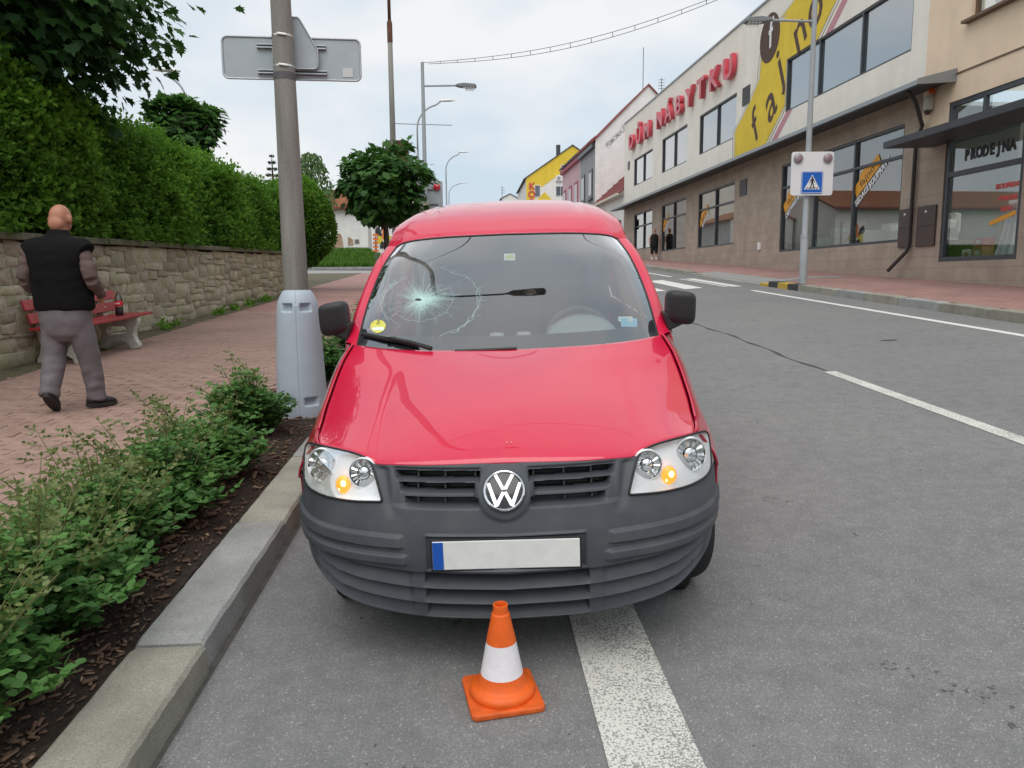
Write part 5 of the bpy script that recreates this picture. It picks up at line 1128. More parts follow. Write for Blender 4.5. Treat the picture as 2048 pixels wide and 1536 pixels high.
hfrac = RNG.random(N)
P[:, 1] = y_
P[fr_, 0] = HX1; P[fr_, 2] = (wt+.02+hfrac*(ht-wt))[fr_]; Nn[fr_] = (1, 0, .25)
P[tp_, 0] = HX1-.05-RNG.random(tp_.sum())*1.9; P[tp_, 2] = ht[tp_]; Nn[tp_] = (.15, 0, 1)
P[en_, 1] = HY1; P[en_, 0] = HX0+.2+(HX1-HX0-.2)*RNG.random(en_.sum()); P[en_, 2] = (wt+hfrac*(ht-wt))[en_]; Nn[en_] = (0, 1, .2)
edge = np.clip((P[:, 2]-ht+.55)/.55, 0, 1); P[fr_, 0] -= (edge[fr_]**2)*.42; P[tp_, 2] -= .38*np.clip(1-(HX1-P[tp_, 0])/.5, 0, 1)**2
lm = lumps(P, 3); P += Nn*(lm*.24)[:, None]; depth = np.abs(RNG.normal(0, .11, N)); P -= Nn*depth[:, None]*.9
sprig = (RNG.random(N) < .035) & (P[:, 2] > ht-.35); P[sprig, 2] += RNG.random(sprig.sum())**1.6*.42
ax = Nn*.75+RNG.normal(0, .62, (N, 3)); ax[:, 2] += .30
val = .46+.30*lm+.50*np.clip((P[:, 2]-wt)/(ht-wt)-.45, -.45, .5)-1.3*depth+RNG.normal(0, .13, N)  # shading put into leaf colour: darker with depth, lighter towards the top
o = leaves('foliage', to_local(hedge, P), ax, .052+.042*RNG.random(N)+.012*np.clip((y_-9)/12, 0, 1), MATS['hedge_leaf'], hedge, (OV, OV_F), pt_val=val); o['kind'] = 'stuff'
# leafy shoots standing out of the clipped face
NT = 6200; y_ = HY0+(HY1-HY0)*RNG.random(NT)**1.25; wt = zb_[0]+(zb_[1]-zb_[0])*y_; ht = wt+2.02+.30*np.clip((13-y_)/5, 0, 1)**2*(3-2*np.clip((13-y_)/5, 0, 1))-.012*(y_-9); top_ = RNG.random(NT) < .38; hf = RNG.random(NT)**.8
B_ = np.stack([np.where(top_, HX1-.25-RNG.random(NT)*1.3, HX1-.12), y_, np.where(top_, ht-.16, wt+.15+hf*(ht-wt-.35))], 1); D_ = np.stack([np.where(top_, .15, .85), RNG.normal(0, .45, NT), np.where(top_, 1., .45)], 1)+RNG.normal(0, .22, (NT, 3)); D_ /= np.linalg.norm(D_, axis=1, keepdims=True)
lmT = lumps(B_, 3); B_ += np.where(top_[:, None], [[0, 0, 1]], [[1, 0, .25]])*(lmT*.22)[:, None]; LT = (.16+.22*RNG.random(NT))*np.where(top_, 1.15, 1.)
k_ = 13; tt_ = np.tile(np.linspace(.1, 1, k_), NT); ii_ = np.repeat(np.arange(NT), k_); P = B_[ii_]+D_[ii_]*(LT[ii_]*tt_)[:, None]+np.array([0, 0, -.05])*(tt_**2)[:, None]+RNG.normal(0, .012, (NT*k_, 3))
ax = D_[ii_]*.7+RNG.normal(0, .65, (NT*k_, 3)); vT = .40+.22*lmT[ii_]+.34*np.clip((P[:, 2]-wt[ii_])/(ht-wt)[ii_]-.35, -.35, .65)+.24*(tt_-.5)+RNG.normal(0, .14, NT)[ii_]+RNG.normal(0, .06, NT*k_)  # top lightening put into the shoots' leaf colour; tips lighter too
o = leaves('shoots', to_local(hedge, P), ax, .055+.040*RNG.random(NT*k_), MATS['hedge_leaf'], hedge, (OV, OV_F), pt_val=vT); o['kind'] = 'stuff'
# lower tangle of climbing leaves hanging over the coping
N = 5200; y_ = 6+15.8*RNG.random(N); P = np.stack([HX1+.12+RNG.normal(0, .09, N), y_, np.array([wtop(v) for v in y_])+.10+np.abs(RNG.normal(0, .16, N))-.05*(RNG.random(N) < .2)], 1); keep = lumps(P*np.array([1, .6, 1]), 12) > -.1; P = P[keep]
o = leaves('foliage', to_local(hedge, P), RNG.normal(0, .6, P.shape)+np.array([.8, 0, -.1]), .06+.05*RNG.random(len(P)), MATS['hedge_leaf'], hedge, (OV, OV_F), pt_val=.35+.25*RNG.random(len(P))); o['kind'] = 'stuff'
# feathery round bush closing the hedge
def round_bush(c, rr, n, mat, size, name, label, grp=None, shape=(OV, OV_F), core=.72, seed=1, squash=1., droop=0., bright=.45, cat='shrub', coremat='hedge_core'):
    o = thing(name, (c[0], c[1], c[2]-rr*squash), 0, label, cat, grp); r = np.random.default_rng(seed); d = r.normal(size=(n, 3)); d /= np.linalg.norm(d, axis=1, keepdims=True)
    lm = lumps(d*rr*1.1, seed+4); rad_ = rr*(1+.12*lm)*(1-np.abs(r.normal(0, .09, n))); P = d*rad_[:, None]; P[:, 2] *= squash; P[:, 2] += rr*squash
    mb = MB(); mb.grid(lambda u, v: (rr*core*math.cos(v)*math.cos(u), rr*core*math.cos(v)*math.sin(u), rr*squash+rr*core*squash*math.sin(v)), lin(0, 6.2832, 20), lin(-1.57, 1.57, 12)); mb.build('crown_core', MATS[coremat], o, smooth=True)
    ax = d*.9+r.normal(0, .55, (n, 3)); ax[:, 2] -= droop
    leaves('foliage', P, ax, size*(.7+.6*r.random(n)), MATS[mat], o, shape, rng=r, pt_val=bright+.3*lm+.22*d[:, 2]+r.normal(0, .12, n))['kind'] = 'stuff'
    return o
_b = round_bush((-5.15, 23.3, wtop(22)+.95), 1.05, 15000, 'hedge_leaf', .085, 'round_bush', 'feathery rounded green bush at the far end of the stone wall', seed=9, squash=1.28, droop=.1, bright=.5)
MB().lathe([(.10, -.4), (.08, .9)], 10).build('stem', MATS['tree_bark'], _b, smooth=True)
# ---- trees with lobed leaves
def maple(c, rr, n, leaf, trunk_base, label, seed, grp=None, squash=.92, bare=.0, name='maple_tree', nbr=34, bright=.42, trunk_r=.10, clusters=None, core=True):
    base = Vector(trunk_base); o = thing(name, base, 0, label, 'tree', grp); r = np.random.default_rng(seed); cc = np.array(c)-np.array(base)
    tr = MB(); top = Vector(cc)+Vector((0, 0, -rr*.2)); tr.tube([(0, 0, -.2), (0.01, .01, top.z*.5), tuple(top)], [trunk_r*1.15, trunk_r*.9, trunk_r*.55], 10); tr.build('trunk', MATS['tree_bark'], o, smooth=True)
    br = MB(); tips = []
    for k in range(nbr):
        d = r.normal(size=3); d[2] = abs(d[2])*.7-.15; d /= np.linalg.norm(d); L = rr*(.62+.32*r.random()); s = np.array(top)*1.0+np.array([0, 0, -.25*rr*r.random()]); e = cc+d*L*np.array([1, 1, squash]); mid = (s+e)/2+np.array([0, 0, -.08*rr])+r.normal(0, .04*rr, 3)
        br.tube([tuple(s), tuple(mid), tuple(e)], [trunk_r*.32, trunk_r*.2, trunk_r*.06], 5); tips.append(e)
    br.build('limbs', MATS['tree_bark'], o, smooth=True)
    ncl = clusters or max(40, n//34); d = r.normal(size=(ncl, 3)); d /= np.linalg.norm(d, axis=1, keepdims=True); lm = lumps(d*1.6, seed+2)
    cr = rr*(.80+.17*lm+.10*r.normal(0, 1, ncl))*(r.random(ncl)**.18); C = d*cr[:, None]*np.array([1, 1, squash])+cc; ci = r.integers(0, ncl, n); spread = rr*.13
    P = C[ci]+r.normal(0, 1, (n, 3))*spread*np.array([1, 1, .55]); out = P-cc; out /= np.linalg.norm(out, axis=1, keepdims=True)+1e-6
    ax = out*.8+r.normal(0, .35, (n, 3)); ax[:, 2] -= .55
    up = out*.5+np.array([0, 0, 1.0])+r.normal(0, .35, (n, 3)); up = np.cross(ax, np.cross(up, ax)); side_up = up
    tv, tf = MAPLE, MAPLE_F; axn = ax/np.linalg.norm(ax, axis=1, keepdims=True); sd = np.cross(axn, up); sd /= np.linalg.norm(sd, axis=1, keepdims=True)+1e-9; R_ = np.stack([sd, axn, np.cross(sd, axn)], 2)
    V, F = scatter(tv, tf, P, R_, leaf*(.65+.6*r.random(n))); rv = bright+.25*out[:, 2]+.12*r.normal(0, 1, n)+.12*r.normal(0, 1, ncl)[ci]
    fast_mesh('crown', V, F, MATS['maple_leaf'], o, pt_val=np.repeat(np.clip(rv, 0, 1), len(tv)))['kind'] = 'stuff'
    if core:
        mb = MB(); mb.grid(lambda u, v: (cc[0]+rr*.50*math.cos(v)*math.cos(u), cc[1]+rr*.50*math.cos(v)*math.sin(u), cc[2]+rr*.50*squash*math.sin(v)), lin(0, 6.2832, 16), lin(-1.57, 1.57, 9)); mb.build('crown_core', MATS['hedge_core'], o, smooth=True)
    return o
def ray_at(px, py, y):
    d = _F+_R*(px-1024)/CAM_F-_U*(py-768)/CAM_F; t = y/d[1]; return np.array([0, 0, CAM_H])+d*t
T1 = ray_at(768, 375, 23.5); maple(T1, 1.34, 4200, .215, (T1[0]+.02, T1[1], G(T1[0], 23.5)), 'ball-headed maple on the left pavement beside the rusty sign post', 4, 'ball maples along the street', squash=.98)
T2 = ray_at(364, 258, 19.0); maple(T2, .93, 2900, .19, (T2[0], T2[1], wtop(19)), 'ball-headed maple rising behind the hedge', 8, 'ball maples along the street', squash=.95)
# big maple overhanging the top corner
T3 = np.array([-6.42, 10.4, 5.62]); maple(T3, 2.3, 19000, .155, (-7.0, 10.6, wtop(9)), 'large dark maple overhanging the near end of the hedge', 14, squash=1.0, nbr=60, bright=.34, trunk_r=.17, clusters=520)
# thin conifer tip and young birch beyond the hedge
def conifer(c, h, label):
    o = thing('spruce_tree', c, 0, label, 'tree'); MB().lathe([(.09, 0), (.05, h*.6), (.008, h)], 8).build('trunk', MATS['tree_bark'], o)
    r = np.random.default_rng(3); n = 2600; t = r.random(n)**.8; a = np.round(r.random(n)*6)/6*6.283+t*20; lay = np.round(t*14)/14; rr = (1-lay)*h*.24*r.random(n)**.5+.02
    P = np.stack([rr*np.cos(a), rr*np.sin(a), lay*h*.98-.12*rr+r.normal(0, .015, n)], 1); ax = np.stack([np.cos(a), np.sin(a), r.normal(.15, .3, n)], 1)
    leaves('crown', P, ax, .16*(1-.6*lay)+.02, MATS['needle'], o, (OV*np.array([.35, 1, 1]), OV_F), rng=r)['kind'] = 'stuff'
c_ = ray_at(545, 345, 27); conifer((c_[0], c_[1], c_[2]-2.4), 3.0, 'small spruce tip showing over the hedge')
def birch(c, h, label):
    o = thing('birch_tree', c, 0, label, 'tree'); MB().tube([(0, 0, 0), (.05, 0, h*.6), (.1, 0, h)], [.06, .04, .01], 8).build('trunk', MATS['tree_bark'], o)
    r = np.random.default_rng(6); n = 2600; t = r.random(n); a = r.random(n)*6.283; rr = h*.17*np.sqrt(r.random(n))*(.35+np.sin(np.clip(t, 0, 1)*3.0)); P = np.stack([rr*np.cos(a)+.08*t, rr*np.sin(a), h*(.25+.78*t)-.5*rr], 1)
    leaves('crown', P, np.stack([np.cos(a)*.3, np.sin(a)*.3, -np.ones(n)], 1)+r.normal(0, .3, (n, 3)), .10+.06*r.random(n), MATS['birch_leaf'], o, (OV, OV_F), rng=r)['kind'] = 'stuff'
c_ = ray_at(618, 330, 27.5); birch((c_[0], c_[1], c_[2]-3.3), 3.7, 'slender pale birch behind the concrete pole')

# ---- rose shrubs in the bed
def rose(c, w, h, seed, label, nst=34, lean=(0, 0), tall=.18):
    r = np.random.default_rng(seed); o = thing('rose_shrub', (c[0], c[1], S_UP*c[1]+.09), 0, label, 'shrub', 'rose shrubs in the planting bed')
    cane = MB(); LP, LA, LS, LU = [], [], [], []; TPos, TA, TS = [], [], []
    for k in range(nst):
        a = r.random()*6.283; out = (r.random()**.6)*w; long_ = r.random() < tall
        L = h*(.55+.5*r.random())*(1.5 if long_ else 1); bx, by = .14*w*math.cos(a), .14*w*math.sin(a)
        tip = np.array([out*math.cos(a)+lean[0]*L, out*math.sin(a)+lean[1]*L, L*(1 if long_ else (1-.45*(out/w)**2))]); b0 = np.array([bx, by, 0.]); mid = (b0+tip)/2+np.array([-.05*math.cos(a), -.05*math.sin(a), .10*L])
        pts = [b0*(1-t)**2+2*mid*t*(1-t)+tip*t*t for t in lin(0, 1, 9)]
        cane.tube([tuple(p) for p in pts], [.0042*(1-.65*i/8)+.0006 for i in range(9)], 5)
        nl = int(15+14*r.random())
        for q in range(nl):
            t = .18+.82*(q+r.random())/nl; t = min(t, .99); i = int(t*8); p = pts[i]+(pts[min(i+1, 8)]-pts[i])*(t*8-i)
            aa = r.random()*6.283; rach = np.array([math.cos(aa), math.sin(aa), .15+.5*r.random()-(.0 if t > .6 else .15)]); rach /= np.linalg.norm(rach); young = long_ and t > .62
            RL = (.045+.045*r.random())*(1.0 if not young else .8); nlf = 3 if r.random() < .3 else 5; sd = np.cross(rach, (0, 0, 1)); sd /= np.linalg.norm(sd)
            for s_ in range((nlf-1)//2):
                f = .4+.42*s_/max((nlf-1)//2-1, 1) if nlf == 5 else .55
                for sg in (-1, 1):
                    (TPos if young else LP).append(p+rach*RL*f); (TA if young else LA).append(sd*sg+rach*.55+np.array([0, 0, .1])+r.normal(0, .18, 3)); (TS if young else LS).append((.031+.017*r.random())*(.55 if young else 1))
            (TPos if young else LP).append(p+rach*RL); (TA if young else LA).append(rach+r.normal(0, .15, 3)); (TS if young else LS).append((.037+.020*r.random())*(.55 if young else 1))
        for q in range(2 if long_ else 1):
            TPos.append(tip); TA.append(np.array([r.normal(0, .4), r.normal(0, .4), 1])); TS.append(.022)
    cane.build('canes', MATS['rose_cane'], o, smooth=True)
    LP, LA, LS = map(np.array, (LP, LA, LS)); up = np.array([0, 0, 1.])+r.normal(0, .45, LP.shape)
    lm = lumps(LP, seed, ((4, .5), (9, .3))); leaves('foliage', LP, LA, LS, MATS['rose_leaf'], o, (OVQ, OVQ_F), rng=r, up=up, pt_val=.42+.28*lm+.35*(LP[:, 2]/h-.5)+r.normal(0, .14, len(LP)))['kind'] = 'stuff'
    TPos, TA, TS = map(np.array, (TPos, TA, TS)); leaves('young_shoots', TPos, TA, TS, MATS['rose_tip'], o, (OVQ, OVQ_F), rng=r, pt_val=r.random(len(TPos)))['kind'] = 'stuff'
    return o
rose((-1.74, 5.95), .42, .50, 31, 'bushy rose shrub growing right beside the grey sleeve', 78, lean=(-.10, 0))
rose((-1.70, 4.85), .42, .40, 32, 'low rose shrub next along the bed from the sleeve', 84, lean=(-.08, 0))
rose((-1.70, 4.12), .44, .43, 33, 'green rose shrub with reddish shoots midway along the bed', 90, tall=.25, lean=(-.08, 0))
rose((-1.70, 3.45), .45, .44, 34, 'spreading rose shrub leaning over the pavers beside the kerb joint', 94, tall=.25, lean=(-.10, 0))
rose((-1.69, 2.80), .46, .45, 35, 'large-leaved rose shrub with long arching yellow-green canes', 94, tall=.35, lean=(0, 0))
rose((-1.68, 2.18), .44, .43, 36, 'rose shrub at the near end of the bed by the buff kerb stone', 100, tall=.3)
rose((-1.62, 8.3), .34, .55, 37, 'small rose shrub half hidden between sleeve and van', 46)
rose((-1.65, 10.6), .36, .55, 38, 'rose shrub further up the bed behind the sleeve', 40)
# ---- weeds along the foot of the wall
N = 1500; y_ = 7+13.5*RNG.random(N); P = np.stack([WX+.04+np.abs(RNG.normal(0, .09, N)), y_, np.array([wbase(v) for v in y_])+.01+np.abs(RNG.normal(0, .05, N))], 1); keep = lumps(P*np.array([.3, 1.2, .3]), 5) > .25; P = P[keep]
tag(leaves('wall_weeds', P, RNG.normal(0, .5, P.shape)+np.array([.5, 0, .6]), .05+.06*RNG.random(len(P)), MATS['hedge_leaf'], None, (OV, OV_F), pt_val=.5+.4*RNG.random(len(P))), 'low green weeds along the foot of the stone wall', 'weeds', kind='stuff')
# ---- grass on the bank and tufts where kerb meets road
N = 26000; x_ = -5-14*RNG.random(N); y_ = 42.7+9*RNG.random(N)**1.3; P = np.stack([x_, y_, np.array([bank(a, b_) for a, b_ in zip(x_, y_)])], 1)
tag(leaves('grass', P, RNG.normal(0, .25, P.shape)+np.array([0, 0, 1]), .22+.2*RNG.random(N), MATS['grass_blade'], None, (OV*np.array([.35, 1, 1]), OV_F)), 'bright green grass on the bank below the white house', 'grass', kind='stuff')
# ================================================================== STREET LAMPS AND SIGNS
pm('board_white', (.80, .80, .81), .4, .03, 6); pm('sign_blue', (.01, .13, .55), .35); pm('sign_white', (.82, .82, .82), .4); pm('sign_black', (.015, .015, .017), .5); pm('led_white', (.85, .85, .84), .3); pm('flash_lens', (.30, .22, .24), .15, .4, 60, coat=.6); pm('red_lens', (.55, .02, .04), .3, coat=.5); pm('beige_box', (.60, .57, .47), .6)
pm('pole_grey', (.36, .385, .40), .5, .08, 3)
def led_head(mb, x, y, z, s):        # angular lamp body pointing along s*x
    pts = [(0, .00), (.06, .05), (.28, .075), (.62, .05), (.68, .0), (.66, -.06), (.30, -.06), (.10, -.035)]
    mb.prism([(s*a, b) for a, b in (pts if s > 0 else pts)], -.11, .11, frame((x, y, z), (1, 0, 0), (0, 0, 1)))
def crossing_lamp(x, y, base, arm_z, top_z, s, label, arm_l=1.05, r=.075):
    o = thing('street_lamp', (x, y, base), 0, label, 'street lamp', 'crossing lamps')
    MB().lathe([(r*1.25, -.1), (r*1.25, 1.15), (r*.95, 1.2), (r*.9, 3.5), (r*.7, top_z)], 16).build('pole', MATS['pole_grey'], o, smooth=30)
    MB().lathe([(r*1.32, 1.12), (r*1.32, 1.2)], 16).build('pole_collar', MATS['galvanised'], o); MB().tube([(0, 0, arm_z), (s*arm_l, 0, arm_z+.02)], .03, 8).build('arm', MATS['pole_grey'], o)
    mb = MB(); led_head(mb, s*arm_l-.02*s, 0, arm_z+.01, s); h = mb.build('lamp_head', MATS['lamp_grey'], o, bevel=.015)
    for k in range(4): MB().box((s*(arm_l+.30+.085*k), 0, arm_z-.058), (.05, .19, .022)).build('led_panel', MATS['led_white'], h)
    mb = MB(); mb.prism([(s*(arm_l+.24), -.045), (s*(arm_l+.62), -.045), (s*(arm_l+.58), -.12), (s*(arm_l+.30), -.12)], -.10, .10, frame((0, 0, arm_z), (1, 0, 0), (0, 0, 1))); mb.build('lamp_glass', MATS['lamp_lens'], h)
    return o
RX, RY = 8.31, 18.55; rb = rp(RX, RY)
crossing_lamp(RX, RY, rb, 6.22, 7.75, -1, 'grey street lamp on the far pavement carrying the crossing board')
def pictogram(parent, M):
    bd_ = MB().prism(rrect(.53, .53, .04), 0, .012, M).build('crossing_sign', MATS['sign_blue'], parent)
    rim = MB(); q = rrect(.50, .50, .03); rim.tube([tuple(M @ Vector((p[0], p[1], .013))) for p in q+q[:1]], .007, 4, cap=False); rim.build('sign_border', MATS['sign_white'], bd_)
    MB().prism([(-.195, -.165), (.195, -.165), (.0, .185)], .012, .016, M).build('sign_triangle', MATS['sign_white'], bd_)
    fg = MB(); z0, z1 = .016, .019
    fg.prism([(.022*math.cos(a), .118+.024*math.sin(a)) for a in lin(0, 5.76, 12)], z0, z1, M)
    fg.prism([(-.030, .088), (.028, .090), (.026, -.005), (-.022, -.005)], z0, z1, M)
    fg.prism([(-.022, -.005), (.006, -.005), (-.030, -.145), (-.052, -.145)], z0, z1+.0003, M); fg.prism([(0, -.005), (.026, -.005), (.058, -.13), (.036, -.138)], z0, z1+.0005, M)
    fg.prism([(-.030, .085), (-.014, .085), (-.062, -.01), (-.076, -.002)], z0, z1+.0007, M); fg.prism([(.012, .088), (.028, .088), (.074, .005), (.060, -.004)], z0, z1+.0009, M); fg.build('walking_figure', MATS['sign_black'], bd_)
    for k in range(5):
        x = -.125+.0625*k; MB().prism([(x-.018-.012, -.155), (x+.012-.012, -.155), (x+.018+.01, -.115), (x-.006+.01, -.115)], .016, .0185, M).build('crossing_stripe', MATS['sign_black'], bd_)
bw = 1.03
cb = thing('crossing_board', (RX+.06, RY-.13, rb), rad(-3), 'white board with blue pedestrian crossing sign and two lamps', 'road sign')
MB().prism(rrect(bw, 1.04, .06), -.03, .0, FM(0, 0, 2.66)).build('board', MATS['board_white'], cb, bevel=.006)
pictogram(cb, FM(-.0, -.001, 2.45))
for sx in (-.36, .36):
    fl = MB().lathe([(.108, 0), (.108, .03), (.09, .05), (.05, .06), (.001, .063)], 24, FM(sx, 0, 2.66+.36)).build('flash_lamp', MATS['flash_lens'], cb, smooth=40)
    MB().lathe([(.104, .028), (.115, .036), (.118, .0)], 24, FM(sx, 0, 2.66+.36), cap=False).build('lamp_rim', MATS['galvanised'], fl, smooth=40)
MB().box((0, .09, 2.66), (.2, .1, .5)).build('bracket', MATS['galvanised'], cb)
LX2, LY2 = -1.42, 25.0; lb2 = G(LX2, LY2)
crossing_lamp(LX2, LY2, lb2, 6.40, 7.12, 1, 'grey street lamp across the road carrying the back of a board')
bk = thing('crossing_board', (LX2+.08, LY2+.13, lb2), 0, 'grey back of a board with a round red lamp', 'road sign')
MB().prism(rrect(.95, 1.05, .05), -.015, .015, FM(0, 0, 2.95)).build('board', MATS['sign_back'], bk)
for dz in (.25, -.22): MB().box((-.05, -.03, 2.95+dz), (.75, .04, .035)).build('mounting_rail', MATS['steel_dark'], bk)
MB().lathe([(.115, 0), (.115, .06), (.08, .10), (.001, .115)], 20, FM(.29, -.02, 2.95+.33)).build('flash_lamp', MATS['red_lens'], bk, smooth=40)
bxx = thing('switch_box', (LX2, LY2-.13, lb2+2.60), 0, 'small beige switch box fixed to the far left lamp pole', 'box'); MB().box((0, 0, 0), (.21, .14, .34)).build('case', MATS['beige_box'], bxx, bevel=.012); MB().box((0, 0, .18), (.24, .17, .03)).build('lid', MATS['beige_box'], bxx, bevel=.006); MB().lathe([(.05, -.26), (.03, -.17)], 10).build('gland', MATS['steel_dark'], bxx)
# festoon wire between the two lamps
A_, B_ = Vector((LX2, LY2, lb2+7.1)), Vector((RX, RY, rb+7.7))
wire = thing('festoon_wire', A_, 0, 'thin double wire strung across the street between lamp posts', 'wire')
def wpt(t, off=0): p = A_.lerp(B_, t); return (p.x-A_.x, p.y-A_.y, p.z-A_.z-.55*math.sin(math.pi*t)-off*(.3+.7*math.sin(math.pi*min(max(t*1.02, 0), 1))))
MB().tube([wpt(t) for t in lin(0, 1, 40)], .008, 4).build('upper_wire', MATS['steel_dark'], wire); MB().tube([wpt(t, .13) for t in lin(0.02, .98, 40)], .008, 4).build('lower_wire', MATS['steel_dark'], wire)
for k in range(17):
    t = .06+.88*k/16; MB().tube([wpt(t), wpt(t, .13)], .009, 4).build('spacer', MATS['steel_dark'], wire)
# curved-arm lamps up the hill
def curved_lamp(x, y, h, label, out=1.9, r=.07, mat='pole_grey', base=None, s=1, head=True, arm_r=None):
    z = G(x, y) if base is None else base; o = thing('street_lamp', (x, y, z), 0, label, 'street lamp', 'curved street lamps')
    MB().lathe([(r*1.4, -.1), (r*1.3, 1.2), (r, 1.3), (r*.8, h*.72)], 12).build('pole', MATS[mat], o, smooth=30)
    pts = [(0, 0, h*.70), (0, 0, h*.84)]+[(s*.16*h*(1-math.cos(a))*.9, 0, h*(.84+.14*math.sin(a))) for a in lin(.2, 1.35, 8)]+[(s*out, 0, h*1.0)]
    MB().tube(pts, r*.62, 8).build('arm', MATS['pole_grey'] if mat == 'pole_concrete' else MATS[mat], o, smooth=True)
    if head: MB().tube([(s*(out-.1), 0, h*1.0-.01), (s*(out+.1), 0, h+.01), (s*(out+.45), 0, h+.03), (s*(out+.7), 0, h+.02)], [.04, .10, .12, .04], 10, sq=.55).build('lamp_head', MATS['led_white'], o, smooth=True)
    return o
q = ray_at(838, 400, 40); curved_lamp(q[0], 40, 8.6, 'thin grey curved street lamp behind the crossing lamp', 1.25, .07)
q = ray_at(893, 400, 60); curved_lamp(q[0], 60, 8.4, 'slender curved street lamp farther up the hill', 1.1, .07)
q = ray_at(898, 400, 85); curved_lamp(q[0], 85, 8.0, 'farthest small curved street lamp over the van roof', 1.4, .07)
q = ray_at(372, 190, 24); o = curved_lamp(q[0], 24, 5.5, 'white-headed lamp peeping over the maple behind the hedge', .22, .05, base=wtop(22), s=-1)
# concrete lamp post with a rusty sign plate
q = ray_at(790, 300, 26.5); x0 = q[0]-.06
cl = thing('street_lamp', (x0, 26.5, G(x0, 26.5)), 0, 'concrete lamp post with red collar behind the ball maple', 'street lamp', 'curved street lamps')
MB().lathe([(.13, -.1), (.09, 6.0), (.080, 8.2)], 14).build('pole', MATS['pole_concrete'], cl, smooth=True); MB().lathe([(.09, 8.05), (.09, 8.65), (.065, 8.75)], 12).build('collar', MATS['rusty_steel'], cl, smooth=30)
MB().tube([(0, 0, 8.7), (0, 0, 10.0), (.06, 0, 10.8), (.3, 0, 11.3), (.8, 0, 11.6), (1.7, 0, 11.75)], .055, 8).build('arm', MATS['rusty_steel'], cl, smooth=True)
MB().tube([(1.6, 0, 11.74), (1.8, 0, 11.76), (2.2, 0, 11.78), (2.4, 0, 11.76)], [.04, .10, .12, .05], 10, sq=.55).build('lamp_head', MATS['lamp_grey'], cl, smooth=True)
MB().tube([(0, 0, 5.45), (2.0, .0, 5.40)], .016, 6).build('side_bracket', MATS['pole_grey'], cl)
rs_ = thing('rusty_sign', (x0+.12, 26.64, G(x0, 26.5)), 0, 'rust-brown square sign plate seen from behind', 'road sign'); MB().prism(rrect(.78, .84, .05), -.01, .01, FM(0, 0, 4.5)).build('plate', MATS['rusty_steel'], rs_); q_ = rrect(.78, .84, .05); MB().tube([(p[0], 0, p[1]+4.5) for p in q_+q_[:1]], .012, 5, cap=False).build('rim', MATS['steel_dark'], rs_)

# ================================================================== BUILDINGS ON THE RIGHT
BT = math.atan((888-941.5)/1500.); bdv = Vector((math.sin(BT), math.cos(BT), 0)); BO = Vector((11.6, 17., 0))
BFRM = frame(BO, bdv, Vector((0, 0, 1)).cross(bdv))             # local x up the street, y towards the road, z up
_bi = BFRM.inverted()
def bpl(px, py, off=0.):
    """where a sight line meets the facade plane: (along, height)"""
    d = Vector(_F+_R*(px-1024)/CAM_F-_U*(py-768)/CAM_F); o = Vector((0, 0, CAM_H)); nn = Vector((0, 0, 1)).cross(bdv); t = ((BO+nn*off-o).dot(nn))/d.dot(nn); p = _bi @ (o+d*t); return p.x, p.z
def wall_holes(mb, x0, x1, z0, z1, holes, y=0., depth=.18, mi=0):
    xs = sorted({x0, x1, *[h[0] for h in holes], *[h[1] for h in holes]}); zs = sorted({z0, z1, *[h[2] for h in holes], *[h[3] for h in holes]})
    for i in range(len(xs)-1):
        for j in range(len(zs)-1):
            cx_, cz_ = (xs[i]+xs[i+1])/2, (zs[j]+zs[j+1])/2
            if any(h[0] < cx_ < h[1] and h[2] < cz_ < h[3] for h in holes): continue
            mb.add([(xs[i], y, zs[j]), (xs[i+1], y, zs[j]), (xs[i+1], y, zs[j+1]), (xs[i], y, zs[j+1])], [(3, 2, 1, 0)], mi=mi)
    for a, b_, c_, d_ in holes:
        mb.add([(a, y, c_), (b_, y, c_), (b_, y, d_), (a, y, d_), (a, y-depth, c_), (b_, y-depth, c_), (b_, y-depth, d_), (a, y-depth, d_)], [(0, 1, 5, 4), (1, 2, 6, 5), (2, 3, 7, 6), (3, 0, 4, 7)], mi=mi)
def weather(m, amt=.05):
    """rain streaks and blotches soaked into a rendered wall"""
    n, l = m.node_tree.nodes, m.node_tree.links; b = n['Principled BSDF']; tc = n.new('ShaderNodeTexCoord'); mp = n.new('ShaderNodeMapping'); mp.inputs['Scale'].default_value = (.9, .9, .25); l.new(tc.outputs['Object'], mp.inputs['Vector'])
    z = n.new('ShaderNodeTexNoise'); z.inputs['Scale'].default_value = 1.6; z.inputs['Detail'].default_value = 6; z.inputs['Roughness'].default_value = .65; l.new(mp.outputs['Vector'], z.inputs['Vector'])
    c = ramp(n, l, z.outputs['Fac'], [(.36, (1-amt, 1-amt, 1-amt*1.1)), (.62, (1.03, 1.03, 1.03))]); s = b.inputs['Base Color']; l.new(mixc(n, l, 1., s.links[0].from_socket, c, 'MULTIPLY'), s); return m
def stucco(name, c, var=.05, sc=1.2, b=.25): return weather(pm(name, c, .92, var, sc, bump=b, bscale=220, dist=.004))
stucco('cream_render', (.88, .83, .74)); stucco('peach_render', (.86, .67, .49)); stucco('white_render', (.80, .79, .76), .07, 1.5); stucco('grey_render', (.33, .34, .35)); stucco('pink_render', (.62, .42, .46)); stucco('pink_trim', (.42, .14, .18)); stucco('yellow_paint', (.80, .58, .06), .06, 2); pm('brown_ink', (.10, .055, .04), .8, .1, 4); stucco('pink_band', (.58, .28, .33)); stucco('pale_line', (.75, .70, .58))
m, n, l, b = node_mat('brown_cladding'); tc = n.new('ShaderNodeTexCoord'); mp = n.new('ShaderNodeMapping'); mp.inputs['Rotation'].default_value = (rad(90), 0, 0); l.new(tc.outputs['Object'], mp.inputs['Vector'])
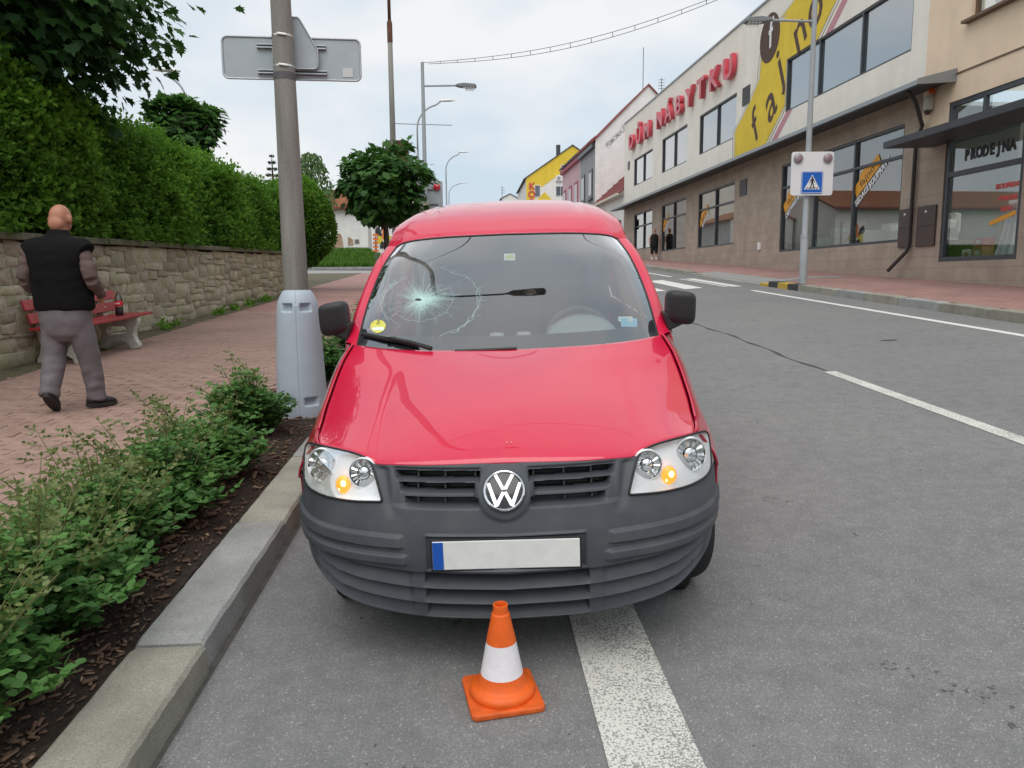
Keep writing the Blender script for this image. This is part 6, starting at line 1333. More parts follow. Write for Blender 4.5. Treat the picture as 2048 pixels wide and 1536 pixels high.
br = n.new('ShaderNodeTexBrick'); br.inputs['Scale'].default_value = 1.; br.inputs['Brick Width'].default_value = 1.2; br.inputs['Row Height'].default_value = .30; br.inputs['Mortar Size'].default_value = .008; br.inputs['Color1'].default_value = (.40, .32, .255, 1); br.inputs['Color2'].default_value = (.435, .35, .285, 1); br.inputs['Mortar'].default_value = (.33, .265, .21, 1); l.new(mp.outputs['Vector'], br.inputs['Vector'])
c = mixc(n, l, 1., br.outputs['Color'], ramp(n, l, noise(n, l, tc, 1.4, 6, .65), [(.3, (.82, .82, .82)), (.7, (1.14, 1.13, 1.12))]), 'MULTIPLY'); l.new(c, b.inputs['Base Color']); b.inputs['Roughness'].default_value = .75; weather(m, .10)
pm('frame_dark', (.050, .055, .065), .4, .1, 5); pm('canopy_dark', (.035, .037, .042), .5, .15, 2); pm('canopy_edge', (.30, .32, .33), .4, metal=.4); pm('letter_red', (.62, .055, .085), .38, .06, 3, coat=.3); pm('louvre', (.17, .165, .155), .6)
pm('blind_pale', (.60, .66, .66), .9, .04, .6); pm('room_wall', (.55, .60, .56), .9, .1, .8); pm('sofa_white', (.75, .77, .72), .8); pm('sofa_green', (.38, .52, .42), .8, .2, 2); pm('sofa_orange', (.60, .26, .08), .8); pm('room_floor', (.22, .20, .17), .7); pm('sticker_orange', (.80, .36, .02), .5); pm('utility_brown', (.075, .05, .04), .55, .2, 4); pm('red_print', (.75, .05, .04), .5); pm('pipe_brown', (.04, .032, .03), .5); pm('tile_red', (.24, .055, .05), .75, .2, 3); pm('sill_brown', (.16, .10, .06), .6)
glass_mat('shop_glass', (.86, .92, .90), 1.4, 1.52, base=.14); glass_mat('office_glass', (.80, .86, .90), 1.2, 1.52, base=.30)
store = thing('furniture_store', label='two-storey furniture store with cream upper wall and brown ground floor', cat='building', M=BFRM)
T0, T1_, ZC, ZR = 2.2, 34.2, 6.28, 11.76
UW = [(27.33, 31.6, 7.42, 9.08), (21.07, 25.4, 7.38, 9.2), (14.72, 19.25, 7.38, 9.18), (2.86, 10.16, 7.40, 9.20)]
GW = [(27.2, 31.4, 3.40, 5.66), (20.98, 25.25, 3.10, 5.64), (14.63, 19.14, 3.02, 5.60), (2.92, 10.2, 2.52, 5.60)]
mb = MB(); wall_holes(mb, T0, T1_, ZC, ZR, UW); mb.add([(T1_, 0, ZC), (T1_, -9, ZC), (T1_, -9, ZR), (T1_, 0, ZR)], [(0, 1, 2, 3)]); mb.add([(T0, 0, ZR), (T1_, 0, ZR), (T1_, -9, ZR), (T0, -9, ZR)], [(0, 1, 2, 3)]); mb.add([(T0, 0, ZC), (T0, -9, ZC), (T0, -9, ZR), (T0, 0, ZR)], [(0, 1, 2, 3)]); uw_ = mb.build('upper_wall', MATS['cream_render'], store)
MB().box(((T0+T1_)/2, -.06, ZR+.035), (T1_-T0+.1, .22, .07)).build('roof_edge', MATS['canopy_edge'], store)
mb = MB(); wall_holes(mb, T0, T1_, .5, ZC+.002, GW); mb.add([(T1_, 0, 1), (T1_, -9, 1), (T1_, -9, ZC), (T1_, 0, ZC)], [(0, 1, 2, 3)]); mb.build('ground_wall', MATS['brown_cladding'], store)
def window(parent, h, mull=(), trans=None, glass='shop_glass', name='shop_window', fw=.075, y=-.10, dark='frame_dark'):
    a, b_, c_, d_ = h; mbf = MB()
    for (x0, x1, z0, z1) in [(a, b_, c_, c_+fw), (a, b_, d_-fw, d_), (a, a+fw, c_+fw, d_-fw), (b_-fw, b_, c_+fw, d_-fw)]: mbf.box(((x0+x1)/2, y+.03, (z0+z1)/2), (x1-x0, .09, z1-z0))
    for m_ in mull: mbf.box((m_, y+.032, (c_+d_)/2), (fw*1.1, .09, d_-c_-2*fw))
    xs = [a+fw]+sorted(mull)+[b_-fw]
    w = mbf.build(name, MATS[dark], parent)
    zt = [c_+fw, d_-fw]
    if trans: MB().box(((a+b_)/2, y+.028, trans), (b_-a-2*fw, .085, fw)).build('transom', MATS[dark], w); zt = [c_+fw, trans-fw/2, trans+fw/2, d_-fw]
    for i in range(len(xs)-1):
        for j in range(0, len(zt), 2):
            x0, x1 = xs[i]+(fw*.55 if i else 0), xs[i+1]-(fw*.55 if i < len(xs)-2 else 0)
            MB().add([(x0, y, zt[j]), (x1, y, zt[j]), (x1, y, zt[j+1]), (x0, y, zt[j+1])], [(3, 2, 1, 0)]).build('pane', MATS[glass], w)
    return w
for h, mu in zip(UW, ((29.4,), (23.2,), (16.95,), (7.83, 5.31))):
    window(store, h, mu, None, 'office_glass', 'upper_window', .06); MB().add([(h[0]-.1, -.20, h[2]-.1), (h[1]+.1, -.20, h[2]-.1), (h[1]+.1, -.20, h[3]+.1), (h[0]-.1, -.20, h[3]+.1)], [(3, 2, 1, 0)]).build('blind', MATS['blind_pale'], store)
GWW = [window(store, h, mu, tz) for h, mu, tz in zip(GW, ((29.2,), (23.1,), (16.9,), (7.78, 5.38)), (4.85, 4.85, 4.80, 4.78))]
# showroom behind the glass
rm_ = MB(); rm_.add([(T0, -4.5, 1), (T1_, -4.5, 1), (T1_, -4.5, 6.2), (T0, -4.5, 6.2)], [(3, 2, 1, 0)]); rm_.build('back_wall', MATS['room_wall'], store)
for h in GW: MB().box(((h[0]+h[1])/2, -2.3, h[2]-.06), (h[1]-h[0]+2.5, 4.3, .1)).build('showroom_floor', MATS['room_floor'], store); 
MB().box(((T0+T1_)/2, -2.4, 5.95), (T1_-T0, 4.6, .1)).build('showroom_ceiling', MATS['blind_pale'], store)
def sofa(x, z, w, mat, label, d=-1.3):
    o = thing('sofa', BFRM @ Vector((x, d, z)), math.atan2(bdv.y, bdv.x), label, 'sofa', 'sofas on show'); MB().box((0, 0, .22), (w, .85, .40)).build('seat', MATS[mat], o, bevel=.05); MB().box((0, -.36, .50), (w, .2, .55)).build('backrest', MATS[mat], o, bevel=.05)
    for s in (-1, 1): MB().box((s*(w/2-.1), .0, .32), (.2, .85, .55)).build('armrest', MATS[mat], o, bevel=.05)
sofa(3.9, 2.52, 2.0, 'sofa_white', 'white sofa in the show window beside the downpipe'); sofa(8.9, 2.52, 1.7, 'sofa_green', 'pale green sofa behind the crossing board'); sofa(6.4, 2.52, 1.6, 'sofa_white', 'white sofa in the middle show window pane', -1.8)
sofa(16.0, 3.02, 1.5, 'sofa_orange', 'orange armchair in the show window by the wall vent')
# canopy along the shop front
cn = MB(); cn.add([(1.0, .02, 6.42), (T1_-.2, .02, 6.42), (T1_-.2, .95, 6.20), (1.0, .95, 6.20), (1.0, .02, 6.20), (T1_-.2, .02, 6.20), (T1_-.2, .95, 6.06), (1.0, .95, 6.06)], [(0, 1, 2, 3), (7, 6, 5, 4), (3, 2, 6, 7), (0, 3, 7, 4), (1, 5, 6, 2)]); cn_ = cn.build('canopy', MATS['canopy_dark'], store)
MB().box(((1.0+T1_-.2)/2, .965, 6.145), (T1_-1.2, .025, .11)).build('canopy_fascia', MATS['canopy_edge'], cn_)
MB().add([(.97, .0, 6.47), (.97, .98, 6.22), (.97, .98, 6.09), (.97, .0, 6.16), (1.0, .0, 6.47), (1.0, .98, 6.22), (1.0, .98, 6.09), (1.0, .0, 6.16)], [(0, 1, 2, 3), (7, 6, 5, 4), (0, 4, 5, 1), (1, 5, 6, 2), (2, 6, 7, 3)]).build('canopy_end', MATS['canopy_edge'], cn_)
dp = MB(); dp.tube([(1.55, .85, 6.08), (1.6, .6, 5.85), (2.0, .12, 5.35), (2.28, .08, 5.0), (2.30, .08, 2.45), (2.36, .10, 2.25), (2.75, .35, 1.75)], .05, 8); dp.build('downpipe', MATS['pipe_brown'], store, smooth=40)
# vents, small boxes
for (a, b_, c_, d_) in ((13.33, 14.05, 8.46, 9.16), (13.32, 14.03, 4.9, 5.55)):
    v_ = MB(); v_.box(((a+b_)/2, .015, (c_+d_)/2), (b_-a, .03, d_-c_)); v_ = v_.build('wall_vent', MATS['frame_dark'], store)
    for k in range(8): o = MB().box((0, 0, 0), (b_-a-.06, .05, .02)).build('louvre', MATS['louvre'], v_); o.location = ((a+b_)/2, .04, c_+.06+(d_-c_-.1)*k/7); o.rotation_euler = (rad(35), 0, 0)
for px, py, w_, h_ in ((1258, 331, .45, .5), (1269, 449, .4, .62)):
    t_, z_ = bpl(px, py); v_ = MB().box((t_, .02, z_), (w_, .04, h_)).build('wall_vent', MATS['frame_dark'], store)
t_, z_ = bpl(1520, 492); MB().box((t_, .03, z_), (.22, .06, .28)).build('junction_box', MATS['board_white'], store)
# red built-up letters
def TF(t, z, y=.06, rot=0.): return frame((t, y, z), (-math.cos(rot), 0, math.sin(rot)), (math.sin(rot), 0, math.cos(rot)))
def letter_row(s, t0, t1, z, size, parent):
    n_ = len(s)
    for k, ch in enumerate(s):
        if ch == ' ': continue
        t_ = t0+(t1-t0)*(k+.5)/n_; text(ch, size, .10, 'sign_letter', MATS['letter_red'], parent, TF(t_, z, .16), bold=.03, sx=1.32)
letter_row('DŮM', 32.5, 27.0, 10.15, 1.24, store); letter_row('NÁBYTKU', 26.1, 14.4, 10.22, 1.24, store)
# yellow ribbon advertisement painted on the wall
def flat(parent, name, pts, mat, y): return MB().prism([(p[0], p[1]) for p in pts], -.0015, .0015, frame((0, y, 0), (1, 0, 0), (0, 0, 1))).build(name, MATS[mat], parent)
rib_l = [(1471, 262), (1487, 232), (1503, 200), (1520, 158), (1524, 112), (1530, 85), (1563, 36), (1577, 27), (1590, 0)]; rib_r = [(1476, 313), (1526, 294), (1567, 216), (1573, 205), (1636, 77), (1673, 0)]
def clip_top(p): return (p[0], min(p[1], ZR-.02))
L_, R_ = [bpl(*p) for p in rib_l], [bpl(*p) for p in rib_r]
dl = (L_[-1][0]-L_[-3][0])/(L_[-1][1]-L_[-3][1]); dr = (R_[-1][0]-R_[-2][0])/(R_[-1][1]-R_[-2][1]); topz_ = ZR-.03
L_ = [p for p in L_ if p[1] < topz_]+[(L_[-1][0]+dl*(topz_-L_[-1][1]), topz_)]; R_ = [p for p in R_ if p[1] < topz_]+[(R_[-1][0]+dr*(topz_-R_[-1][1]), topz_)]
R_[0] = (R_[0][0], 6.44); R_[1] = (R_[1][0], 6.44); L_[0] = (L_[0][0], L_[0][1])
wh_ = UW[3]
def split_flat(name, L_, R_, mat, y):
    """ribbon as a stack of slices, cut where the upper window stands in front of it"""
    zs = sorted({6.44, topz_, wh_[2], wh_[3], *[p[1] for p in L_ if 6.44 < p[1] < topz_], *[p[1] for p in R_ if 6.44 < p[1] < topz_], *lin(6.5, topz_, 24)}); zs = [z for z in zs if 6.44 <= z <= topz_]
    lf = lambda z: np.interp(z, [p[1] for p in sorted(L_, key=lambda q: q[1])], [p[0] for p in sorted(L_, key=lambda q: q[1])]); rf = lambda z: np.interp(z, [p[1] for p in sorted(R_[1:], key=lambda q: q[1])], [p[0] for p in sorted(R_[1:], key=lambda q: q[1])])
    mb = MB()
    for i in range(len(zs)-1):
        z0, z1 = zs[i], zs[i+1]; l0, l1, r0, r1 = lf(z0+1e-5), lf(z1-1e-5), rf(z0+1e-5), rf(z1-1e-5)
        if wh_[2]-.01 <= z0 and z1 <= wh_[3]+.01: r0, r1 = max(r0, wh_[1]), max(r1, wh_[1])
        if l0 > r0 or l1 > r1: mb.add([(l0, y, z0), (r0, y, z0), (r1, y, z1), (l1, y, z1)], [(0, 1, 2, 3)])
    return mb.build(name, MATS[mat], store)
split_flat('ribbon_outline', [(p[0]+.28, p[1]) for p in L_], [(p[0]-.30, p[1]) for p in R_], 'brown_ink', .004)
split_flat('ribbon_border', [(p[0]+.24, p[1]) for p in L_], [(p[0]-.26, p[1]) for p in R_], 'pale_line', .006)
split_flat('ribbon_line', [(p[0]+.03, p[1]) for p in L_], [(p[0]-.03, p[1]) for p in R_], 'brown_ink', .008)
rbn = split_flat('painted_ribbon', L_, R_, 'yellow_paint', .010)
for za, zb2 in ((6.44, wh_[2]), (wh_[3], topz_)):
    rx_ = lambda z: float(np.interp(z, [p[1] for p in sorted(R_[1:], key=lambda q: q[1])], [p[0] for p in sorted(R_[1:], key=lambda q: q[1])]))
    MB().add([(rx_(za)-.5, .005, za), (rx_(za)-1.0, .005, za), (rx_(zb2)-1.0, .005, zb2), (rx_(zb2)-.5, .005, zb2)], [(0, 1, 2, 3)]).build('pink_stripe', MATS['pink_band'], store)
ra = math.atan2(R_[-1][1]-R_[1][1], -(R_[-1][0]-R_[1][0]))
for ch, (px, py), sz in (('f', (1509, 256), 1.9), ('a', (1540, 208), 2.1), ('j', (1563, 150), 2.0), ('n', (1598, 66), 1.9), ('o', (1628, 18), 2.0)):
    t_, z_ = bpl(px, py)
    if ch == 'j': z_ += .25; t_ += .15
    text(ch, sz, .001, 'ribbon_letter', MATS['brown_ink'], store, TF(t_, z_, .0135, ra*.92), bold=.02, shear=.12, sx=1.0)
t_, z_ = bpl(1540, 76); dsc = MB().lathe([(.86, 0), (.86, .004)], 40, frame((t_, .014, z_), (1, 0, 0), (0, 0, 1)) @ Matrix.Rotation(math.pi, 4, 'X')).build('brown_disc', MATS['brown_ink'], store); text('f', 1.35, .001, 'disc_letter', MATS['sign_white'], store, TF(t_, z_+.05, .021, .25), bold=.02, shear=.25)
# window stickers
def sticker(px, py, txt, k=1.0):
    t_, z_ = bpl(px, py); M = TF(t_, z_, -.085, rad(34)); w, h = .72*k, .36*k
    MB().prism([(-w, -h/2), (w, -h/2), (w, h/2*.9), (.2*w, h/2), (.0*w, h*.85), (-.35*w, h*.85), (-.5*w, h/2), (-w, h/2*.9)], 0, .004, M).build('window_sticker', MATS['sticker_orange'], store)
    text('fajno', .30*k, .001, 'sticker_print', MATS['brown_ink'], store, M @ Matrix.Translation((0, 0, .006)), sx=1.4); text(txt, .25*k, .001, 'sticker_print', MATS['sign_white'], store, M @ Matrix.Translation((.1*k, -h*.9, .004)), bold=.008, sx=.92)
sticker(1729, 352, 'SEDACÍ SOUPRAVY', 1.0); sticker(1580, 392, 'OBÝVACÍ STĚNY', 1.0); sticker(1404, 432, 'KUCHYNĚ', .95); sticker(1328, 447, 'LOŽNICE', .9)

# ---- peach building with shop window
pb = thing('peach_building', label='peach rendered house with corner sales shop beside the furniture store', cat='building', M=BFRM)
SH = (-1.36, 1.20, 1.95, 5.72); mb = MB(); wall_holes(mb, -9, 2.197, 5.0, 14, [(SH[0], SH[1], 5.0, SH[3]), (-1.2, .62, 7.45, 9.6)]); mb.build('upper_wall', MATS['peach_render'], pb)
mb = MB(); wall_holes(mb, -9, 2.197, .4, 4.998, [(SH[0], SH[1], SH[2], 4.998)]); mb.build('ground_wall', MATS['brown_cladding'], pb)
MB().box((-3.4, .012, 6.34), (11.15, .02, .035)).build('string_course', MATS['sill_brown'], pb)
w_ = window(pb, SH, (), 4.02, fw=.11); MB().box(((SH[0]+SH[1])/2, -.068, 4.95), (SH[1]-SH[0], .09, .1)).build('transom', MATS['frame_dark'], w_); MB().box((.0, -.066, 5.35), (.09, .09, .7)).build('mullion', MATS['frame_dark'], w_)
window(pb, (-1.2, .62, 7.45, 9.6), (-.3,), None, 'office_glass', 'upper_window', .08, -.16, 'sill_brown'); MB().add([(-1.4, -.7, 7.3), (.8, -.7, 7.3), (.8, -.7, 9.8), (-1.4, -.7, 9.8)], [(3, 2, 1, 0)]).build('curtain', MATS['blind_pale'], pb)
MB().box((-.29, .06, 7.40), (2.05, .22, .06)).build('window_sill', MATS['sill_brown'], pb)
aw = MB(); aw.add([(1.75, .0, 5.08), (-8.9, .0, 5.08), (-8.9, 1.2, 4.92), (1.75, 1.2, 4.92), (1.75, .0, 4.78), (-8.9, .0, 4.78), (-8.9, 1.2, 4.74), (1.75, 1.2, 4.74)], [(3, 2, 1, 0), (4, 5, 6, 7), (7, 6, 2, 3), (0, 4, 7, 3)]); aw.build('awning', MATS['canopy_dark'], pb); MB().box((-3.57, 1.21, 4.83), (10.8, .03, .15)).build('awning_fascia', MATS['canopy_dark'], pb)
for k, ch in enumerate('PRODEJNA'): text(ch, .34, .004, 'shop_letter', MATS['sign_black'], pb, TF(.56-.205*k, 4.40, -.09), bold=.016, sx=.78)
for k, (s_, z_) in enumerate((('KOUPELNY', 3.55), ('VÝPRODEJ', 3.28), ('SLEVA', 3.05))): text(s_, .15 if k == 0 else .12, .002, 'window_print', MATS['red_print'], pb, TF(-.85, z_, -.09), bold=.006)
MB().box((0, 0, 0), (.8, .004, .10)).build('window_strip', MATS['sticker_orange'], pb).matrix_local = Matrix.Translation((-.75, -.09, 2.86)) @ Matrix.Rotation(rad(14), 4, 'Y')
MB().add([(-3, -2.6, 1), (2.1, -2.6, 1), (2.1, -2.6, 5.7), (-3, -2.6, 5.7)], [(3, 2, 1, 0)]).build('back_wall', MATS['blind_pale'], pb); MB().box((-.4, -1.3, 1.92), (4.2, 2.5, .1)).build('shop_floor', MATS['room_floor'], pb)
def wpos(x, y, z): return BFRM @ Vector((x, y, z))
brz = math.atan2(bdv.y, bdv.x)
pm('cloth_white', (.72, .74, .82), .9, .06, 3); pm('cloth_green', (.38, .46, .12), .9, .1, 3); pm('carton', (.42, .24, .13), .9, .15, 6); pm('carton_red', (.40, .06, .07), .8); pm('carton_white', (.68, .68, .66), .8)
def drape(x, mat, label, w0=.30, w1=.55, zt=3.3):
    mb = MB(); mb.grid(lambda u, t: (u*(w0+(w1-w0)*t)/2, .05*math.sin(u*9)+.14*t*t*1.4, (zt-2.0)*(1-t)), lin(-1, 1, 25), lin(0, 1, 14)); o = mb.build('hanging_cloth', MATS[mat], None, smooth=True); o.location = wpos(x, -.75, 2.0); o.rotation_euler = (0, 0, brz); md = o.modifiers.new('s', 'SOLIDIFY'); md.thickness = .01; tag(o, label, 'cloth')
drape(-.28, 'cloth_white', 'white cloth draped down behind the shop window', .35, .62); drape(-.95, 'cloth_green', 'green cloth draped down behind the shop window')
for (x, z, w, h_, mat, lb) in ((.62, 0, .32, .26, 'carton_white', 'white boxes at the bottom of the shop window'), (.25, 0, .34, .30, 'carton', 'brown carton beside the white boxes in the shop window'), (.24, .30, .30, .22, 'carton_red', 'dark red box on top of the brown carton'), (.02, .0, .20, .9, 'carton', 'tall brown roll carton behind the shop window')):
    o = thing('shop_box', wpos(x, -.45 if h_ < .5 else -.9, 1.972+z), brz, lb, 'box'); MB().box((0, 0, h_/2), (w, .3, h_)).build('carton', MATS[mat], o, bevel=.008); MB().box((0, .152, h_*.55), (w*.5, .004, h_*.35)).build('print', MATS['carton_white'] if 'white' not in mat else MATS['carton'], o)
sr = thing('alarm_siren', wpos(1.86, .0, 5.86), brz, 'beige wall alarm with orange beacon on the peach wall', 'alarm'); MB().box((0, .09, 0), (.22, .16, .34)).build('case', MATS['beige_box'], sr, bevel=.03); MB().lathe([(.07, .0), (.07, .10), (.05, .14), (.001, .15)], 14, Matrix.Translation((-.14, .11, .22))).build('beacon', MATS['cone_orange'], sr, smooth=40); MB().lathe([(.09, 0), (.05, -.1)], 12, Matrix.Translation((0, .1, -.17))).build('horn', MATS['utility_brown'], sr)
for (a, b_, lb) in ((2.36, 2.86, 'narrow brown utility cabinet left of the downpipe'), (1.36, 2.10, 'wide brown utility cabinet between downpipe and shop window')):
    u_ = thing('utility_cabinet', wpos((a+b_)/2, .0, 2.36), brz, lb, 'cabinet'); MB().box((0, .02, .5), (b_-a, .06, 1.0)).build('door', MATS['utility_brown'], u_, bevel=.006); MB().box((0, .053, .5), (b_-a-.06, .006, .015)).build('seam', MATS['sign_black'], u_); MB().box((.0, .056, .86), (.07, .008, .05)).build('label_plate', MATS['board_white'], u_)

# ---- houses farther up
def gable_house(name, label, M, w, d, ze, zr, wallm, roofm, z0=-1.5, over=.25, gable='x'):
    """local x across the gable, y backwards, z up; gable end at y=0"""
    o = thing(name, label=label, cat='building', M=M); mb = MB(); v = [(0, 0, z0), (w, 0, z0), (w, 0, ze), (w/2, 0, zr), (0, 0, ze)]; v += [(x, d, z) for x, y, z in v]
    mb.add(v, [(0, 1, 2, 3, 4), (9, 8, 7, 6, 5), (0, 4, 9, 5), (1, 6, 7, 2)]); mb.build('wall', MATS[wallm], o)
    sl = (zr-ze)/(w/2); t = .12
    for s in (0, 1):
        xa = -over if s == 0 else w+over; za = ze-sl*over
        rf = MB(); rf.add([(xa, -over*.5, za), (w/2, -over*.5, zr), (w/2, d+over, zr), (xa, d+over, za), (xa, -over*.5, za+t), (w/2, -over*.5, zr+t), (w/2, d+over, zr+t), (xa, d+over, za+t)], [(0, 1, 2, 3), (7, 6, 5, 4), (0, 4, 5, 1), (0, 3, 7, 4), (3, 2, 6, 7)]); rf.build('roof', MATS[roofm], o)
    return o
def plain_window(parent, x, z, w, h, frame_m='board_white', y=-.02, glass='office_dark', mull=1, sill=None):
    f = MB().box((x, y, z), (w, .06, h)).build('window', MATS[frame_m], parent); k = (w-.12)/(mull+1)
    for i in range(mull+1): MB().box((x-w/2+.06+k*(i+.5), y-.035, z), (k-.05, .02, h-.14)).build('pane', MATS[glass], f)
    if sill: MB().box((x, y-.05, z-h/2-.04), (w+.2, .16, .07)).build('sill', MATS[sill], f)
    return f
pm('office_dark', (.10, .12, .14), .08, .4, .5, coat=.6); pm('roof_brown', (.20, .085, .05), .8, .25, 3); pm('roof_dark', (.06, .055, .06), .7); pm('tile_orange', (.36, .16, .085), .85, .22, 2.5); pm('shutter_pale', (.55, .62, .60), .7)
# white gable house with lettering (gable faces down the street)
tG = 44.0; gM = frame(BFRM @ Vector((tG, 0, 0)), -(Vector((0, 0, 1)).cross(bdv)), bdv)       # local x away from the road, y up the street
pe, pa_ = bpl(1186, 283)[1], 16.7
gh_ = gable_house('white_gable_house', 'tall white gable house with lettering painted below its roof edge', gM, 8.4, 9.0, pe, pa_, 'white_render', 'tile_red', over=.3)
ang = math.atan2(pa_-pe, 4.2)
text('PÍSMOMALÍŘSTVÍ', .50, .004, 'painted_lettering', MATS['grey_render'], gh_, frame((1.95, -.012, ray_at(1233, 266, 61)[2]), (math.cos(ang), 0, math.sin(ang)), (-math.sin(ang), 0, math.cos(ang))), sx=.78, bold=.006)
MB().tube([(3.9, .5, pa_-1), (3.9, .5, pa_+3.0)], .03, 5).build('mast', MATS['steel_dark'], gh_); MB().tube([(5.4, .5, pa_-1.4), (5.4, .5, pa_+.7)], .03, 5).build('aerial', MATS['steel_dark'], gh_)
for k in range(4): MB().box((5.4, .5, pa_-.1+.22*k), (.5, .03, .03)).build('aerial_rod', MATS['steel_dark'], gh_)
# low annex with a red lean-to roof in front of it
an = thing('low_annex', label='low white annex with red roof between store and gable house', cat='building', M=BFRM)
ez_ = 7.25; MB().box((39.1, -4.0, 4.6), (9.7, 7.9, 5.3)).build('wall', MATS['white_render'], an)
rf = MB(); rf.add([(34.25, .35, ez_), (43.95, .35, ez_), (43.95, -4.2, ez_+4.0), (34.25, -4.2, ez_+4.0), (34.25, .35, ez_+.12), (43.95, .35, ez_+.12), (43.95, -4.2, ez_+4.12), (34.25, -4.2, ez_+4.12)], [(0, 1, 2, 3), (7, 6, 5, 4), (0, 4, 5, 1), (0, 3, 7, 4), (1, 5, 6, 2)]); ro_ = rf.build('roof', MATS['tile_red'], an)
for k in range(10): MB().box((0, 0, 0), (9.7, .06, .05)).build('tile_course', MATS['tile_red'], ro_).location = (39.1, .35-.45*k, ez_+.15+.396*k)
MB().box((39.1, .42, ez_+.02), (9.7, .12, .12)).build('gutter', MATS['pale_line'], an); ad_ = MB().box((35.9, .0, 4.3), (1.5, .12, 2.6)).build('doorway', MATS['frame_dark'], an)
# grey and pink street houses
def row_house(label, t0, t1, ze, zr, wallm, trim, roofm, nwin, zw, name='row_house'):
    o = thing(name, label=label, cat='building', M=BFRM); MB().box(((t0+t1)/2, -4, (ze+1)/2+.5), (t1-t0-.02, 8, ze-1)).build('wall', MATS[wallm], o)
    rf = MB(); rf.add([(t0, .35, ze), (t1, .35, ze), (t1, -4, zr), (t0, -4, zr), (t0, .35, ze+.2), (t1, .35, ze+.2), (t1, -4, zr+.2), (t0, -4, zr+.2)], [(0, 1, 2, 3), (7, 6, 5, 4), (0, 4, 5, 1), (0, 3, 7, 4), (1, 5, 6, 2)]); rf.build('roof', MATS[roofm], o)
    MB().box(((t0+t1)/2, .12, ze-.22), (t1-t0-.04, .30, .36)).build('cornice', MATS[trim], o)
    for zz in zw:
        for k in range(nwin):
            x = t0+(t1-t0)*(k+.5)/nwin; f = MB().box((x, .03, zz), (1.5, .10, 2.3)).build('window', MATS[trim], o)
            for s in (-1, 1): MB().box((x+s*.30, .085, zz), (.5, .02, 1.8)).build('pane', MATS['office_dark'], f)
            MB().box((x, .10, zz-1.22), (1.8, .25, .14)).build('sill', MATS[trim], f)
    return o
row_house('grey rendered street house beyond the white gable', 44.1, 50.7, pe-.2, pe+2.4, 'grey_render', 'frame_dark', 'tile_red', 2, (9.3, 5.6)); row_house('pink street house with dark pink window trim', 50.8, 60.6, 12.4, 15.0, 'pink_render', 'pink_trim', 'roof_dark', 3, (9.2, 5.6))
# yellow-banded house facing down the street
yh = 95.0; a_, e_ = ray_at(1145, 291, yh), ray_at(1052, 356, yh); W_ = (a_[0]-e_[0])*2
M = frame((e_[0], yh, 0), (1, 0, 0), (0, 1, 0)); hk = gable_house('yellow_house', 'white house with a broad yellow band under its roof edge', M, W_, 16, e_[2], a_[2], 'white_render', 'roof_dark', z0=3, over=.3)
sl = (a_[2]-e_[2])/(W_/2)
MB().add([(0.02, -.02, e_[2]-.05), (W_/2, -.02, a_[2]-.05), (W_/2+2.0, -.02, a_[2]-2.0*sl-.05), (W_/2, -.02, a_[2]-2.3), (1.1, -.02, e_[2]-1.7), (1.1, -.02, 3), (.02, -.02, 3)], [(0, 1, 2, 3, 4, 5, 6)]).build('yellow_band', MATS['yellow_paint'], hk)
hx = lambda px: ray_at(px, 380, yh)[0]-e_[0]; hz = lambda py: ray_at(1100, py, yh)[2]
for px, py, w, h_, mu in ((1075, 382, .75, 1.45, 0), (1121, 382, 1.25, 1.25, 1), (1130, 337, 1.05, .9, 1), (1152, 337, 1.05, .9, 1)): plain_window(hk, hx(px), hz(py), w, h_, mull=mu)
for k, ch in enumerate('KOBER'): text(ch, 1.15, .03, 'sign_letter', MATS['letter_red'], hk, frame((hx(1063.5), -.06, hz(373)-.98*k), (1, 0, 0), (0, 0, 1)), bold=.03)
ac = MB().box((hx(1118), -.15, hz(357)), (.8, .35, .6)).build('air_conditioner', MATS['board_white'], hk); MB().lathe([(.22, 0), (.22, .02)], 16, frame((hx(1117), -.33, hz(357)), (1, 0, 0), (0, 0, 1))).build('fan_grille', MATS['grey_render'], ac)
MB().box((hx(1121), 2.5, hz(303)), (.5, .5, 2.4)).build('chimney', MATS['frame_dark'], hk); MB().prism([(-.9, 0), (0, .9), (.9, 0), (0, -.9)], 0, .06, frame((hx(1089), -.02, hz(399)), (1, 0, 0), (0, 0, 1))).build('diamond_sign', MATS['yellow_paint'], hk)
# small white house at the end of the street
f_ = ray_at(1018, 380, 130); gable_house('small_white_house', 'small far white house seen just over the van roof', frame((f_[0]-1.3, 130, 0), (1, 0, 0), (0, 1, 0)), 2.9, 8, ray_at(1018, 397, 130)[2], ray_at(1018, 388, 130)[2], 'white_render', 'roof_dark', z0=5)
mt = thing('roof_aerial', (ray_at(1004, 380, 128)[0], 128, ray_at(1004, 402, 128)[2]-.5), 0, 'thin branched aerial beside the small white house', 'aerial'); MB().tube([(0, 0, 0), (0, 0, 2.9)], .05, 5).build('mast', MATS['steel_dark'], mt)
for k in range(3): MB().tube([(0, 0, 2.7-.4*k), (.45, 0, 2.5-.4*k)], .03, 4).build('rod', MATS['steel_dark'], mt)
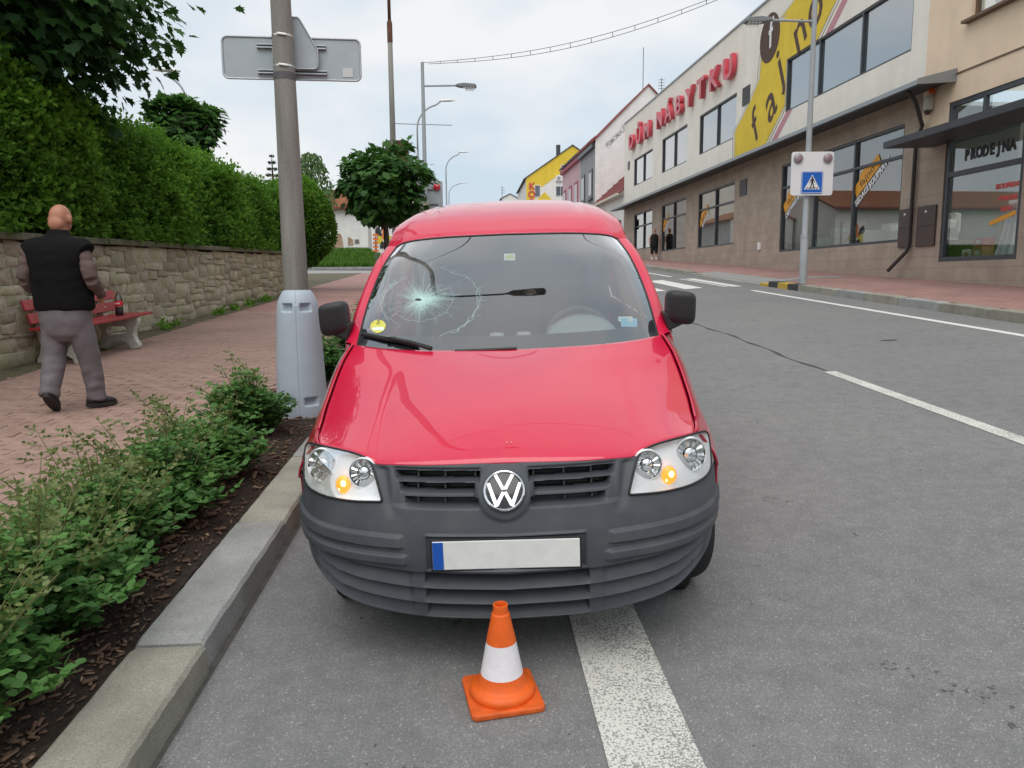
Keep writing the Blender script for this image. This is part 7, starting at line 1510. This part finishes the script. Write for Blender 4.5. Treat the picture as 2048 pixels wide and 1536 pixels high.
# ---- peeling white house on the left
wy = 56.; xl, xr_ = -30., ray_at(736, 470, wy)[0]; zg = bank(-8, 52)-.6; zev = ray_at(690, 415, wy)[2]; zrd = ray_at(660, 383, wy+4.5)[2]
ph = thing('peeling_house', (0, 0, 0), 0, 'long white house with crumbling plaster and brown tiled roof', 'building')
mb = MB(); mb.add([(xl, wy, zg), (xr_, wy, zg), (xr_, wy, zev), (xl, wy, zev), (xr_, wy+9, zg), (xr_, wy+9, zev), (xr_, wy+4.5, zrd)], [(0, 1, 2, 3), (1, 4, 5, 6, 2)]); mb.build('wall', MATS['white_render'], ph)
rf = MB(); rf.add([(xl, wy-.4, zev-.15), (xr_+.35, wy-.4, zev-.15), (xr_+.35, wy+4.5, zrd), (xl, wy+4.5, zrd), (xl, wy-.4, zev), (xr_+.35, wy-.4, zev), (xr_+.35, wy+4.5, zrd+.15), (xl, wy+4.5, zrd+.15), (xr_+.35, wy+9.4, zev)], [(0, 1, 2, 3), (7, 6, 5, 4), (0, 4, 5, 1), (6, 2, 8)]); ro_ = rf.build('roof', MATS['tile_orange'], ph)
for k in range(12): t = k/12; MB().box(((xl+xr_)/2, wy-.4+4.9*t, zev+.03+(zrd+.15-zev)*t), (xr_-xl+.7, .10, .07)).build('tile_course', MATS['tile_orange'], ro_)
MB().box(((xl+xr_)/2, wy-.43, zev-.06), (xr_-xl+.7, .05, .14)).build('eaves_board', MATS['tile_red'], ph)
pm('bare_brick', (.30, .14, .075), .95, .45, 3.5, col2=(.52, .42, .32), bump=.6, bscale=9, dist=.05); pm('bare_grey', (.52, .52, .50), .95, .12, 2, bump=.4, bscale=8)
def patch(pxs, mat, y=wy-.03): return MB().prism([tuple(ray_at(px, py, wy)[[0, 2]]) for px, py in pxs], 0, .03, frame((0, wy, 0), (1, 0, 0), (0, 0, 1))).build('bare_patch', MATS[mat], ph)
patch([(654, 496), (661, 488), (666, 484), (669, 475), (673, 477), (676, 468), (680, 466), (684, 474), (686, 484), (687, 497)], 'bare_brick'); patch([(654, 512), (654, 498), (687, 498), (688, 510), (675, 513)], 'bare_grey'); patch([(696, 491), (696, 474), (700, 475), (706, 479), (707, 490)], 'bare_brick'); patch([(697, 505), (697, 493), (726, 495), (727, 503), (712, 506)], 'bare_grey')
f = patch([(709, 488), (709, 478), (718, 477), (720, 487)], 'beige_box')
for sx in (0, 1, 2): p = ray_at(711.5+2.6*sx, 483, wy); MB().box((p[0], wy-.05, p[2]), (.06, .03, .28)).build('window_bar', MATS['steel_dark'], f)
# graffiti wall with striped post, brown gable behind the maple
gw = thing('graffiti_wall', (0, 0, 0), 0, 'short white yard wall sprayed with colourful graffiti', 'wall'); ga, gb = ray_at(744, 505, 50), ray_at(800, 445, 50); MB().box(((ga[0]+gb[0])/2, 50.2, (ga[2]-.5+gb[2])/2), (gb[0]-ga[0], .3, gb[2]-ga[2]+.5)).build('wall', MATS['white_render'], gw)
rg = random.Random(4); pm('spray_yellow', (.70, .55, .05), .7); pm('spray_orange', (.75, .16, .03), .7); pm('spray_black', (.03, .03, .03), .7); pm('spray_green', (.30, .55, .1), .7)
for k, (px, py, r_) in enumerate(((757, 465, .22), (760, 480, .2), (770, 470, .25), (775, 488, .2), (764, 492, .16), (780, 478, .2), (768, 458, .15))):
    p = ray_at(px, py, 50); MB().prism([(r_*(1+.4*rg.uniform(-1, 1))*math.cos(a), 1.5*r_*(1+.4*rg.uniform(-1, 1))*math.sin(a)) for a in lin(0, 5.7, 10)], 0, .01+.002*k, frame((p[0], 50.04, p[2]), (1, 0, 0), (0, 0, 1))).build('spray_mark', MATS[('spray_black', 'spray_yellow', 'spray_orange', 'spray_green')[k % 4]], gw)
p = ray_at(752, 497, 44); so = thing('striped_post', (p[0], 44, G(-6, 44)), 0, 'orange and white striped warning post by the grass bank', 'post'); MB().box((0, 0, .9), (.10, .06, 1.8)).build('post', MATS['steel_dark'], so)
for k in range(5): o = MB().box((0, -.035, 1.0+.22*k), (.30, .02, .12)).build('stripe', MATS['spray_orange'], so); o.rotation_euler = (0, rad(20), 0) if False else (0, 0, 0)
f_ = ray_at(815, 400, 80); gable_house('brown_house', 'brown gabled house mostly hidden by the ball maple', frame((f_[0]-6, 80, 0), (1, 0, 0), (0, 1, 0)), 8, 10, ray_at(815, 368, 80)[2], ray_at(815, 342, 80)[2], 'cream_render', 'roof_brown', z0=3)
f_ = ray_at(800, 440, 62); gable_house('tiled_shed', 'low shed with orange tiles behind the graffiti wall', frame((f_[0]-1.5, 62, 0), (1, 0, 0), (0, 1, 0)), 5.5, 8, ray_at(800, 440, 62)[2], ray_at(800, 415, 62)[2], 'white_render', 'tile_orange', z0=2.5)

# ---- unseen houses and trees added behind the camera for the van's reflections
for k, (x, y, w, d, ze, zr, wm, rm2, lb) in enumerate(((-17, -34, 9, 16, 4.6, 8.2, 'white_render', 'tile_orange', 'unseen white house with orange tiles added for reflections'), (-14.5, -62, 9, 14, 4.0, 7.5, 'cream_render', 'roof_brown', 'unseen cream house with brown roof added for reflections'), (13, -30, 10, 18, 6.5, 9.6, 'grey_render', 'tile_red', 'unseen grey house with red roof added for reflections'), (12, -58, 10, 16, 5.5, 9.0, 'peach_render', 'roof_brown', 'unseen peach house with brown roof added for reflections'), (-5, -95, 14, 12, 4.0, 9.0, 'white_render', 'tile_red', 'unseen broad white house added across the street for reflections'))):
    o = gable_house('reflection_house', lb, frame((x, y, 0), (1, 0, 0), (0, 1, 0)), w, d, ze, zr, wm, rm2, z0=-7)
    for zz in (.8, 3.3):
        for xx in (.25, .5, .75): plain_window(o, w*xx, zz, 1.1, 1.4)
for k, (x, y) in enumerate(((-6.5, -9), (-7.5, -17), (-6.8, -26))):
    round_bush((x, y, G(-6, y)+2.2), 2.1-.2*k, 5000, 'maple_leaf', .22, 'reflection_tree', ('unseen rounded tree added next below the rose bed for reflections', 'unseen rounded tree added halfway down to the white house for reflections', 'unseen smaller rounded tree added just before the white house for reflections')[k], 'unseen trees added for reflections', (OV, OV_F), seed=40+k, cat='tree')
